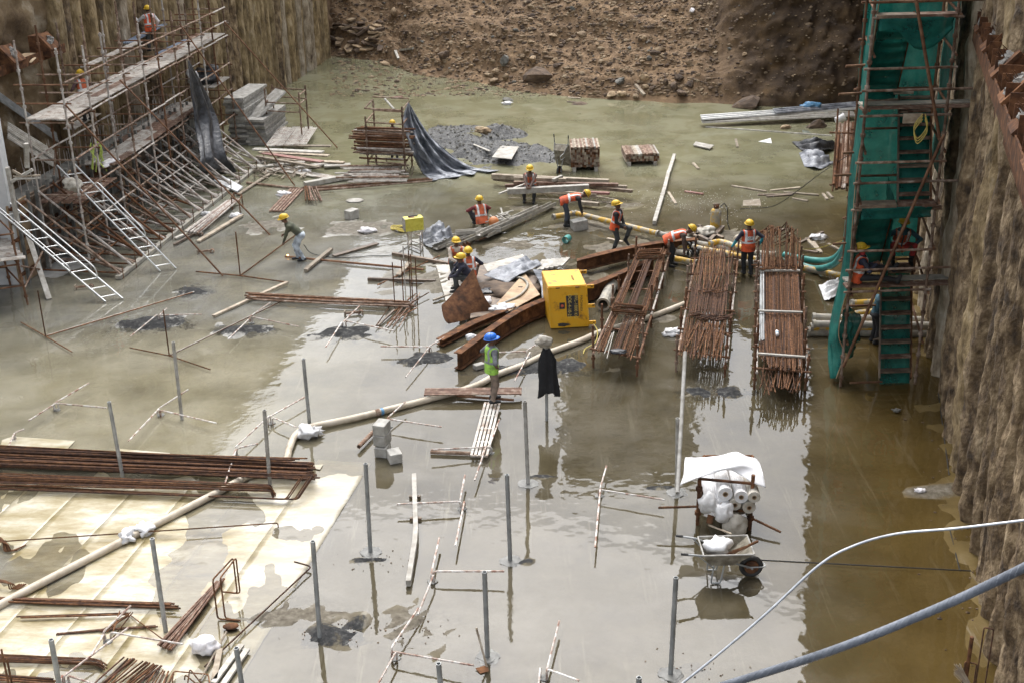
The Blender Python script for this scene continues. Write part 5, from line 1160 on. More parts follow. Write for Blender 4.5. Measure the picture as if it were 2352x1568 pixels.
# ---------------------------------------------------------------- loops and odd bars on the white sheet
fr_ = thing('bent_bars', 'rusty rectangular bar loops standing at the slanting bundle end', 'rebar', G(510, 1420))
for o_ in (0, .12):
    a = G(500, 1420, .02) + Vector((o_, .1*o_, 0)); t1 = UP(a, 1330 if not o_ else 1326); b_ = G(545, 1362, .05) + Vector((o_*.4, 0, 0)); t2 = UP(b_, 1280); MB().tube(bent([G(552, 1424, .02), a, t1, t2, b_, G(512, 1358, .1)], .06), .014, 6).build('loop', rebar, fr_)
fr_ = thing('bent_bars', 'tangle of bent bars at the bottom of the white sheet', 'rebar', G(440, 1545))
for pts in ([(395, 1575), (398, 1540), (478, 1548), (482, 1568)], [(430, 1575), (436, 1535), (465, 1572)], [(424, 1560), (425, 1548), (470, 1585)]):
    MB().tube(bent([G(x, y, .05 + .1*(i % 2)) for i, (x, y) in enumerate(pts)], .05), .011, 5).build('loop', rebar, fr_)
fr_ = thing('bent_bars', 'hooked bar ends entering at the left edge above the hose', 'rebar', G(10, 1260))
for k in range(5): MB().tube(bent([G(-40, 1215 + 4*k, .12), G(6 + 3*k, 1236 + 3*k, .16), G(10 + 4*k, 1266, .03), G(40 + 5*k, 1262 - 3*k, .03)], .05), .013, 6).build('bar', rebar, fr_)
fr_ = thing('bent_bars', 'hooked bar ends at the left edge beside the hose end', 'rebar', G(20, 1350))
for k in range(4): MB().tube(bent([G(-40, 1324 + 2*k, .12), G(18 + 5*k, 1334 + 2*k, .15), G(22 + 5*k, 1354, .03), G(45 + 5*k, 1340, .03)], .05), .012, 6).build('bar', rebar, fr_)
fr_ = thing('bent_bars', 'crossed thin bars behind the grey pole on the white sheet', 'rebar', G(280, 1440))
for a, b_ in (((245, 1450), (300, 1405)), ((258, 1465), (305, 1405)), ((300, 1412), (375, 1468)), ((258, 1455), (275, 1402))): T(G(*a, .03), G(*b_, .12), .011, rebar, 'bar', fr_, 6)
fr_ = thing('bent_bars', 'two upright bars in the bottom left corner', 'rebar', G(15, 1568))
for x, yt in ((22, 1490), (30, 1512)): a = G(x + 4, 1600, 0); MB().tube([a, UP(a, yt)], .015, 6).build('bar', rebar, fr_)
fr_ = thing('bent_bars', 'upright loop of thin bars at the bottom right corner', 'rebar', G(2250, 1568))
for pts in ([(2236, 1600, 0), (2244, 1440, 1), (2268, 1444, 1), (2258, 1600, 0)], [(2205, 1600, 0), (2216, 1518, 1), (2241, 1524, 1), (2232, 1600, 0)]):
    a, b_ = G(pts[0][0], pts[0][1]), G(pts[3][0], pts[3][1]); MB().tube(bent([a, UP(a, pts[1][1]), UP(b_, pts[2][1]), b_], .03), .011, 6).build('loop', rebar2, fr_)
a = G(2212, 1600, 0); T(a, UP(a, 1462), .03, rust, 'post', None, 8, label='brown stub post beside the thin bar loop', cat='post')

# ---------------------------------------------------------------- white membrane laid in strips
membM = bpy.data.materials.new('silted_membrane'); t, L, b = nodes(membM); P_, PX, PY, PZ = posxyz(t, L)
mp = N(t, 'ShaderNodeMapping'); mp.inputs['Rotation'].default_value = (0, 0, R(20)); mp.inputs['Scale'].default_value = (.55, 1.5, 1); L(P_, mp.inputs[0])
n1 = noiseN(t, L, mp.outputs[0], 1.0, 9, .68)
cc = ramp(t, L, n1, [(.34, (.15,.12,.055)), (.43, (.27,.22,.115)), (.52, (.38,.335,.225)), (.63, (.55,.52,.44))])
n2 = noiseN(t, L, P_, 7, 8, .7); cc = mixc(t, L, mth(t, L, 'MULTIPLY', smooth(t, L, n2, .5, .7), .5), cc, (.30,.25,.15))
dist = mth(t, L, 'ADD', mth(t, L, 'MULTIPLY', PX, -1), mth(t, L, 'MULTIPLY', PY, .18))
cc = mixc(t, L, mth(t, L, 'MULTIPLY', smooth(t, L, mth(t, L, 'ADD', dist, mth(t, L, 'MULTIPLY', n1, 2.5)), 10.2, 7.4), .6), cc, (.40,.375,.33))
L(cc, b.inputs['Base Color']); b.inputs['Roughness'].default_value = .3
bp = N(t, 'ShaderNodeBump'); bp.inputs['Strength'].default_value = .3; bp.inputs['Distance'].default_value = .02; L(noiseN(t, L, mp.outputs[0], 5, 6), bp.inputs['Height']); L(bp.outputs[0], b.inputs['Normal'])
E0, E1 = G(545, 1568), G(852, 1062); md_ = (E1-E0).normalized(); mn_ = Vector((-md_.y, md_.x, 0)); E0 = E0 - md_*6
ms = thing('membrane_sheet', 'white waterproofing membrane laid in strips in the left foreground', 'membrane', E0)
Lm = (E1-E0).length; W_ = 1.05
for k in range(9):
    far = Lm + [0, -.1, .2, .5, .6, .9, 1.0, .8, 1.3][k]
    if k > 1:
        far = min((f_ for f_ in np.arange(4, 16, .05)), key=lambda f_: abs(proj(E0 + md_*f_ + mn_*(W_*(k+.5)))[1] - (1082 + 4*(k % 3))))
    def fn(u, v, k=k, far=far):
        p = E0 + md_*far*u + mn_*(W_*k + (W_+.06)*v)
        z = -.0005 + .016*fb((p.x*.8, p.y*.5, 5), 1, 5) - .010*max(0, u*far - far + 1.0) + .004*(v > .93) + .0008*k
        return Vector((p.x + (.02*nz((p.y*3, k, 0)) if v == 0 else 0), p.y, z))
    MB().grid(fn, 70, 9).build('strip', membM, ms, smooth=True, solid=.003)
a = [G(5, 1010, .015), G(30, 1002, .015), G(172, 1012, .015), G(152, 1034, .015), G(0, 1030, .015)]
MB().prism(a, (0, 0, .006)).build('membrane_scrap', membM, None, 'loose cream membrane piece above the rebar heap', 'membrane')
MB().prism([G(262, 1033, .015), G(275, 1030, .015), G(390, 1040, .015), G(384, 1050, .015)], (0, 0, .006)).build('membrane_scrap', membM, None, 'narrow white membrane strip behind the grey pole', 'membrane')
MB().prism([G(690, 1070, .015), G(742, 1066, .015), G(735, 1078, .015)], (0, 0, .006)).build('membrane_scrap', membM, None, 'small white membrane corner at the rebar heap end', 'membrane')

# ---------------------------------------------------------------- hoses
hs_ = thing('hose', 'long beige discharge hose snaking across the flooded floor', 'hose', G(700, 985))
h1 = [G(-60, 1420, .07), G(120, 1325, .07), G(320, 1222, .07), G(480, 1140, .07), G(560, 1098, .06), G(650, 1060, .07), G(664, 1030, .07), G(678, 1000, .07), G(706, 982, .08), G(800, 962, .07), G(880, 943, .07), G(1000, 912, .07), G(1090, 886, .08), G(1140, 860, .08), G(1200, 838, .08), G(1260, 810, .07), G(1330, 784, .07), G(1380, 762, .07), G(1440, 745, .07), G(1510, 722, .07), G(1572, 698, .07)]
MB().tube(curve(h1, 8), .072, 12).build('hose_body', hoseM, hs_, smooth=True)
for x, y in ((872, 946),):
    a = G(x - 10, y + 2, .07); d = (G(x + 14, y - 4, .07) - a); MB().tube([a, a + d*.4], .079, 12).build('clamp', tubeM, hs_); MB().tube([a + d*.5, a + d*.75], .077, 12).build('blue_band', blueP, hs_)
def wrap(p, r, label, seed, mat=plast): return lumpy(p, r, mat, 'plastic_wrap', label, 'plastic wrap', seed, amp=.75, sc=2.2)
wrap(G(709, 990, .1), (.24, .2, .13), 'white plastic wrapped round the hose joint by the pipe post', 3)
wrap(G(291, 1231, .1), (.14, .17, .12), 'left white rag tied round the hose on the sheet', 5); wrap(G(328, 1214, .1), (.18, .15, .11), 'right white rag tied round the hose on the sheet', 6)
lumpy(G(470, 1482, .12), (.22, .16, .15), MATS['litter_paper'], 'cloth_bundle', 'pinkish white bundle lying on the white sheet', 'bundle', 12, amp=.5)

# ---------------------------------------------------------------- helmet-like bowl, shovel, planks at the sheet corner
sv = thing('shovel', 'shovel with dark blade lying at the corner of the white sheet', 'shovel', G(530, 1435))
T(G(460, 1560, .05), G(520, 1450, .08), .018, wood, 'handle', sv); MB().lump(G(530, 1437, .06), (.13, .10, .035), 2, .2, 1, 3).build('blade', rust, sv, smooth=True)
for (x0, y0, x1, y1, lab) in ((555, 1480, 490, 1568, 'left pale plank at the sheet corner'), (568, 1490, 512, 1572, 'right pale plank at the sheet corner'), (505, 1490, 492, 1560, 'upright-lying grey pole at the sheet corner')):
    MB().beam(G(x0, y0, .06), G(x1, y1, .06), .09, .04).build('plank', [boardW, wood][x0 == 505], None, lab, 'plank')
sv = thing('shovel', 'shovel leaning against the pipe post at the bottom centre', 'shovel', G(1112, 1535))
h0, h1_ = D(1094, 1441, G(1112, 1530).y + .15), G(1118, 1530, .04); T(h0, h1_, .017, wood, 'handle', sv); MB().add([G(1092, 1534, .02), G(1118, 1526, .05), G(1124, 1540, .02), G(1103, 1546, .01)], [(0, 1, 2, 3)]).build('blade', rust, sv, solid=.006)

# ---------------------------------------------------------------- concrete blocks
def block(c, a, label, tilt=0, s=(.19, .10, .10)):
    d = Vector((math.cos(a), math.sin(a), tilt)).normalized(); _, s1, u1 = frame(d); m = MB().box(c, d*s[0], s1*s[1], u1*s[2])
    o = m.build('concrete_block', conc, None, label, 'block', 'loose concrete blocks'); md = o.modifiers.new('bevel', 'BEVEL'); md.width = .018; md.segments = 2; return o
q = G(880, 1043, .0)
for k, lab in enumerate(('bottom concrete block of the stack of three', 'middle concrete block of the stack of three', 'top concrete block of the stack of three')):
    block(q + Vector((0, .02*k, .13 + .235*k)), [1.35, 1.2, 1.25][k], lab, [.1, 0, .04][k], (.17, .13, .115))
block(G(906, 1046, .11), 1.9, 'concrete block lying right of the block stack', .05, (.15, .13, .11))
block(G(808, 492, .15), .9, 'grey concrete block standing on the wet floor at centre left', 0, (.20, .15, .15)); block(G(1330, 516, .15), .3, 'rounded concrete block supporting the yellow pipe end', .1, (.24, .18, .16))
block(G(1100, 840, .07), .6, 'small pale brick near the girder end', 0, (.13, .08, .06))
MB().lump(G(815, 461, .02), (.32, .26, .035), 2, .06).build('lid', boardW, None, 'pale round lid lying on the wet floor', 'lid', smooth=True)

# ---------------------------------------------------------------- gratings and walkways
def grating(label, pa, pb, wd, mat, slats=5, z=.12, cross=5): a, b_ = G(*pa, z), G(*pb, z); return plank(a, b_, wd, mat, None, slats, 'grating', (0, 0, 1), label, 'grating', None, cross)
grating('rusty slatted walkway lying across the beige hose', (975, 899), (1198, 897), .34, deckR, 5, .18); grating('pale slatted walkway under the lime-vested man', (1100, 1046), (1131, 924), .36, deckW, 5, .12)
grating('brown slatted plank lying left of the folded bars', (634, 485), (682, 434), .5, deckR, 5, .05)
pipeline('steel_pipe', [(989, 1037), (1110, 1042)], .04, tubeM, 'rusty tube lying at the lower end of the pale walkway', z=.05, flange=False); pipeline('steel_pipe', [(824, 1025), (866, 982)], .045, tubeM, 'rusty tube leaning left of the block stack', z=.1, flange=False)
pipeline('steel_pipe', [(1050, 908), (1180, 918)], .03, tubeR, 'thin rusty tube under the slatted walkway', z=.05, flange=False)
wb_ = thing('bent_beam', 'white bent steel channel lying in water at the bottom centre', 'beam', G(955, 1220))
B0 = [G(951, 1092, .14), G(955, 1215, .14), G(953, 1245, .12), G(938, 1338, .08)]
for a, b_ in zip(B0, B0[1:]): MB().beam(a, b_ + (b_-a).normalized()*.01, .085, .12).build('segment', boardW, wb_)
for x, y in ((952, 1140), (954, 1190)): MB().beam(G(x - 12, y, .03), G(x + 14, y, .03), .06, .05).build('packer', woodD, wb_)

# ---------------------------------------------------------------- yellow lifting box
b0, b1 = G(1265, 755, .01), G(1353, 750, .01); bx = (b1-b0); bw = bx.length; bx.normalize(); byv = Vector((-bx.y, bx.x, 0)); bh, bd = 1.10, 1.22
yb = thing('lifting_box', 'worn yellow steel lifting box tipped on its side', 'box', b0)
def YB(a, d_, z): return b0 + bx*a + byv*d_ + Vector((-.06*z, 0, z))
m = MB(); m.add([YB(0, 0, 0), YB(bw, 0, 0), YB(bw, bd, 0), YB(0, bd, 0), YB(0, 0, bh), YB(bw, 0, bh), YB(bw, bd, bh), YB(0, bd, bh)], [(3, 2, 1, 0), (4, 5, 6, 7), (0, 1, 5, 4), (1, 2, 6, 5), (2, 3, 7, 6), (3, 0, 4, 7)])
o = m.build('body', yel, yb); md = o.modifiers.new('bevel', 'BEVEL'); md.width = .012; md.segments = 2
for z in (bh + .008,): MB().box(YB(bw/2, .02, z - .03), bx*(bw/2 + .012), byv*.02, Vector((0, 0, .02))).build('rim', yel, yb)
MB().box(YB(bw/2, bd*.5, bh + .012), bx*(bw/2 - .01), byv*(bd/2 - .02), Vector((0, 0, .01))).build('top_plate', yel, yb)
MB().box(YB(.015, -.012, bh/2), bx*.02, byv*.012, Vector((-.06*bh/2, 0, bh/2 - .02))).build('edge_strip', yel, yb); MB().box(YB(bw-.015, -.012, bh/2), bx*.02, byv*.012, Vector((-.06*bh/2, 0, bh/2 - .02))).build('edge_strip', yel, yb)
for a, d_, z in ((bw, .02, .1), (bw, .02, .55), (bw, .02, bh - .03), (bw, bd - .1, bh - .03)):
    lg = MB().box(YB(a + .09, d_, z), bx*.09, byv*.02, Vector((0, 0, .045))).build('lug', yel, yb); MB().tube([YB(a + .13, d_ - .025, z), YB(a + .13, d_ + .025, z)], .02, 8).build('eye', rust, lg)
for a in (.25, .75): MB().box(YB(a*bw, -.012, bh - .02), bx*.05, byv*.012, Vector((0, 0, .012))).build('hinge', rust, yb)
def on_front(a, z, o_, up_x):               # face matrix; letters run down the face
    M_ = Matrix((Vector((0, 0, -1)), bx, -byv)).transposed().to_4x4(); M_.translation = YB(a, -.014 - o_, z) - b0; return M_
fx = bw
pl_ = MB().box(YB(.60*fx, -.006, .58), bx*.15, byv*.004, Vector((-.06*.28, 0, .28))).build('notice_panel', signK, yb)
pd_ = MB().box(YB(.335*fx, -.006, .60), bx*.07, byv*.004, Vector((0, 0, .085))).build('notice_panel', signK, yb)
for body, a, z, sz, mt in (('SWL-1000 KG', .685, .58, .115, letterY), ('DOE-4-10-25', .525, .58, .115, letterY), ('MACHINEX', .83, .64, .085, letterK)):
    tx = text3d(body, sz, mt, yb, 'lettering', .001); tx.matrix_local = on_front(a*fx, z, .0, 0)
MB().tube([YB(.335*fx, -.010, .60), YB(.335*fx, -.018, .60)], .038, 16).build('red_disc', dotR, yb)
tx = text3d('MACHINEX', .07, letterK, yb, 'lettering', .001); M_ = Matrix((-byv, bx, Vector((0, 0, 1)))).transposed().to_4x4(); M_.translation = YB(.72*fx, .55, bh + .026) - b0; tx.matrix_local = M_
MB().lump(YB(.28*fx, -.004, .09), (.16, .006, .05), 2, .9, 3, 5).build('tar_smear', letterK, yb)

# ---------------------------------------------------------------- girders, bent plate, junk platform
def ibeam(name, label, pts, hgt, fw_, mat, web=.02):
    root = thing(name, label, 'girder', pts[0]); 
    for nm, z, w_, t_ in (('bottom_flange', 0.012, fw_, .024), ('web', hgt/2, web, hgt-.05), ('top_flange', hgt - .012, fw_, .024)):
        m = MB(); P = [Vector(p) for p in pts]; vs = []; n = len(P)
        for i, p in enumerate(P):
            d = (P[min(i+1, n-1)] - P[max(i-1, 0)]); d.z = 0; d.normalize(); s = Vector((d.y, -d.x, 0))
            for e, f in ((-1, -1), (1, -1), (1, 1), (-1, 1)): vs.append(p + s*e*w_/2 + Vector((0, 0, z + f*t_/2)))
        fs = [(i*4+j, i*4+(j+1) % 4, (i+1)*4+(j+1) % 4, (i+1)*4+j) for i in range(n-1) for j in range(4)] + [(3, 2, 1, 0), tuple((n-1)*4+j for j in range(4))]
        m.add(vs, fs).build(nm, mat, root)
    return root
ibeam('girder', 'long rusty steel girder running past the yellow box', curve([G(1052, 848, .02), G(1150, 775, .02), G(1230, 730, .02), G(1370, 682, .03), G(1500, 625, .03)], 6), .42, .20, rust)
ibeam('girder', 'bent rusty girder lying behind the yellow box', curve([D(1325, 625, 33.6), G(1360, 615, .12), G(1430, 598, .10), G(1520, 582, .08), G(1600, 575, .08)], 6), .36, .22, rust)
ibeam('girder', 'flat rusty channel sliding under the bent plate', [G(1010, 793, .02), G(1090, 752, .05), G(1180, 715, .12)], .16, .22, rust)
la = [G(1018, 706, .02) + Vector((0, 0, .45)), G(1025, 730, .15), G(1040, 748, .04)]
lb = [D(1088, 620, 30.6), D(1108, 668, 30.2), G(1132, 718, .12)]
A_, B_, C_, D_ = D(1014, 702, 29.9), D(1087, 617, 31.0), D(1133, 713, 30.3), D(1030, 744, 29.55)
def bp_(u, v):
    p = A_.lerp(B_, u).lerp(D_.lerp(C_, u), v); return p + Vector((-.1, -.5, -.1)).normalized()*.13*math.sin(math.pi*v) + Vector((0, 0, -.10*math.sin(math.pi*u))) + Vector((0, .16*math.sin(math.pi*u), 0))
MB().grid(bp_, 16, 12).build('bent_plate', rust, None, 'large curved rusty steel plate in front of the huddled trio', 'steel plate', solid=.014)
jp = thing('scrap_platform', 'muddy board platform covered with scrap behind the girder', 'platform', G(1120, 680))
def slab(pxs, z, th, nm, mat, par=jp): MB().prism([G(x, y, z) for x, y in pxs], (0, 0, th)).build(nm, mat, par)
slab([(1002, 612), (1095, 600), (1140, 690), (1035, 735)][::-1], .03, .03, 'board', boardW); slab([(1095, 606), (1240, 640), (1190, 715), (1080, 735)][::-1], .10, .05, 'board', woodD)
slab([(1140, 700), (1205, 628), (1240, 678), (1170, 716)][::-1], .24, .02, 'plywood_sheet', plyw); slab([(1110, 612), (1200, 588), (1212, 600), (1120, 628)][::-1], .12, .05, 'board', boardW)
MB().lump(G(1165, 665, .14), (.9, .6, .12), 3, .5, 2, 3).build('soil_heap', rockB, jp, smooth=True); MB().lump(G(1120, 672, .16), (.3, .2, .12), 2, .6, 2, 6).build('rag_heap', tarpK, jp)
loft([G(1110, 632, .28), G(1150, 612, .34), G(1205, 590, .34)], [G(1165, 650, .22), G(1200, 628, .34), G(1245, 606, .30)], 22, 14, .06, 1.5, 6, tarpG, 'tarpaulin', None, 'crumpled grey plastic sheet on the scrap platform', 'tarpaulin', nrm=(0, 0, 1))
MB().tube(curve([G(1130, 705, .2), G(1160, 695, .26), G(1195, 678, .3), G(1212, 655, .3), G(1200, 640, .28), G(1185, 638, .26)], 6), .035, 8).build('hose', greypipe, None, 'short grey hose curled on the scrap platform', 'hose', smooth=True)
lumpy(G(1160, 708, .22), (.33, .24, .10), plast, 'plastic_sheet', 'white crumpled plastic beside the bent plate', 'plastic', 9, amp=.7, sc=2.4); lumpy(G(1085, 775, .12), (.16, .1, .08), plast, 'plastic_sheet', 'small white rag on the girder flange', 'rag', 4, amp=.6)
lumpy(G(1118, 690, .2), (.12, .2, .08), paper, 'plastic_sheet', 'white scrap under the seated man by the plate', 'scrap', 14, amp=.6)
for k in range(6): MB().beam(G(1232 + k*11, 622 - k*2, .22), G(1250 + k*11, 598 - k*1, .24), .12, .05).build('offcut_board', boardW, None, '%s pale timber offcut in the row behind the yellow box' % ('leftmost second third fourth fifth rightmost'.split()[k]), 'board', 'offcuts behind the yellow box')
wires = MB()
for k in range(7): wires.tube(curve([G(1225 + 3*k, 620, .3), G(1236 + 2*k, 640 + 2*k, .35), G(1245, 660 + 3*k, .3), G(1248, 690, .25)], 5), .014, 5)
wires.build('cable_bunch', tarpG, None, 'bunch of loose cables hanging left of the yellow box', 'cable')
pipeline('steel_pipe', [(1385, 700), (1405, 655)], .16, greypipe, 'short fat muddy pipe spilling water beside the left rack', z=.16)

# ---------------------------------------------------------------- jacket on a post
q = G(1256, 965, 0); jk = thing('jacket_post', 'grey post carrying a hanging black jacket', 'post', q); pt = UP(q, 790)
T(q, pt, .034, galv, 'post', jk, 10); lumpy(pt + Vector((-.05, 0, .05)), (.17, .12, .12), sack, 'cloth_bag', None, None, 3, jk)
jt = UP(q, 800).z; jb = UP(q, 905).z
def jack(u, v):
    a = 2*math.pi*u; z = jt + (jb-jt)*v; w_ = .07 + .10*min(1, v*4) + .05*max(0, v-.3); d_ = .06 + .05*v
    k = 1 + (.10 + .16*v)*math.sin(a*5 + 2.2*v + math.sin(a)) + .12*fb((math.cos(a)*2, math.sin(a)*2, v*3), 1, 4)
    sl_ = .55*max(0, 1 - abs((a - 4.9)/.35))*min(1, v*2)          # open front
    return Vector((q.x + math.cos(a)*w_*k + .03*v, q.y + math.sin(a)*d_*k*(1 - sl_), z - (.07*math.sin(a*2 + 1) + .05*fb((a*1.3, 2, 1), 1, 4))*v))
MB().grid(jack, 56, 26).build('jacket', clothK, None, 'black jacket hung over the grey post in the water', 'jacket', smooth=True, solid=.006)

# ---------------------------------------------------------------- stacks of formwork panels by the far pile wall
ORD = ['topmost', 'second', 'third', 'fourth', 'fifth', 'sixth', 'seventh', 'eighth', 'ninth', 'tenth', 'eleventh', 'twelfth', 'thirteenth', 'fourteenth', 'fifteenth', 'sixteenth', 'seventeenth', 'eighteenth']
pw_, pl2, ph_ = .80, 2.9, .105
m = MB()
m.box((0, 0, .045), (pw_/2, 0, 0), (0, pl2/2, 0), (0, 0, .006))
for e in (-1, 1): m.box((e*(pw_/2-.02), 0, 0), (.02, 0, 0), (0, pl2/2, 0), (0, 0, .042)); m.box((0, e*(pl2/2-.02), 0), (pw_/2-.041, 0, 0), (0, .02, 0), (0, 0, .042))
for k in range(5): m.box((0, -pl2/2 + pl2*(k+.7)/5.4, -.005), (pw_/2-.041, 0, 0), (0, .015, 0), (0, 0, .03))
pan_me = bpy.data.meshes.new('formwork_panel'); pan_me.from_pydata([tuple(q) for q in m.v], [], m.f); pan_me.materials.append(panelM)
def panel_stack(base, n, word):
    for k in range(n):
        o = bpy.data.objects.new('formwork_panel', pan_me); COL.objects.link(o)
        o.location = base + Vector((U(-.05, .05), U(-.12, .12), .06 + ph_*k)); o.rotation_euler = (0, U(-.01, .01), -.13 + U(-.04, .04))
        tag(o, '%s pale formwork panel %s of the %s stack' % (ORD[n-1-k], 'from the top' if k < n-1 else 'on top', word), 'panel', 'stacked formwork panels')
panel_stack(G(553, 335) + Vector((.1, 1.5, 0)), 18, 'tall'); panel_stack(G(592, 336) + Vector((.12, 1.5, 0)), 10, 'lower')
MB().box(G(592, 336) + Vector((.3, 1.2, 1.45)), Vector((.5, .55, .42)), Vector((-.25, .3, 0)), Vector((-.02, 0, .03))).build('formwork_panel', panelM, None, 'loose panel lying slanted on the lower panel stack', 'panel')
cg = thing('tube_cage', 'small open tube cage around slatted gratings at the pond edge', 'scaffold', G(660, 318))
cps = [((618, 322), 204), ((634, 307), 195), ((695, 327), 212), ((710, 313), 196)]; cb = []
for (x, y), yt in cps: a = G(x, y); cb.append(a); post_mb(a, UP(a, yt)).build('post', tubeM, cg)
for z in (1.55, 1.2):
    for i, j in ((0, 2), (1, 3), (0, 1), (2, 3)): T(cb[i] + Vector((0, 0, z + .35*(i == 1 or j == 3))), cb[j] + Vector((0, 0, z + .35*(i == 1 or j == 3))), .026, tubeM, 'ledger', cg)
for k in range(8):
    a, b_ = G(618 + k*11, 336 - k*.6, .25 + .03*(k % 3)), G(650 + k*10, 292 + (k % 3)*2, .3); plank(a, b_, .30, deckW, None, 5, 'grating', (0, 0, 1), '%s pale slatted grating from the left in the small tube cage' % ('leftmost second third fourth fifth sixth seventh last'.split()[k]), 'grating', 'gratings stored in the tube cage')

# ---------------------------------------------------------------- tube stack with the grey tarp
ts = thing('tube_stack', 'stack of rusty scaffold tubes in an open post frame', 'tube stack', G(885, 400))
sb = [G(847, 402), G(931, 408)]; sbb = [p + Vector((.15, 1.5, 0)) for p in sb]
for a, yt in ((sb[0], 268), (sb[1], 245), (sbb[0], 232), (sbb[1], 250)): post_mb(a, UP(a, yt)).build('post', tubeM, ts)
for z in (.5, 1.95, 2.45):
    T(sb[0] + Vector((0, -.04, z)), sb[1] + Vector((0, -.04, z)), .028, tubeM, 'ledger', ts); T(sbb[0] + Vector((0, 0, z + .1)), sbb[1] + Vector((0, 0, z + .1)), .028, tubeM, 'ledger', ts)
    for e in (0, 1): T(sb[e] + Vector((0, 0, z)), sbb[e] + Vector((0, 0, z)), .028, tubeM, 'transom', ts)
for k in range(54):
    z = .58 + 1.1*(k/54.0) + U(-.03, .03); yy = U(0, 1.3) if k < 46 else U(.2, .8); a = sb[0] + Vector((-.35 + U(-.35, .25), yy, z)); b_ = sb[1] + Vector((.15 + U(-.2, .3), yy + U(-.1, .1), z + U(-.05, .05))); MB().pipe(a, b_, .032, .25, 7).build('tube', RNG.choice([tubeM, tubeR, rust, tubeW]), ts)
for k in range(12): y = 352 + k*3.3; MB().tube([G(775 + U(-25, 40), y + 30, .1 + U(0, .35)), G(925 + U(-15, 15), y + 28, .12 + U(0, .35))], .033, 7).build('tube', RNG.choice([tubeW, tubeM, boardW]), ts)
T(UP(G(931, 408), 262) + Vector((-.3, .3, .1)), D(884, 228, 46.3), .04, galvW, 'loose_tube', ts)
m = MB()
for k in range(46): a = G(860 + U(-18, 85), 402 + U(-10, 14), .02); m.beam(a, a + Vector((U(-.4, .4), U(-.4, .4), U(.05, .45))), .035, .02)
m.build('splinters', wood, ts, kind='stuff')
la = [D(937, 236, 45.3), D(926, 275, 44.9), D(940, 335, 44.5), G(965, 390, .12), G(990, 416, .03)]
lb = [D(940, 238, 45.3), D(972, 290, 45.4), D(1010, 335, 45.3), G(1080, 382, .12), G(1148, 392, .03)]
loft(la, lb, 90, 60, .22, 3.4, 15, tarpG, 'tarpaulin', None, 'big grey tarpaulin draped off the tube stack onto the floor', 'tarpaulin', zmin=.02)

# ---------------------------------------------------------------- board heap between the scaffold and the tube stack
def boards(rows, cat='board', name='board'):
    for x0, y0, x1, y1, w_, h_, z, mat, lab in rows: MB().beam(G(x0, y0, z), G(x1, y1, z + .02), w_, h_).build(name, mat, None, lab, cat)
boards([(582, 343, 742, 350, .30, .05, .42, boardW, 'wide pale board on top of the board heap'), (605, 352, 740, 372, .26, .04, .34, redW, 'faded red board in the board heap'), (590, 360, 735, 385, .16, .07, .30, wood, 'brown squared timber in the board heap'), (595, 350, 755, 358, .25, .05, .22, wood, 'grey board under the wide pale board'),
 (632, 335, 760, 336, .2, .05, .25, wood, 'thin board at the back of the board heap'), (592, 383, 700, 372, .3, .04, .14, boardW, 'pale board at the front of the board heap'), (612, 394, 780, 372, .28, .05, .1, boardW, 'long pale board in front of the board heap'), (640, 366, 790, 374, .22, .05, .16, wood, 'brown board reaching towards the tube stack'),
 (700, 424, 864, 394, .22, .16, .10, boardW, 'heavy pale notched beam right of the board heap'), (546, 448, 624, 397, .12, .05, .05, wood, 'pale plank lying from the white panel to the board heap'), (745, 382, 805, 378, .30, .05, .10, boardW, 'short wide pale board near the tube stack'), (818, 408, 862, 402, .12, .05, .05, boardW, 'short pale slat under the tube stack')])
grating('long pale slatted grating lying in front of the board heap', (626, 386), (784, 412), .42, deckW, 6, .08)
m = MB()
for k in range(80): a = G(575 + U(0, 125), 398 + U(-28, 12), .03 + U(0, .1)); m.beam(a, a + Vector((U(-.5, .5), U(-.5, .5), U(-.02, .2))), U(.03, .07), .025)
m.build('wood_scraps', wood, None, 'litter of broken wood scraps around the board heap', 'wood scraps', kind='stuff')
pipeline('steel_pipe', [(566, 420), (690, 434)], .04, tubeM, 'rusty tube lying in front of the wood scraps', z=.05, flange=False)
o = MB().prism([G(490, 418, .12), G(508, 405, .16), G(558, 432, .1), G(545, 443, .06)][::-1], (0, 0, .05)).build('white_panel', concW, None, 'small white foam panel beside the sole channel', 'panel')

# things along the sole channel
bd = thing('tube_bundle', 'bundle of pale tubes lying beside the sole channel', 'tube bundle', G(470, 500))
for k in range(9): T(G(425 + k*4, 532 + k*.5, .12 + .05*(k % 2)), G(522 + k*3.5, 462 - k*.6, .18), .03, RNG.choice([tubeW, tubeW, deckR]), 'tube', bd)
st_ = thing('steel_stool', 'small open steel stool frame near the pale tube bundle', 'stool', G(545, 488))
for x, y in ((534, 482), (552, 490), (558, 476), (540, 470)): a = G(x, y); T(a, a + Vector((0, 0, .42)), .02, rust, 'leg', st_, 6)
for a, b_ in (((534, 482), (552, 490)), ((552, 490), (558, 476)), ((558, 476), (540, 470)), ((540, 470), (534, 482))): T(G(*a) + Vector((0, 0, .41)), G(*b_) + Vector((0, 0, .41)), .02, rust, 'rail', st_, 6)
boards([(455, 555, 556, 494, .14, .06, .05, wood, 'muddy plank in front of the pale tube bundle'), (402, 548, 470, 520, .12, .05, .05, boardW, 'short pale plank at the foot of the aluminium ladder'), (400, 562, 480, 518, .08, .05, .06, woodD, 'dark slat between the ladder and the tube bundle')], 'plank', 'plank')
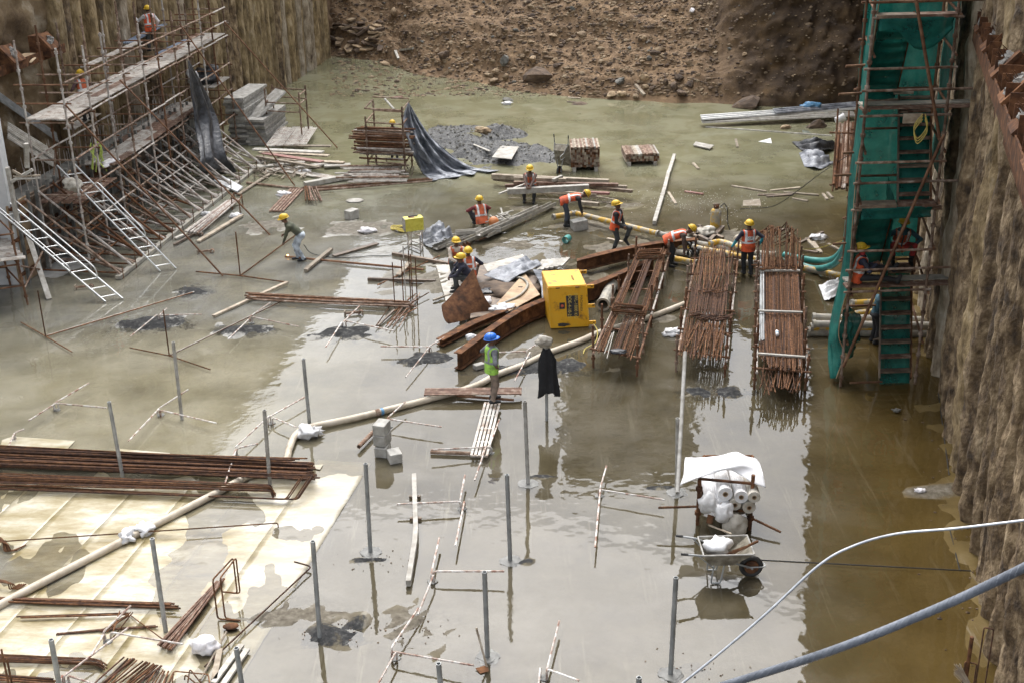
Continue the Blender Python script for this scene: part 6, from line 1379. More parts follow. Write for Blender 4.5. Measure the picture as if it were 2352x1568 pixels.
for k, (x, y, r, m_, lab) in enumerate([(473, 491, .16, plast, 'white crumpled bag on the pale tube bundle'), (540, 496, .2, plast, 'white and grey plastic bundle under the steel stool'), (650, 446, .22, paper, 'crumpled white paper on the brown slatted plank'), (843, 531, .26, paper, 'scattered white paper sheets on the open wet floor'), (700, 395, .22, plast, 'white plastic blob in front of the board heap'), (2115, 1126, .1, paper, 'small white scrap near the right wall'), (2060, 941, .08, rockG, 'small pale stone in the water right of the racks'), (1545, 764, .22, plast, 'white rag tied to the middle rebar rack'), (1880, 545, .22, plast, 'white plastic bag floating among the boards'), (1165, 238, .2, plast, 'pale plastic scrap in the far pond')]):
    lumpy(G(x, y, .05), (r, r*.7, r*.4), m_, 'litter', lab, 'litter', 20 + k, amp=.8, sc=2.5)
for c, lab in (((445, 540), 'muddy coupler clamp by the pale tube bundle'), ((190, 660), 'muddy adjustable prop head under the long ladder'), ((470, 578), 'rusty clamp lying on the floor below the ladder'), ((810, 720), 'small grey mortar lump on the right grit patch')):
    q = G(*c, .06); r_ = thing('clamp', lab, 'clamp', q); MB().beam(q + Vector((-.2, 0, 0)), q + Vector((.2, .1, 0)), .05, .05).build('bar', tubeM, r_); MB().pipe(q + Vector((.2, .05, -.02)), q + Vector((.2, .15, -.02)), .07, .3).build('jaw', tubeM, r_); MB().box(q + Vector((-.2, 0, 0)), (.015, 0, 0), (0, .08, 0), (0, 0, .08)).build('plate', wood, r_)

# planks on the wet floor near the welder
boards([(702, 621, 761, 572, .12, .07, .07, wood, 'pale plank crossing the cut pole right of the welder'), (766, 588, 867, 559, .16, .04, .03, woodD, 'brown plank lying flat beyond the cut pole'), (902, 583, 1030, 606, .10, .09, .05, woodD, 'squared dark timber below the welding machine'), (845, 641, 1000, 646, .09, .08, .05, woodD, 'squared dark timber behind the tube stack on the floor'), (914, 633, 941, 604, .14, .06, .05, wood, 'short plank among the upright bars'), (490, 726, 660, 648, .10, .05, .04, wood, 'pale plank running left from the tube stack end'), (995, 690, 1035, 676, .05, .04, .05, wood, 'short stick on the pale board left of the bent plate'), (868, 748, 906, 712, .05, .04, .05, woodD, 'thin slat below the upright bars')], 'plank', 'plank')
MB().tube(curve([G(698, 562, .5), G(712, 580, .1), G(740, 588, .02), G(775, 592, .02), G(830, 590, .02), G(850, 588, .02), G(905, 585, .02), G(945, 560, .02)], 8), .012, 5).build('cable', black, None, 'black welding cable trailing from the welder to the machine', 'cable')
# welding machine on its stand
q = G(962, 580); wm = thing('machine_stand', 'pale steel stand carrying the welding machine', 'stand', q); tops = .52
c0 = [G(938, 568), G(966, 580), G(971, 566), G(945, 558)]
for a in c0: T(a, a + Vector((0, 0, tops)), .018, tubeW, 'leg', wm, 6)
for z in (.06, tops):
    for i in range(4): T(c0[i] + Vector((0, 0, z)), c0[(i+1) % 4] + Vector((0, 0, z)), .018, tubeW, 'rail', wm, 6)
c_ = sum(c0, Vector())/4 + Vector((-.04, 0, tops + .23)); we = thing('welding_machine', 'yellow welding machine standing on a pale steel stand', 'machine', c_ - Vector((0, 0, .22)))
wx, wy = Vector((.27, .10, 0)), Vector((-.05, .15, 0)); o = MB().box(c_, wx, wy, (0, 0, .2)).build('casing', wel, we); md = o.modifiers.new('bevel', 'BEVEL'); md.width = .02; md.segments = 2
MB().box(c_ - wx*1.02, wx*.03, wy*.95, (0, 0, .19)).build('front_panel', boardW, we); MB().beam(c_ - wx*.5 + Vector((0, 0, .235)), c_ + wx*.5 + Vector((0, 0, .235)), .04, .03).build('handle', black, we); MB().box(c_ - wx*.2 + Vector((0, 0, .208)), wx*.3, wy*.5, (0, 0, .008)).build('panel_mark', redW, we)
m = MB()
for k in range(4): c = G(918 + 3*k, 523 + k, .06); m.tube([c + Vector((.28*math.cos(a), .22*math.sin(a), .03*math.sin(3*a + k))) for a in np.linspace(0, 6.2, 14)], .022, 5)
m.build('cable_coil', rope, None, 'yellow cable coil beside the welding machine', 'cable')
loft([G(962, 545, .05), G(985, 522, .35), G(1010, 508, .5)], [G(975, 562, .03), G(1010, 556, .25), G(1048, 545, .06)], 24, 16, .14, 1.5, 31, tarpG, 'tarpaulin', None, 'crumpled grey tarp right of the welding machine', 'tarpaulin', nrm=(0, -.3, 1), zmin=.02)
# channels the squatting man sits by
def channel(x0, y0, x1, y1, z, lab, mat=greypipe, wd=.18, zz=None):
    a, b_ = G(x0, y0, z), G(x1, y1, z if zz is None else zz); r_ = thing('steel_section', lab, 'channel', a); d, s, u = frame(b_-a)
    MB().beam(a, b_, wd, .02).build('web', mat, r_)
    for e in (-1, 1): MB().beam(a + s*e*wd/2 + u*.045, b_ + s*e*wd/2 + u*.045, .015, .11).build('flange', mat, r_)
channel(1115, 545, 1272, 470, .12, 'long muddy channel stretching up to the timber pile'); channel(1098, 542, 1240, 478, .22, 'second muddy channel on top of the long one', boardW); channel(1046, 538, 1150, 530, .18, 'pale channel lying across under the squatting man', boardW); channel(1000, 572, 1110, 528, .06, 'pale channel slanting left below the grey tarp', boardW, .2); channel(1030, 572, 1150, 522, .1, 'muddy channel end lying right of the slanting one')
channel(1055, 555, 1076, 568, .06, 'brown short channel between the pale channels', rust, .14)
m = MB()
for k in range(16): a = G(1150 + U(-15, 20), 497 + U(-8, 12), .25); m.beam(a, a + Vector((U(-.5, .5), U(-.3, .5), U(-.05, .12))), .05, .03)
m.build('stick_heap', boardW, None, 'heap of pale sticks on the channels by the orange ball', 'stick heap', kind='stuff')
MB().lump(G(1134, 510, .22), .17, 3, .02).build('ball', orange_, None, 'round orange-brown ball on the channels', 'ball', smooth=True)
MB().pipe(G(1298, 552, .10), G(1306, 548, .10) + Vector((0, .05, 0)), .11, .12, 18).build('pipe_ring', hoseT, None, 'short green pipe ring standing in the shallow water', 'ring')
# timber and truss pile
tp_ = [(1130, 405, 1398, 418, .18, .16, .34, wood, 'long grey beam at the back of the timber pile'), (1165, 440, 1352, 430, .2, .18, .46, boardW, 'thick pale channel on the front of the timber pile'), (1180, 420, 1420, 425, .15, .1, .40, deckR, 'reddish beam in the middle of the timber pile'), (1350, 430, 1452, 440, .12, .1, .28, woodD, 'dark beam end sticking out right of the timber pile'), (1340, 442, 1400, 445, .14, .08, .24, redW, 'pinkish board at the right end of the timber pile'), (1146, 446, 1215, 420, .07, .05, .5, boardW, 'pale stick leaning on the left of the timber pile'), (1180, 410, 1300, 414, .12, .1, .5, wood, 'short beam on top behind the seated man'), (1270, 415, 1290, 406, .1, .1, .55, boardW, 'pale block on the crest of the timber pile'), (1160, 428, 1260, 424, .14, .12, .3, deckR, 'rusty beam at the left of the timber pile'), (1330, 466, 1375, 470, .16, .12, .14, wood, 'short beam lying on the floor before the timber pile'), (1290, 424, 1440, 430, .12, .1, .34, wood, 'grey beam reaching to the right of the timber pile'), (1134, 412, 1180, 418, .10, .08, .18, woodD, 'dark plank end at the lower left of the timber pile'), (1200, 436, 1370, 450, .12, .12, .16, wood, 'grey beam under the thick pale channel')]
boards(tp_, 'beam', 'timber_beam')
def truss(label, a, b_, h=.22, n=12):
    a, b_ = Vector(a), Vector(b_); r_ = thing('truss', label, 'truss', a); z = Vector((0, 0, h))
    for o_ in (Vector(), z): T(a + o_, b_ + o_, .02, wood, 'chord', r_, 6)
    for k in range(n): p, q = a.lerp(b_, k/n), a.lerp(b_, (k+1)/n); T(p + (z if k % 2 else Vector()), q + (Vector() if k % 2 else z), .012, wood, 'web_bar', r_, 5)
truss('slim lattice truss under the thick pale channel', G(1168, 455, .05), G(1360, 462, .05)); truss('slim lattice truss lying right of the timber pile', G(1368, 462, .05), G(1416, 470, .05), .16, 5)

# ---------------------------------------------------------------- gravel heap with board and upturned barrow
gc = G(1075, 335)
def heap(u, v):
    x0, y0, x1, y1 = 975, 285, 1345, 392; A, B_, C, E = G(975, 285), G(1180, 285), G(985, 394), G(1345, 392)
    p = A.lerp(B_, u).lerp(C.lerp(E, u), v); e = max(0, math.sin(math.pi*u))**.5*max(0, math.sin(math.pi*v))**.5
    z = -.12 + e*(.30 + .5*fb((p.x*.5, p.y*.5, 3), 1, 5) + .12*fb((p.x*2, p.y*2, 3), 1, 4) + .25*max(0, 1 - abs(u-.25)*3)*max(0, 1-abs(v-.2)*3))
    return Vector((p.x, p.y, z))
MB().grid(heap, 110, 80).build('gravel_heap', gravel, None, 'low heap of dark grey gravel rising from the pond', 'gravel heap', smooth=True)
m = MB()
for k in range(500): p = heap(U(.05, .95), U(.05, .95)); m.lump(p, U(.02, .07), 0 if k % 3 else 1, .3, 2, k)
m.build('gravel', rockG, None, 'coarse stones scattered over the gravel heap', 'gravel', kind='stuff')
MB().prism([G(1130, 363, .28), G(1150, 337, .34), G(1192, 339, .34), G(1175, 367, .28)][::-1], (0, 0, .03)).build('board', boardW, None, 'square pale board lying on the gravel heap', 'board'); boards([(1086, 332, 1125, 348, .1, .04, .3, boardW, 'narrow pale plank on the left of the gravel heap')], 'plank', 'plank')
lumpy(G(1157, 303, .1), (.22, .14, .1), rockT, 'rock', 'orange stone pieces behind the gravel heap', 'rock', 3, amp=.9); lumpy(G(1110, 300, .3), (.28, .2, .12), rockT, 'rock', 'tan broken tile on the crest of the gravel heap', 'rock', 8, amp=.9)
def wheelbarrow(label, M_, mat=MATS['cement_crust'], dirt=True):
    r_ = thing('wheelbarrow', label, 'wheelbarrow', M_.translation); r_.matrix_world = M_
    def b(mb_, nm, mt, par=None, **k): return mb_.build(nm, mt, par or r_, local=True, **k)
    T0 = [(-.42, -.30, .62), (.42, -.30, .62), (.42, .30, .62), (-.42, .30, .62)]; B0_ = [(-.30, -.20, .36), (.10, -.20, .36), (.10, .20, .36), (-.30, .20, .36)]
    m = MB().add(T0 + B0_, [(4, 5, 6, 7)[::-1], (0, 1, 5, 4), (1, 2, 6, 5), (2, 3, 7, 6), (3, 0, 4, 7)]); b(m, 'tray', mat, solid=.008)
    m = MB()
    for i in range(4): m.tube([T0[i], T0[(i+1) % 4]], .014, 6)
    b(m, 'rim', galvW)
    for e in (-1, 1):
        b(MB().tube(bent([(-.80, .29*e, .66), (-.42, .27*e, .60), (.12, .10*e, .34), (.45, .06*e, .20)], .1), .017, 7), 'handle_bar', galv); b(MB().tube([(-.80, .29*e, .66), (-.68, .285*e, .645)], .022, 7), 'grip', black)
        b(MB().tube(bent([(-.22, .20*e, .38), (-.26, .2*e, .02), (-.10, .2*e, .02), (-.05, .2*e, .36)], .03), .014, 6), 'leg', galv); b(MB().tube([(-.50, .27*e, .60), (-.22, .2*e, .30)], .012, 6), 'stay', galv)
    wh = b(MB().tube([(.45, -.045, .20), (.45, .045, .20)], .12, 20), 'wheel', rust); m = MB(); n = 22; m.tube([(.45 + .165*math.cos(2*math.pi*k/n), 0, .20 + .165*math.sin(2*math.pi*k/n)) for k in range(n+1)], .042, 8, False); b(m, 'tyre', black, wh); b(MB().tube([(.45, -.09, .2), (.45, .09, .2)], .02, 8), 'axle', galv, wh)
    b(MB().tube(bent([(.36, -.07, .22), (.68, -.07, .22), (.68, .07, .22), (.36, .07, .22)], .06), .012, 6), 'guard', galv)
    return r_
q = G(1663, 1324, 0); wheelbarrow('cement-crusted wheelbarrow holding a white bag in the mirror water', Matrix.Translation(q) @ Matrix.Rotation(.02, 4, 'Z'))
lumpy(q + Vector((-.12, .02, .60)), (.22, .18, .17), plast, 'plastic_bag', 'white crumpled bag lying in the wheelbarrow', 'bag', 17, amp=.6); br_ = thing('broom', 'brown twig broom lying in the wheelbarrow', 'broom', q + Vector((.2, 0, .6)))
m = MB()
for k in range(26): m.tube([q + Vector((.42, -.10, .70)) + Vector((U(-.01, .01), U(-.01, .01), U(-.01, .01))), q + Vector((.02 + U(-.06, .05), -.12 + U(-.08, .08), .50 + U(-.02, .03)))], .005, 4)
m.build('twigs', rebar, br_, kind='stuff'); T(q + Vector((.36, -.10, .675)), q + Vector((.52, -.10, .76)), .022, rust, 'handle', br_)
q2 = G(1280, 398, 0); wheelbarrow('wheelbarrow standing upended beside the tall timber stack', Matrix.Translation(q2 + Vector((.05, 0, .50))) @ Matrix.Rotation(R(62), 4, 'Z') @ Matrix.Rotation(R(76), 4, 'Y') @ Matrix.Translation((0, 0, -.25)))
def timber_stack(label, bl, br, nrow, ncol, ln):
    a, b_ = G(*bl), G(*br); d = b_-a; w_ = d.length/ncol; d.normalize(); f = Vector((-d.y, d.x, 0)); r_ = thing('timber_stack', label, 'timber stack', a)
    for e in (.12, .88): MB().beam(a.lerp(b_, e) + Vector((0, -.1, .07)), a.lerp(b_, e) + f*(ln+.1) + Vector((0, 0, .07)), .12, .14).build('skid', boardW, r_)
    me = {}
    for mt in (wood, tubeM, deckR, boardW, rust): mb_ = MB().box((0, 0, 0), (w_*.47, 0, 0), (0, ln/2, 0), (0, 0, .043)); mm = bpy.data.meshes.new('timber'); mm.from_pydata([tuple(p) for p in mb_.v], [], mb_.f); mm.materials.append(mt); me[mt.name] = mm
    for i in range(nrow):
        for j in range(ncol):
            o = bpy.data.objects.new('timber', me[RNG.choice([wood, tubeM, deckR, wood, rust] if i < nrow-1 else [wood, tubeM, boardW, deckR, tubeM]).name]); COL.objects.link(o); o.parent = r_
            o.location = d*w_*(j+.5) + f*(ln/2 + U(-.05, .05)) + Vector((0, 0, .19 + .092*i + (.004 if i == nrow-1 else 0)*U(0, 8))); o.rotation_euler = (0, 0, math.atan2(d.y, d.x))
timber_stack('tall square stack of short timbers in the pond', (1311, 394), (1377, 393), 8, 15, 1.35); timber_stack('low stack of short timbers on pale skids in the pond', (1436, 381), (1514, 379), 3, 18, 1.35)
boards([(1503, 512, 1527, 432, .12, .12, .08, boardW, 'lower length of the pale beam line in the water'), (1527, 432, 1536, 395, .12, .12, .10, boardW, 'middle length of the pale beam line in the water'), (1536, 398, 1549, 357, .12, .12, .12, boardW, 'upper length of the pale beam line in the water')], 'beam', 'pale_beam')
# far right sheets and floating litter
for k, (x0, y0, x1, y1, z, m_, lab) in enumerate([(1612, 277, 1968, 252, .30, alu, 'long bright metal sheet lying at the far right water edge'), (1612, 284, 1965, 268, .18, boardW, 'lower weathered metal sheet under the bright one'), (1780, 262, 1970, 246, .38, tarpG, 'dark grey trough sheet behind the bright metal sheet')]):
    a, b_ = G(x0, y0, z), G(x1, y1, z); corrugated(a, b_, Vector((0, .55, .10)), m_, 'metal_sheet', lab, 'metal sheet', 3, .05)
lumpy(G(1862, 243, .5), (.4, .2, .14), blueP, 'plastic_bag', 'light blue plastic bag behind the metal sheets', 'bag', 3, amp=.6)
bk = thing('bucket', 'white plastic bucket tipped over by the metal sheets', 'bucket', G(1930, 276)); q = G(1926, 277, .25); MB().tube([q + Vector((-.12, 0, 0)), q + Vector((.22, .05, .12))], [.13, .16], 14).build('bucket_body', plast, bk, smooth=False); MB().pipe(q + Vector((.20, .05, .115)), q + Vector((.24, .055, .13)), .175, .2).build('rim', plast, bk)
T(G(1620, 292, .02), G(1910, 312, .02), .03, boardW, 'pole', None, 6, label='pale pole floating below the metal sheets', cat='pole')
loft([G(1818, 326, .04), G(1860, 322, .3), G(1905, 325, .25)], [G(1840, 346, .02), G(1880, 345, .25), G(1925, 340, .05)], 24, 14, .16, 2, 41, tarpK, 'tarpaulin', None, 'upper crumpled dark plastic in the water by the tube rack', 'tarpaulin', nrm=(0, -.3, 1), zmin=.01)
loft([G(1835, 352, .02), G(1858, 345, .2), G(1890, 350, .22)], [G(1848, 383, .02), G(1880, 385, .12), G(1915, 376, .03)], 24, 14, .14, 2, 44, tarpG, 'tarpaulin', None, 'lower crumpled grey plastic in the water by the tube rack', 'tarpaulin', nrm=(0, -.3, 1), zmin=.01)
FLO = [(1680, 427, 1760, 440, 'wood'), (1770, 438, 1838, 431, 'wood'), (1760, 452, 1822, 447, 'woodD'), (1800, 442, 1880, 448, 'wood'), (1740, 448, 1818, 447, 'woodD'), (1820, 456, 1855, 462, 'wood'), (1890, 445, 1900, 458, 'wood'), (1900, 442, 1912, 455, 'wood'), (1573, 440, 1615, 446, 'redW'), (1592, 375, 1604, 388, 'wood'), (1690, 320, 1694, 338, 'wood'), (1770, 526, 1800, 528, 'woodD'), (1836, 558, 1890, 533, 'woodD'), (1852, 548, 1882, 578, 'wood'), (1868, 556, 1886, 580, 'wood'), (1902, 560, 1945, 582, 'wood'), (1840, 574, 1878, 580, 'woodD'), (1535, 442, 1552, 468, 'wood'), (1395, 548, 1430, 556, 'wood'), (1304, 224, 1333, 226, 'wood'), (1302, 234, 1322, 235, 'woodD'), (895, 225, 925, 222, 'redW')]
DESC = ['first grey stick floating left of the drifting wood', 'short stick at the back of the drifting wood', 'dark stick in the middle of the drifting wood', 'grey stick at the right of the drifting wood', 'dark stick at the left front of the drifting wood', 'last stick trailing right of the drifting wood', 'left slat of the broken box near the tube rack', 'right slat of the broken box near the tube rack', 'red plank floating left of the submersible pump', 'grey stick sunk left of the dark plastic', 'short stick floating below the metal sheets', 'small plank floating right of the pump', 'dark pole behind the floating bag', 'left leaning board beside the floating bag', 'right leaning board beside the floating bag', 'thin board drifting near the green net', 'dark plank drifting over the teal hose', 'bent stick at the foot of the pale beam line', 'short plank by the stepping man', 'white slat in the far pond near the bank', 'brown slat in the far pond near the bank', 'red scrap floating in the left of the pond']
for (x0, y0, x1, y1, mk), lab in zip(FLO, DESC):
    mt = dict(wood=wood, woodD=woodD, redW=redW)[mk]; MB().beam(G(x0, y0, .02), G(x1, y1, .03), .09, .04).build('driftwood', mt, None, lab, 'driftwood')
MB().prism([G(1707, 462, -.01), G(1745, 458, -.01), G(1748, 474, -.01), G(1706, 474, -.01)][::-1], (0, 0, .018)).build('board', wood, None, 'square board awash right of the water spray', 'board'); MB().prism([G(1592, 335, .05), G(1598, 328, .10), G(1640, 336, .08), G(1630, 344, .05)][::-1], (0, 0, .04)).build('board', boardW, None, 'pale bent board floating in the far pond', 'board')
MB().prism([G(1742, 326, .02), G(1770, 318, .12), G(1773, 330, .02)], (0, 0, .01)).build('plastic_sheet', plast, None, 'pale plastic triangle floating left of the dark plastic', 'plastic')
MB().tube(curve([G(1700, 480, .02), G(1775, 474, .15), D(1830, 440, 38.5), D(1890, 395, 38.2), D(1960, 350, 38.0)], 8), .012, 5).build('cable', black, None, 'thin black cable slanting from the water to the tower', 'cable')

# ---------------------------------------------------------------- pump, concrete pipes, spray
pipeline('concrete_pipe', [(1270, 499), (1316, 491)], .085, yelpipe, 'short yellow pipe lifted by the bending man', z=.22); pipeline('concrete_pipe', [(1322, 490), (1512, 537)], .085, yelpipe, 'long worn yellow pipe behind the stepping man', z=.25); pipeline('concrete_pipe', [(1512, 537), (1600, 556)], .085, greypipe, 'muddy pipe continuing the long yellow one', z=.22)
pp = thing('pump', 'yellow submersible pump standing on a dark frame', 'pump', G(1643, 526)); q = G(1643, 526, .05)
MB().tube([q, q + Vector((0, 0, .03)), q + Vector((0, 0, .58)), q + Vector((0, 0, .64)), q + Vector((0, 0, .66))], [.14, .165, .165, .13, .09], 18).build('casing', yelpipe, pp, smooth=False); MB().tube([q + Vector((0, 0, .66)), q + Vector((0, 0, .78))], .085, 12).build('head', rust, pp); MB().beam(q + Vector((-.1, 0, .80)), q + Vector((.1, 0, .80)), .05, .04).build('handle', wood, pp)
MB().tube(curve([q + Vector((.12, 0, .70)), q + Vector((.25, 0, .80)), q + Vector((.36, .05, .55)), q + Vector((.38, .05, .2)), q + Vector((.45, 0, -.04))], 6), .017, 6).build('power_cable', black, pp)
fr_ = thing('skid_frame', 'dark timber skid frame with rags under the pump', 'frame', G(1620, 540))
for a, b_ in (((1585, 533), (1640, 560)), ((1600, 522), (1660, 548)), ((1585, 536), (1608, 520)), ((1628, 556), (1660, 522)), ((1596, 545), (1618, 525))): MB().beam(G(*a, .12), G(*b_, .12), .12, .10).build('timber', woodD, fr_)
lumpy(G(1622, 532, .2), (.25, .2, .12), sack, 'rag_heap', None, None, 5, fr_, .8)
CP = [((1558, 552), (1712, 578), greypipe, .28, 'grey pipe at the back of the pipe heap'), ((1552, 567), (1712, 586), yelpipe, .20, 'yellow-grey pipe second from the back of the pipe heap'), ((1592, 568), (1712, 592), yelpipe, .34, 'bright yellow pipe on top of the pipe heap'), ((1550, 578), (1600, 586), greypipe, .12, 'short grey pipe at the left of the pipe heap'), ((1686, 588), (1742, 596), yelpipe, .16, 'short yellow pipe with open black end behind the blue-sleeved man'), ((1548, 594), (1600, 604), yelpipe, .12, 'worn yellow pipe under the middle rack'), ((1686, 602), (1775, 606), greypipe, .12, 'muddy pipe in front of the open yellow pipe'), ((1690, 578), (1780, 585), greypipe, .1, 'grey pipe half sunk behind the right rack')]
for a, b_, mt, z, lab in CP: pipeline('concrete_pipe', [a, b_], .085, mt, lab, z=z)
pipeline('bent_pipe', [(1630, 560), (1655, 556), (1690, 566), (1712, 572)], .085, yelpipe, 'arched yellow pipe on the pipe heap', z=.42)
m = thing('pipe_clamps', 'cluster of black pipe clamps on the pipe heap', 'clamps', G(1585, 575, .3))
for k in range(9): a = G(1572 + U(0, 26), 560 + U(0, 24), .3); MB().pipe(a, a + Vector((.05, .03, 0)), .11, .22, 14).build('clamp_ring', black, m)
hz_ = thing('hose', 'cream hose elbow squirting water beside the blue-sleeved man', 'hose', G(1700, 560)); MB().tube(curve([G(1712, 580, .15), G(1700, 566, .3), G(1690, 552, .42), G(1697, 545, .52), G(1712, 545, .5)], 6), .085, 12).build('hose_body', hoseM, hz_, smooth=True)
m = MB(); q = G(1712, 545, .5)
for k in range(380):
    a = U(0, 1)**.6; p = q + Vector((-3.2*a*U(.1, 1.2) + 2.0*a*(RNG.random() < .25), 4.5*a*U(.5, 1.1), 2.6*a*(1-a)*U(.5, 1.1) + U(-.05, .1))); m.lump(p, U(.004, .011), 0, 0)
_w = bpy.data.materials.new('water_drops'); t, L, b = nodes(_w); b.inputs['Base Color'].default_value = (.8, .8, .8, 1); b.inputs['Roughness'].default_value = .1
m.build('water_spray', _w, None, 'fine water spray from the cream hose elbow', 'spray', kind='stuff')
MB().tube(curve([G(1838, 574, .1), G(1880, 570, .06), G(1936, 553, .3)], 6), .014, 5).build('rope', rope, None, 'yellow rope tied between the right rack and the tower', 'rope')
MB().tube(curve([G(1362, 742, .05), G(1372, 760, .15), G(1368, 785, .1), G(1345, 800, .04), G(1340, 812, .03)], 6), .014, 5).build('rope', rope, None, 'yellow rope end hanging by the yellow box', 'rope')
loft([G(1880, 655, .05), G(1900, 648, .2), G(1925, 640, .25)], [G(1893, 690, .02), G(1910, 684, .1), G(1938, 672, .1)], 22, 14, .10, 3, 52, plast, 'plastic_sheet', None, 'white plastic netting heap left of the tower foot', 'plastic', nrm=(0, -.3, 1), zmin=.01)

# ---------------------------------------------------------------- rack of membrane rolls under a white sheet
rr = thing('roll_rack', 'rusty tube rack holding membrane rolls in the water', 'rack', G(1660, 1210)); rb = [G(1602, 1204), G(1722, 1216), G(1612, 1150), G(1722, 1150)]
for a, yt in zip(rb, (1100, 1090, 1050, 1050)): post_mb(a, UP(a, yt), .035).build('post', rust, rr)
for z in (.38, .95):
    for i, j in ((0, 1), (2, 3), (0, 2), (1, 3)): T(rb[i] + Vector((0, 0, z)), rb[j] + Vector((0, 0, z)), .028, rust, 'rail', rr)
T(G(1512, 1165, .4), G(1606, 1162, .42), .022, rebar, 'stray_bar', rr); T(G(1722, 1187, .2), G(1793, 1221, .12), .022, rebar, 'stray_bar', rr)
fv = Vector((.05, 1, 0)).normalized(); base_ = rb[0] + Vector((.10, -.18, .52)); bwv = (rb[1]-rb[0])
def roll(label, u, z, r, wrapm=memb, ln=1.25, dy=0):
    c = base_ + bwv*u + Vector((0, dy, z)); r_ = thing('membrane_roll', label, 'roll', c, 'membrane rolls in the covered rack'); MB().pipe(c, c + fv*ln, r, .62, 18).build('roll_body', wrapm, r_, smooth=False); MB().pipe(c - fv*.01, c + fv*.3, r*.38, .25, 12).build('core_tube', plyw, r_)
roll('lower right muddy-ended membrane roll in the rack', .82, .02, .115, sack); roll('lower middle membrane roll in the rack', .55, .05, .11, sack); roll('upper right membrane roll wrapped in plastic', .66, .22, .12, plast); roll('upper middle open membrane roll in the rack', .36, .25, .13, plast); roll('lower left membrane roll behind the bagged one', .12, .05, .12); roll('lower centre-left membrane roll in the rack', .32, .04, .12); roll('upper right corner membrane roll in the rack', .9, .24, .11, sack)
lumpy(base_ + bwv*.03 + Vector((0, -.05, .05)), (.17, .14, .19), plast, 'plastic_bag', 'left white plastic bag over a roll end', 'bag', 2, amp=.4); lumpy(base_ + bwv*.34 + Vector((0, -.08, -.08)), (.16, .12, .18), plast, 'plastic_bag', 'right white plastic bag hanging over a roll end', 'bag', 5, amp=.5)
lumpy(G(1688, 1208, .16), (.22, .13, .24), sack, 'cement_sack', 'dirty white cement sack leaning under the roll rack', 'sack', 3, amp=.3)
lumpy(G(1690, 1165, .3), (.15, .15, .2), sack, 'cement_sack', 'folded sack under the rolls in the rack', 'sack', 9, amp=.5)
RT = [[(1562, 1113), (1600, 1098), (1640, 1086), (1672, 1078), (1700, 1090), (1730, 1108), (1759, 1119)], [(1570, 1090), (1605, 1080), (1645, 1076), (1685, 1072), (1710, 1078), (1735, 1092), (1755, 1100)], [(1572, 1062), (1610, 1060), (1650, 1062), (1690, 1062), (1720, 1068), (1740, 1075), (1752, 1085)], [(1574, 1050), (1610, 1050), (1655, 1045), (1690, 1037), (1715, 1047), (1735, 1052), (1745, 1062)]]
zz = [[.98, 1.02, 1.06, 1.12, 1.05, .98, .9], [1.04, 1.08, 1.12, 1.18, 1.12, 1.05, 1.0], [1.12, 1.13, 1.15, 1.22, 1.18, 1.12, 1.08], [1.14, 1.15, 1.2, 1.26, 1.22, 1.16, 1.12]]
Gp = [[G(x, y, z) for (x, y), z in zip(r_, z_)] for r_, z_ in zip(RT, zz)]; rows_ = [curve(r_, 6) for r_ in Gp]
cols_ = [curve([rows_[i][j] for i in range(4)], 5) for j in range(len(rows_[0]))]
MB().grid(lambda u, v: cols_[int(round(u*(len(cols_)-1)))][int(round(v*15))], len(cols_)-1, 15).build('membrane_cover', memb, None, 'stiff white membrane sheet covering the roll rack', 'membrane', smooth=True, solid=.008)
sv = thing('hoe', 'mud-caked hoe lying between the rack and the wheelbarrow', 'hoe', G(1645, 1210)); T(G(1628, 1205, .08), G(1680, 1225, .3), .018, wood, 'handle', sv); MB().add([G(1622, 1200, .02), G(1636, 1203, .12), G(1640, 1184, .26), G(1626, 1180, .2)], [(0, 1, 2, 3)]).build('blade', rust, sv, solid=.008)

# ---------------------------------------------------------------- broom and cables
br_ = thing('broom', 'twig broom leaning at the bottom right corner', 'broom', G(2200, 1560)); m = MB(); q0 = G(2245, 1600, .25)
for k in range(40): m.tube([q0 + Vector((U(-.02, .02), U(-.02, .02), U(-.02, .02))), D(2196 + U(-6, 10), 1527 + U(-4, 22), q0.y + .15)], .005, 4)
m.build('twigs', wood, br_, kind='stuff'); T(q0, q0 + Vector((.4, -.5, -.1)), .02, wood, 'handle', br_)
cb_ = thing('steel_cable', 'thick grey stranded cable crossing in front at the bottom right', 'cable', D(2000, 1450, 4.0))
cp = curve([D(700, 1830, 5.6), D(1200, 1712, 5.0), D(1560, 1604, 4.6), D(1800, 1530, 4.3), D(1960, 1475, 4.1), D(2120, 1410, 4.0), D(2250, 1352, 3.9), D(2420, 1268, 3.75), D(2700, 1120, 3.5), D(3100, 890, 3.2)], 24); MB().tube(cp, .0175, 12).build('core', cableM, cb_, smooth=True)
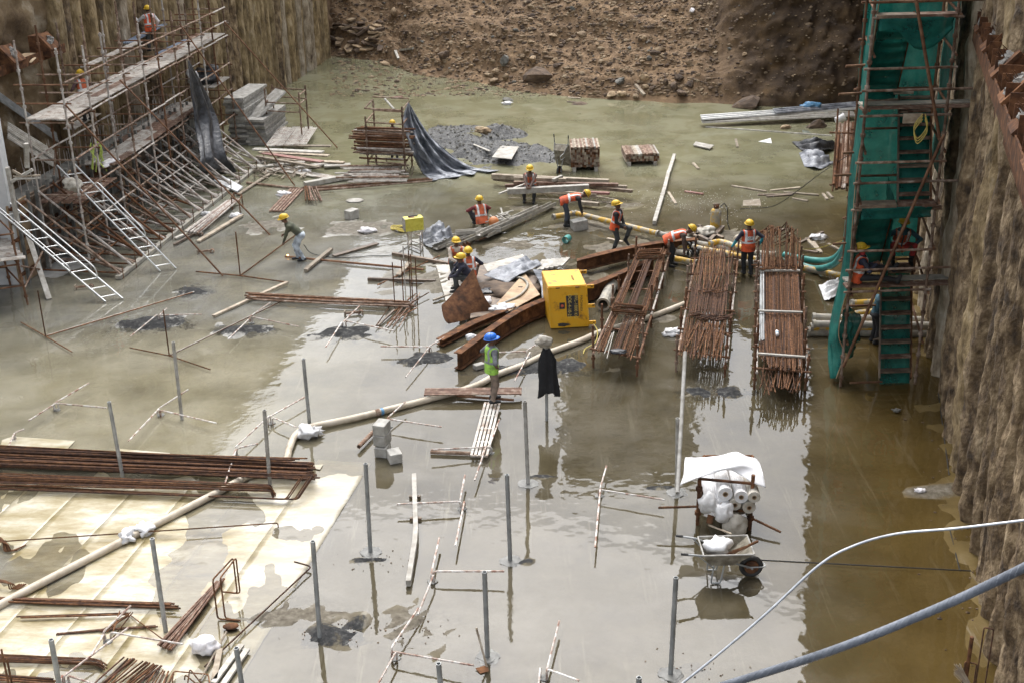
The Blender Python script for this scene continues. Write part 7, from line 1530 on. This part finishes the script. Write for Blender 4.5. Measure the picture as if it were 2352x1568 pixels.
for s in range(5):
    pts = []
    for i, p in enumerate(cp):
        t_ = (cp[min(i+1, len(cp)-1)] - cp[max(i-1, 0)]).normalized(); _, a, b2 = frame(t_); w_ = i*.55 + s*2*math.pi/5; pts.append(p + (a*math.cos(w_) + b2*math.sin(w_))*.0126)
    MB().tube(pts, .0058, 6).build('strand', cableM, cb_, smooth=True)
wp_ = curve([D(1250, 1840, 6.2), D(1440, 1674, 6.2), D(1540, 1590, 6.2), D(1640, 1510, 6.2), D(1760, 1408, 6.2), D(1880, 1298, 6.2), D(1960, 1253, 6.2), D(2060, 1225, 6.1), D(2200, 1212, 6.0), D(2400, 1188, 5.9), D(2700, 1150, 5.8), D(3100, 1090, 5.6)], 10); MB().tube(wp_, .0078, 8).build('wire', wireM, None, 'thin silver wire arching over the bottom right water', 'wire', smooth=True)
MB().tube(curve([D(1938, 320, 38.0)+Vector((0,0,0)), D(1930, 300, 37.8)], 4), .01, 5).build('tie_wire', wireM, None, 'short tie wire on the tube rack post', 'wire')
# seams and bits in the shallow right corner
for a, b_, lab in (((1745, 1285), (2230, 1310), 'thin dark rod lying under the wheelbarrow water'), ((2155, 900), (2180, 1090), 'dark slab edge strip by the right wall'), ((2180, 1210), (2205, 1310), 'dark slab edge strip further down by the right wall')):
    T(G(*a, .004), G(*b_, .004), .012, black, 'rod', None, 5, label=lab, cat='rod')
m = MB()
for k in range(420):
    x, y = U(2060, 2260), U(880, 1560); p = G(x, y, 0)
    if XR(p.y) - p.x < abs(RNG.gauss(0, .6)): m.lump(p + Vector((0, 0, .005)), (U(.01, .04), U(.01, .03), U(.006, .02)), 0 if k % 4 else 1, .5, 2, k)
for k in range(220):
    c = G(*RNG.choice([(770, 1455), (855, 1283), (1600, 1535), (960, 1440), (1645, 900), (345, 742), (790, 765)]), 0); p = c + Vector((RNG.gauss(0, .4), RNG.gauss(0, .2), .008)); m.lump(p, (U(.005, .02), U(.005, .018), U(.004, .012)), 0, .4, 2, k)
m.build('grit', rockB, None, 'loose grit and pebbles strewn on the wet floor', 'grit', kind='stuff', origin=(0, 20, 0))
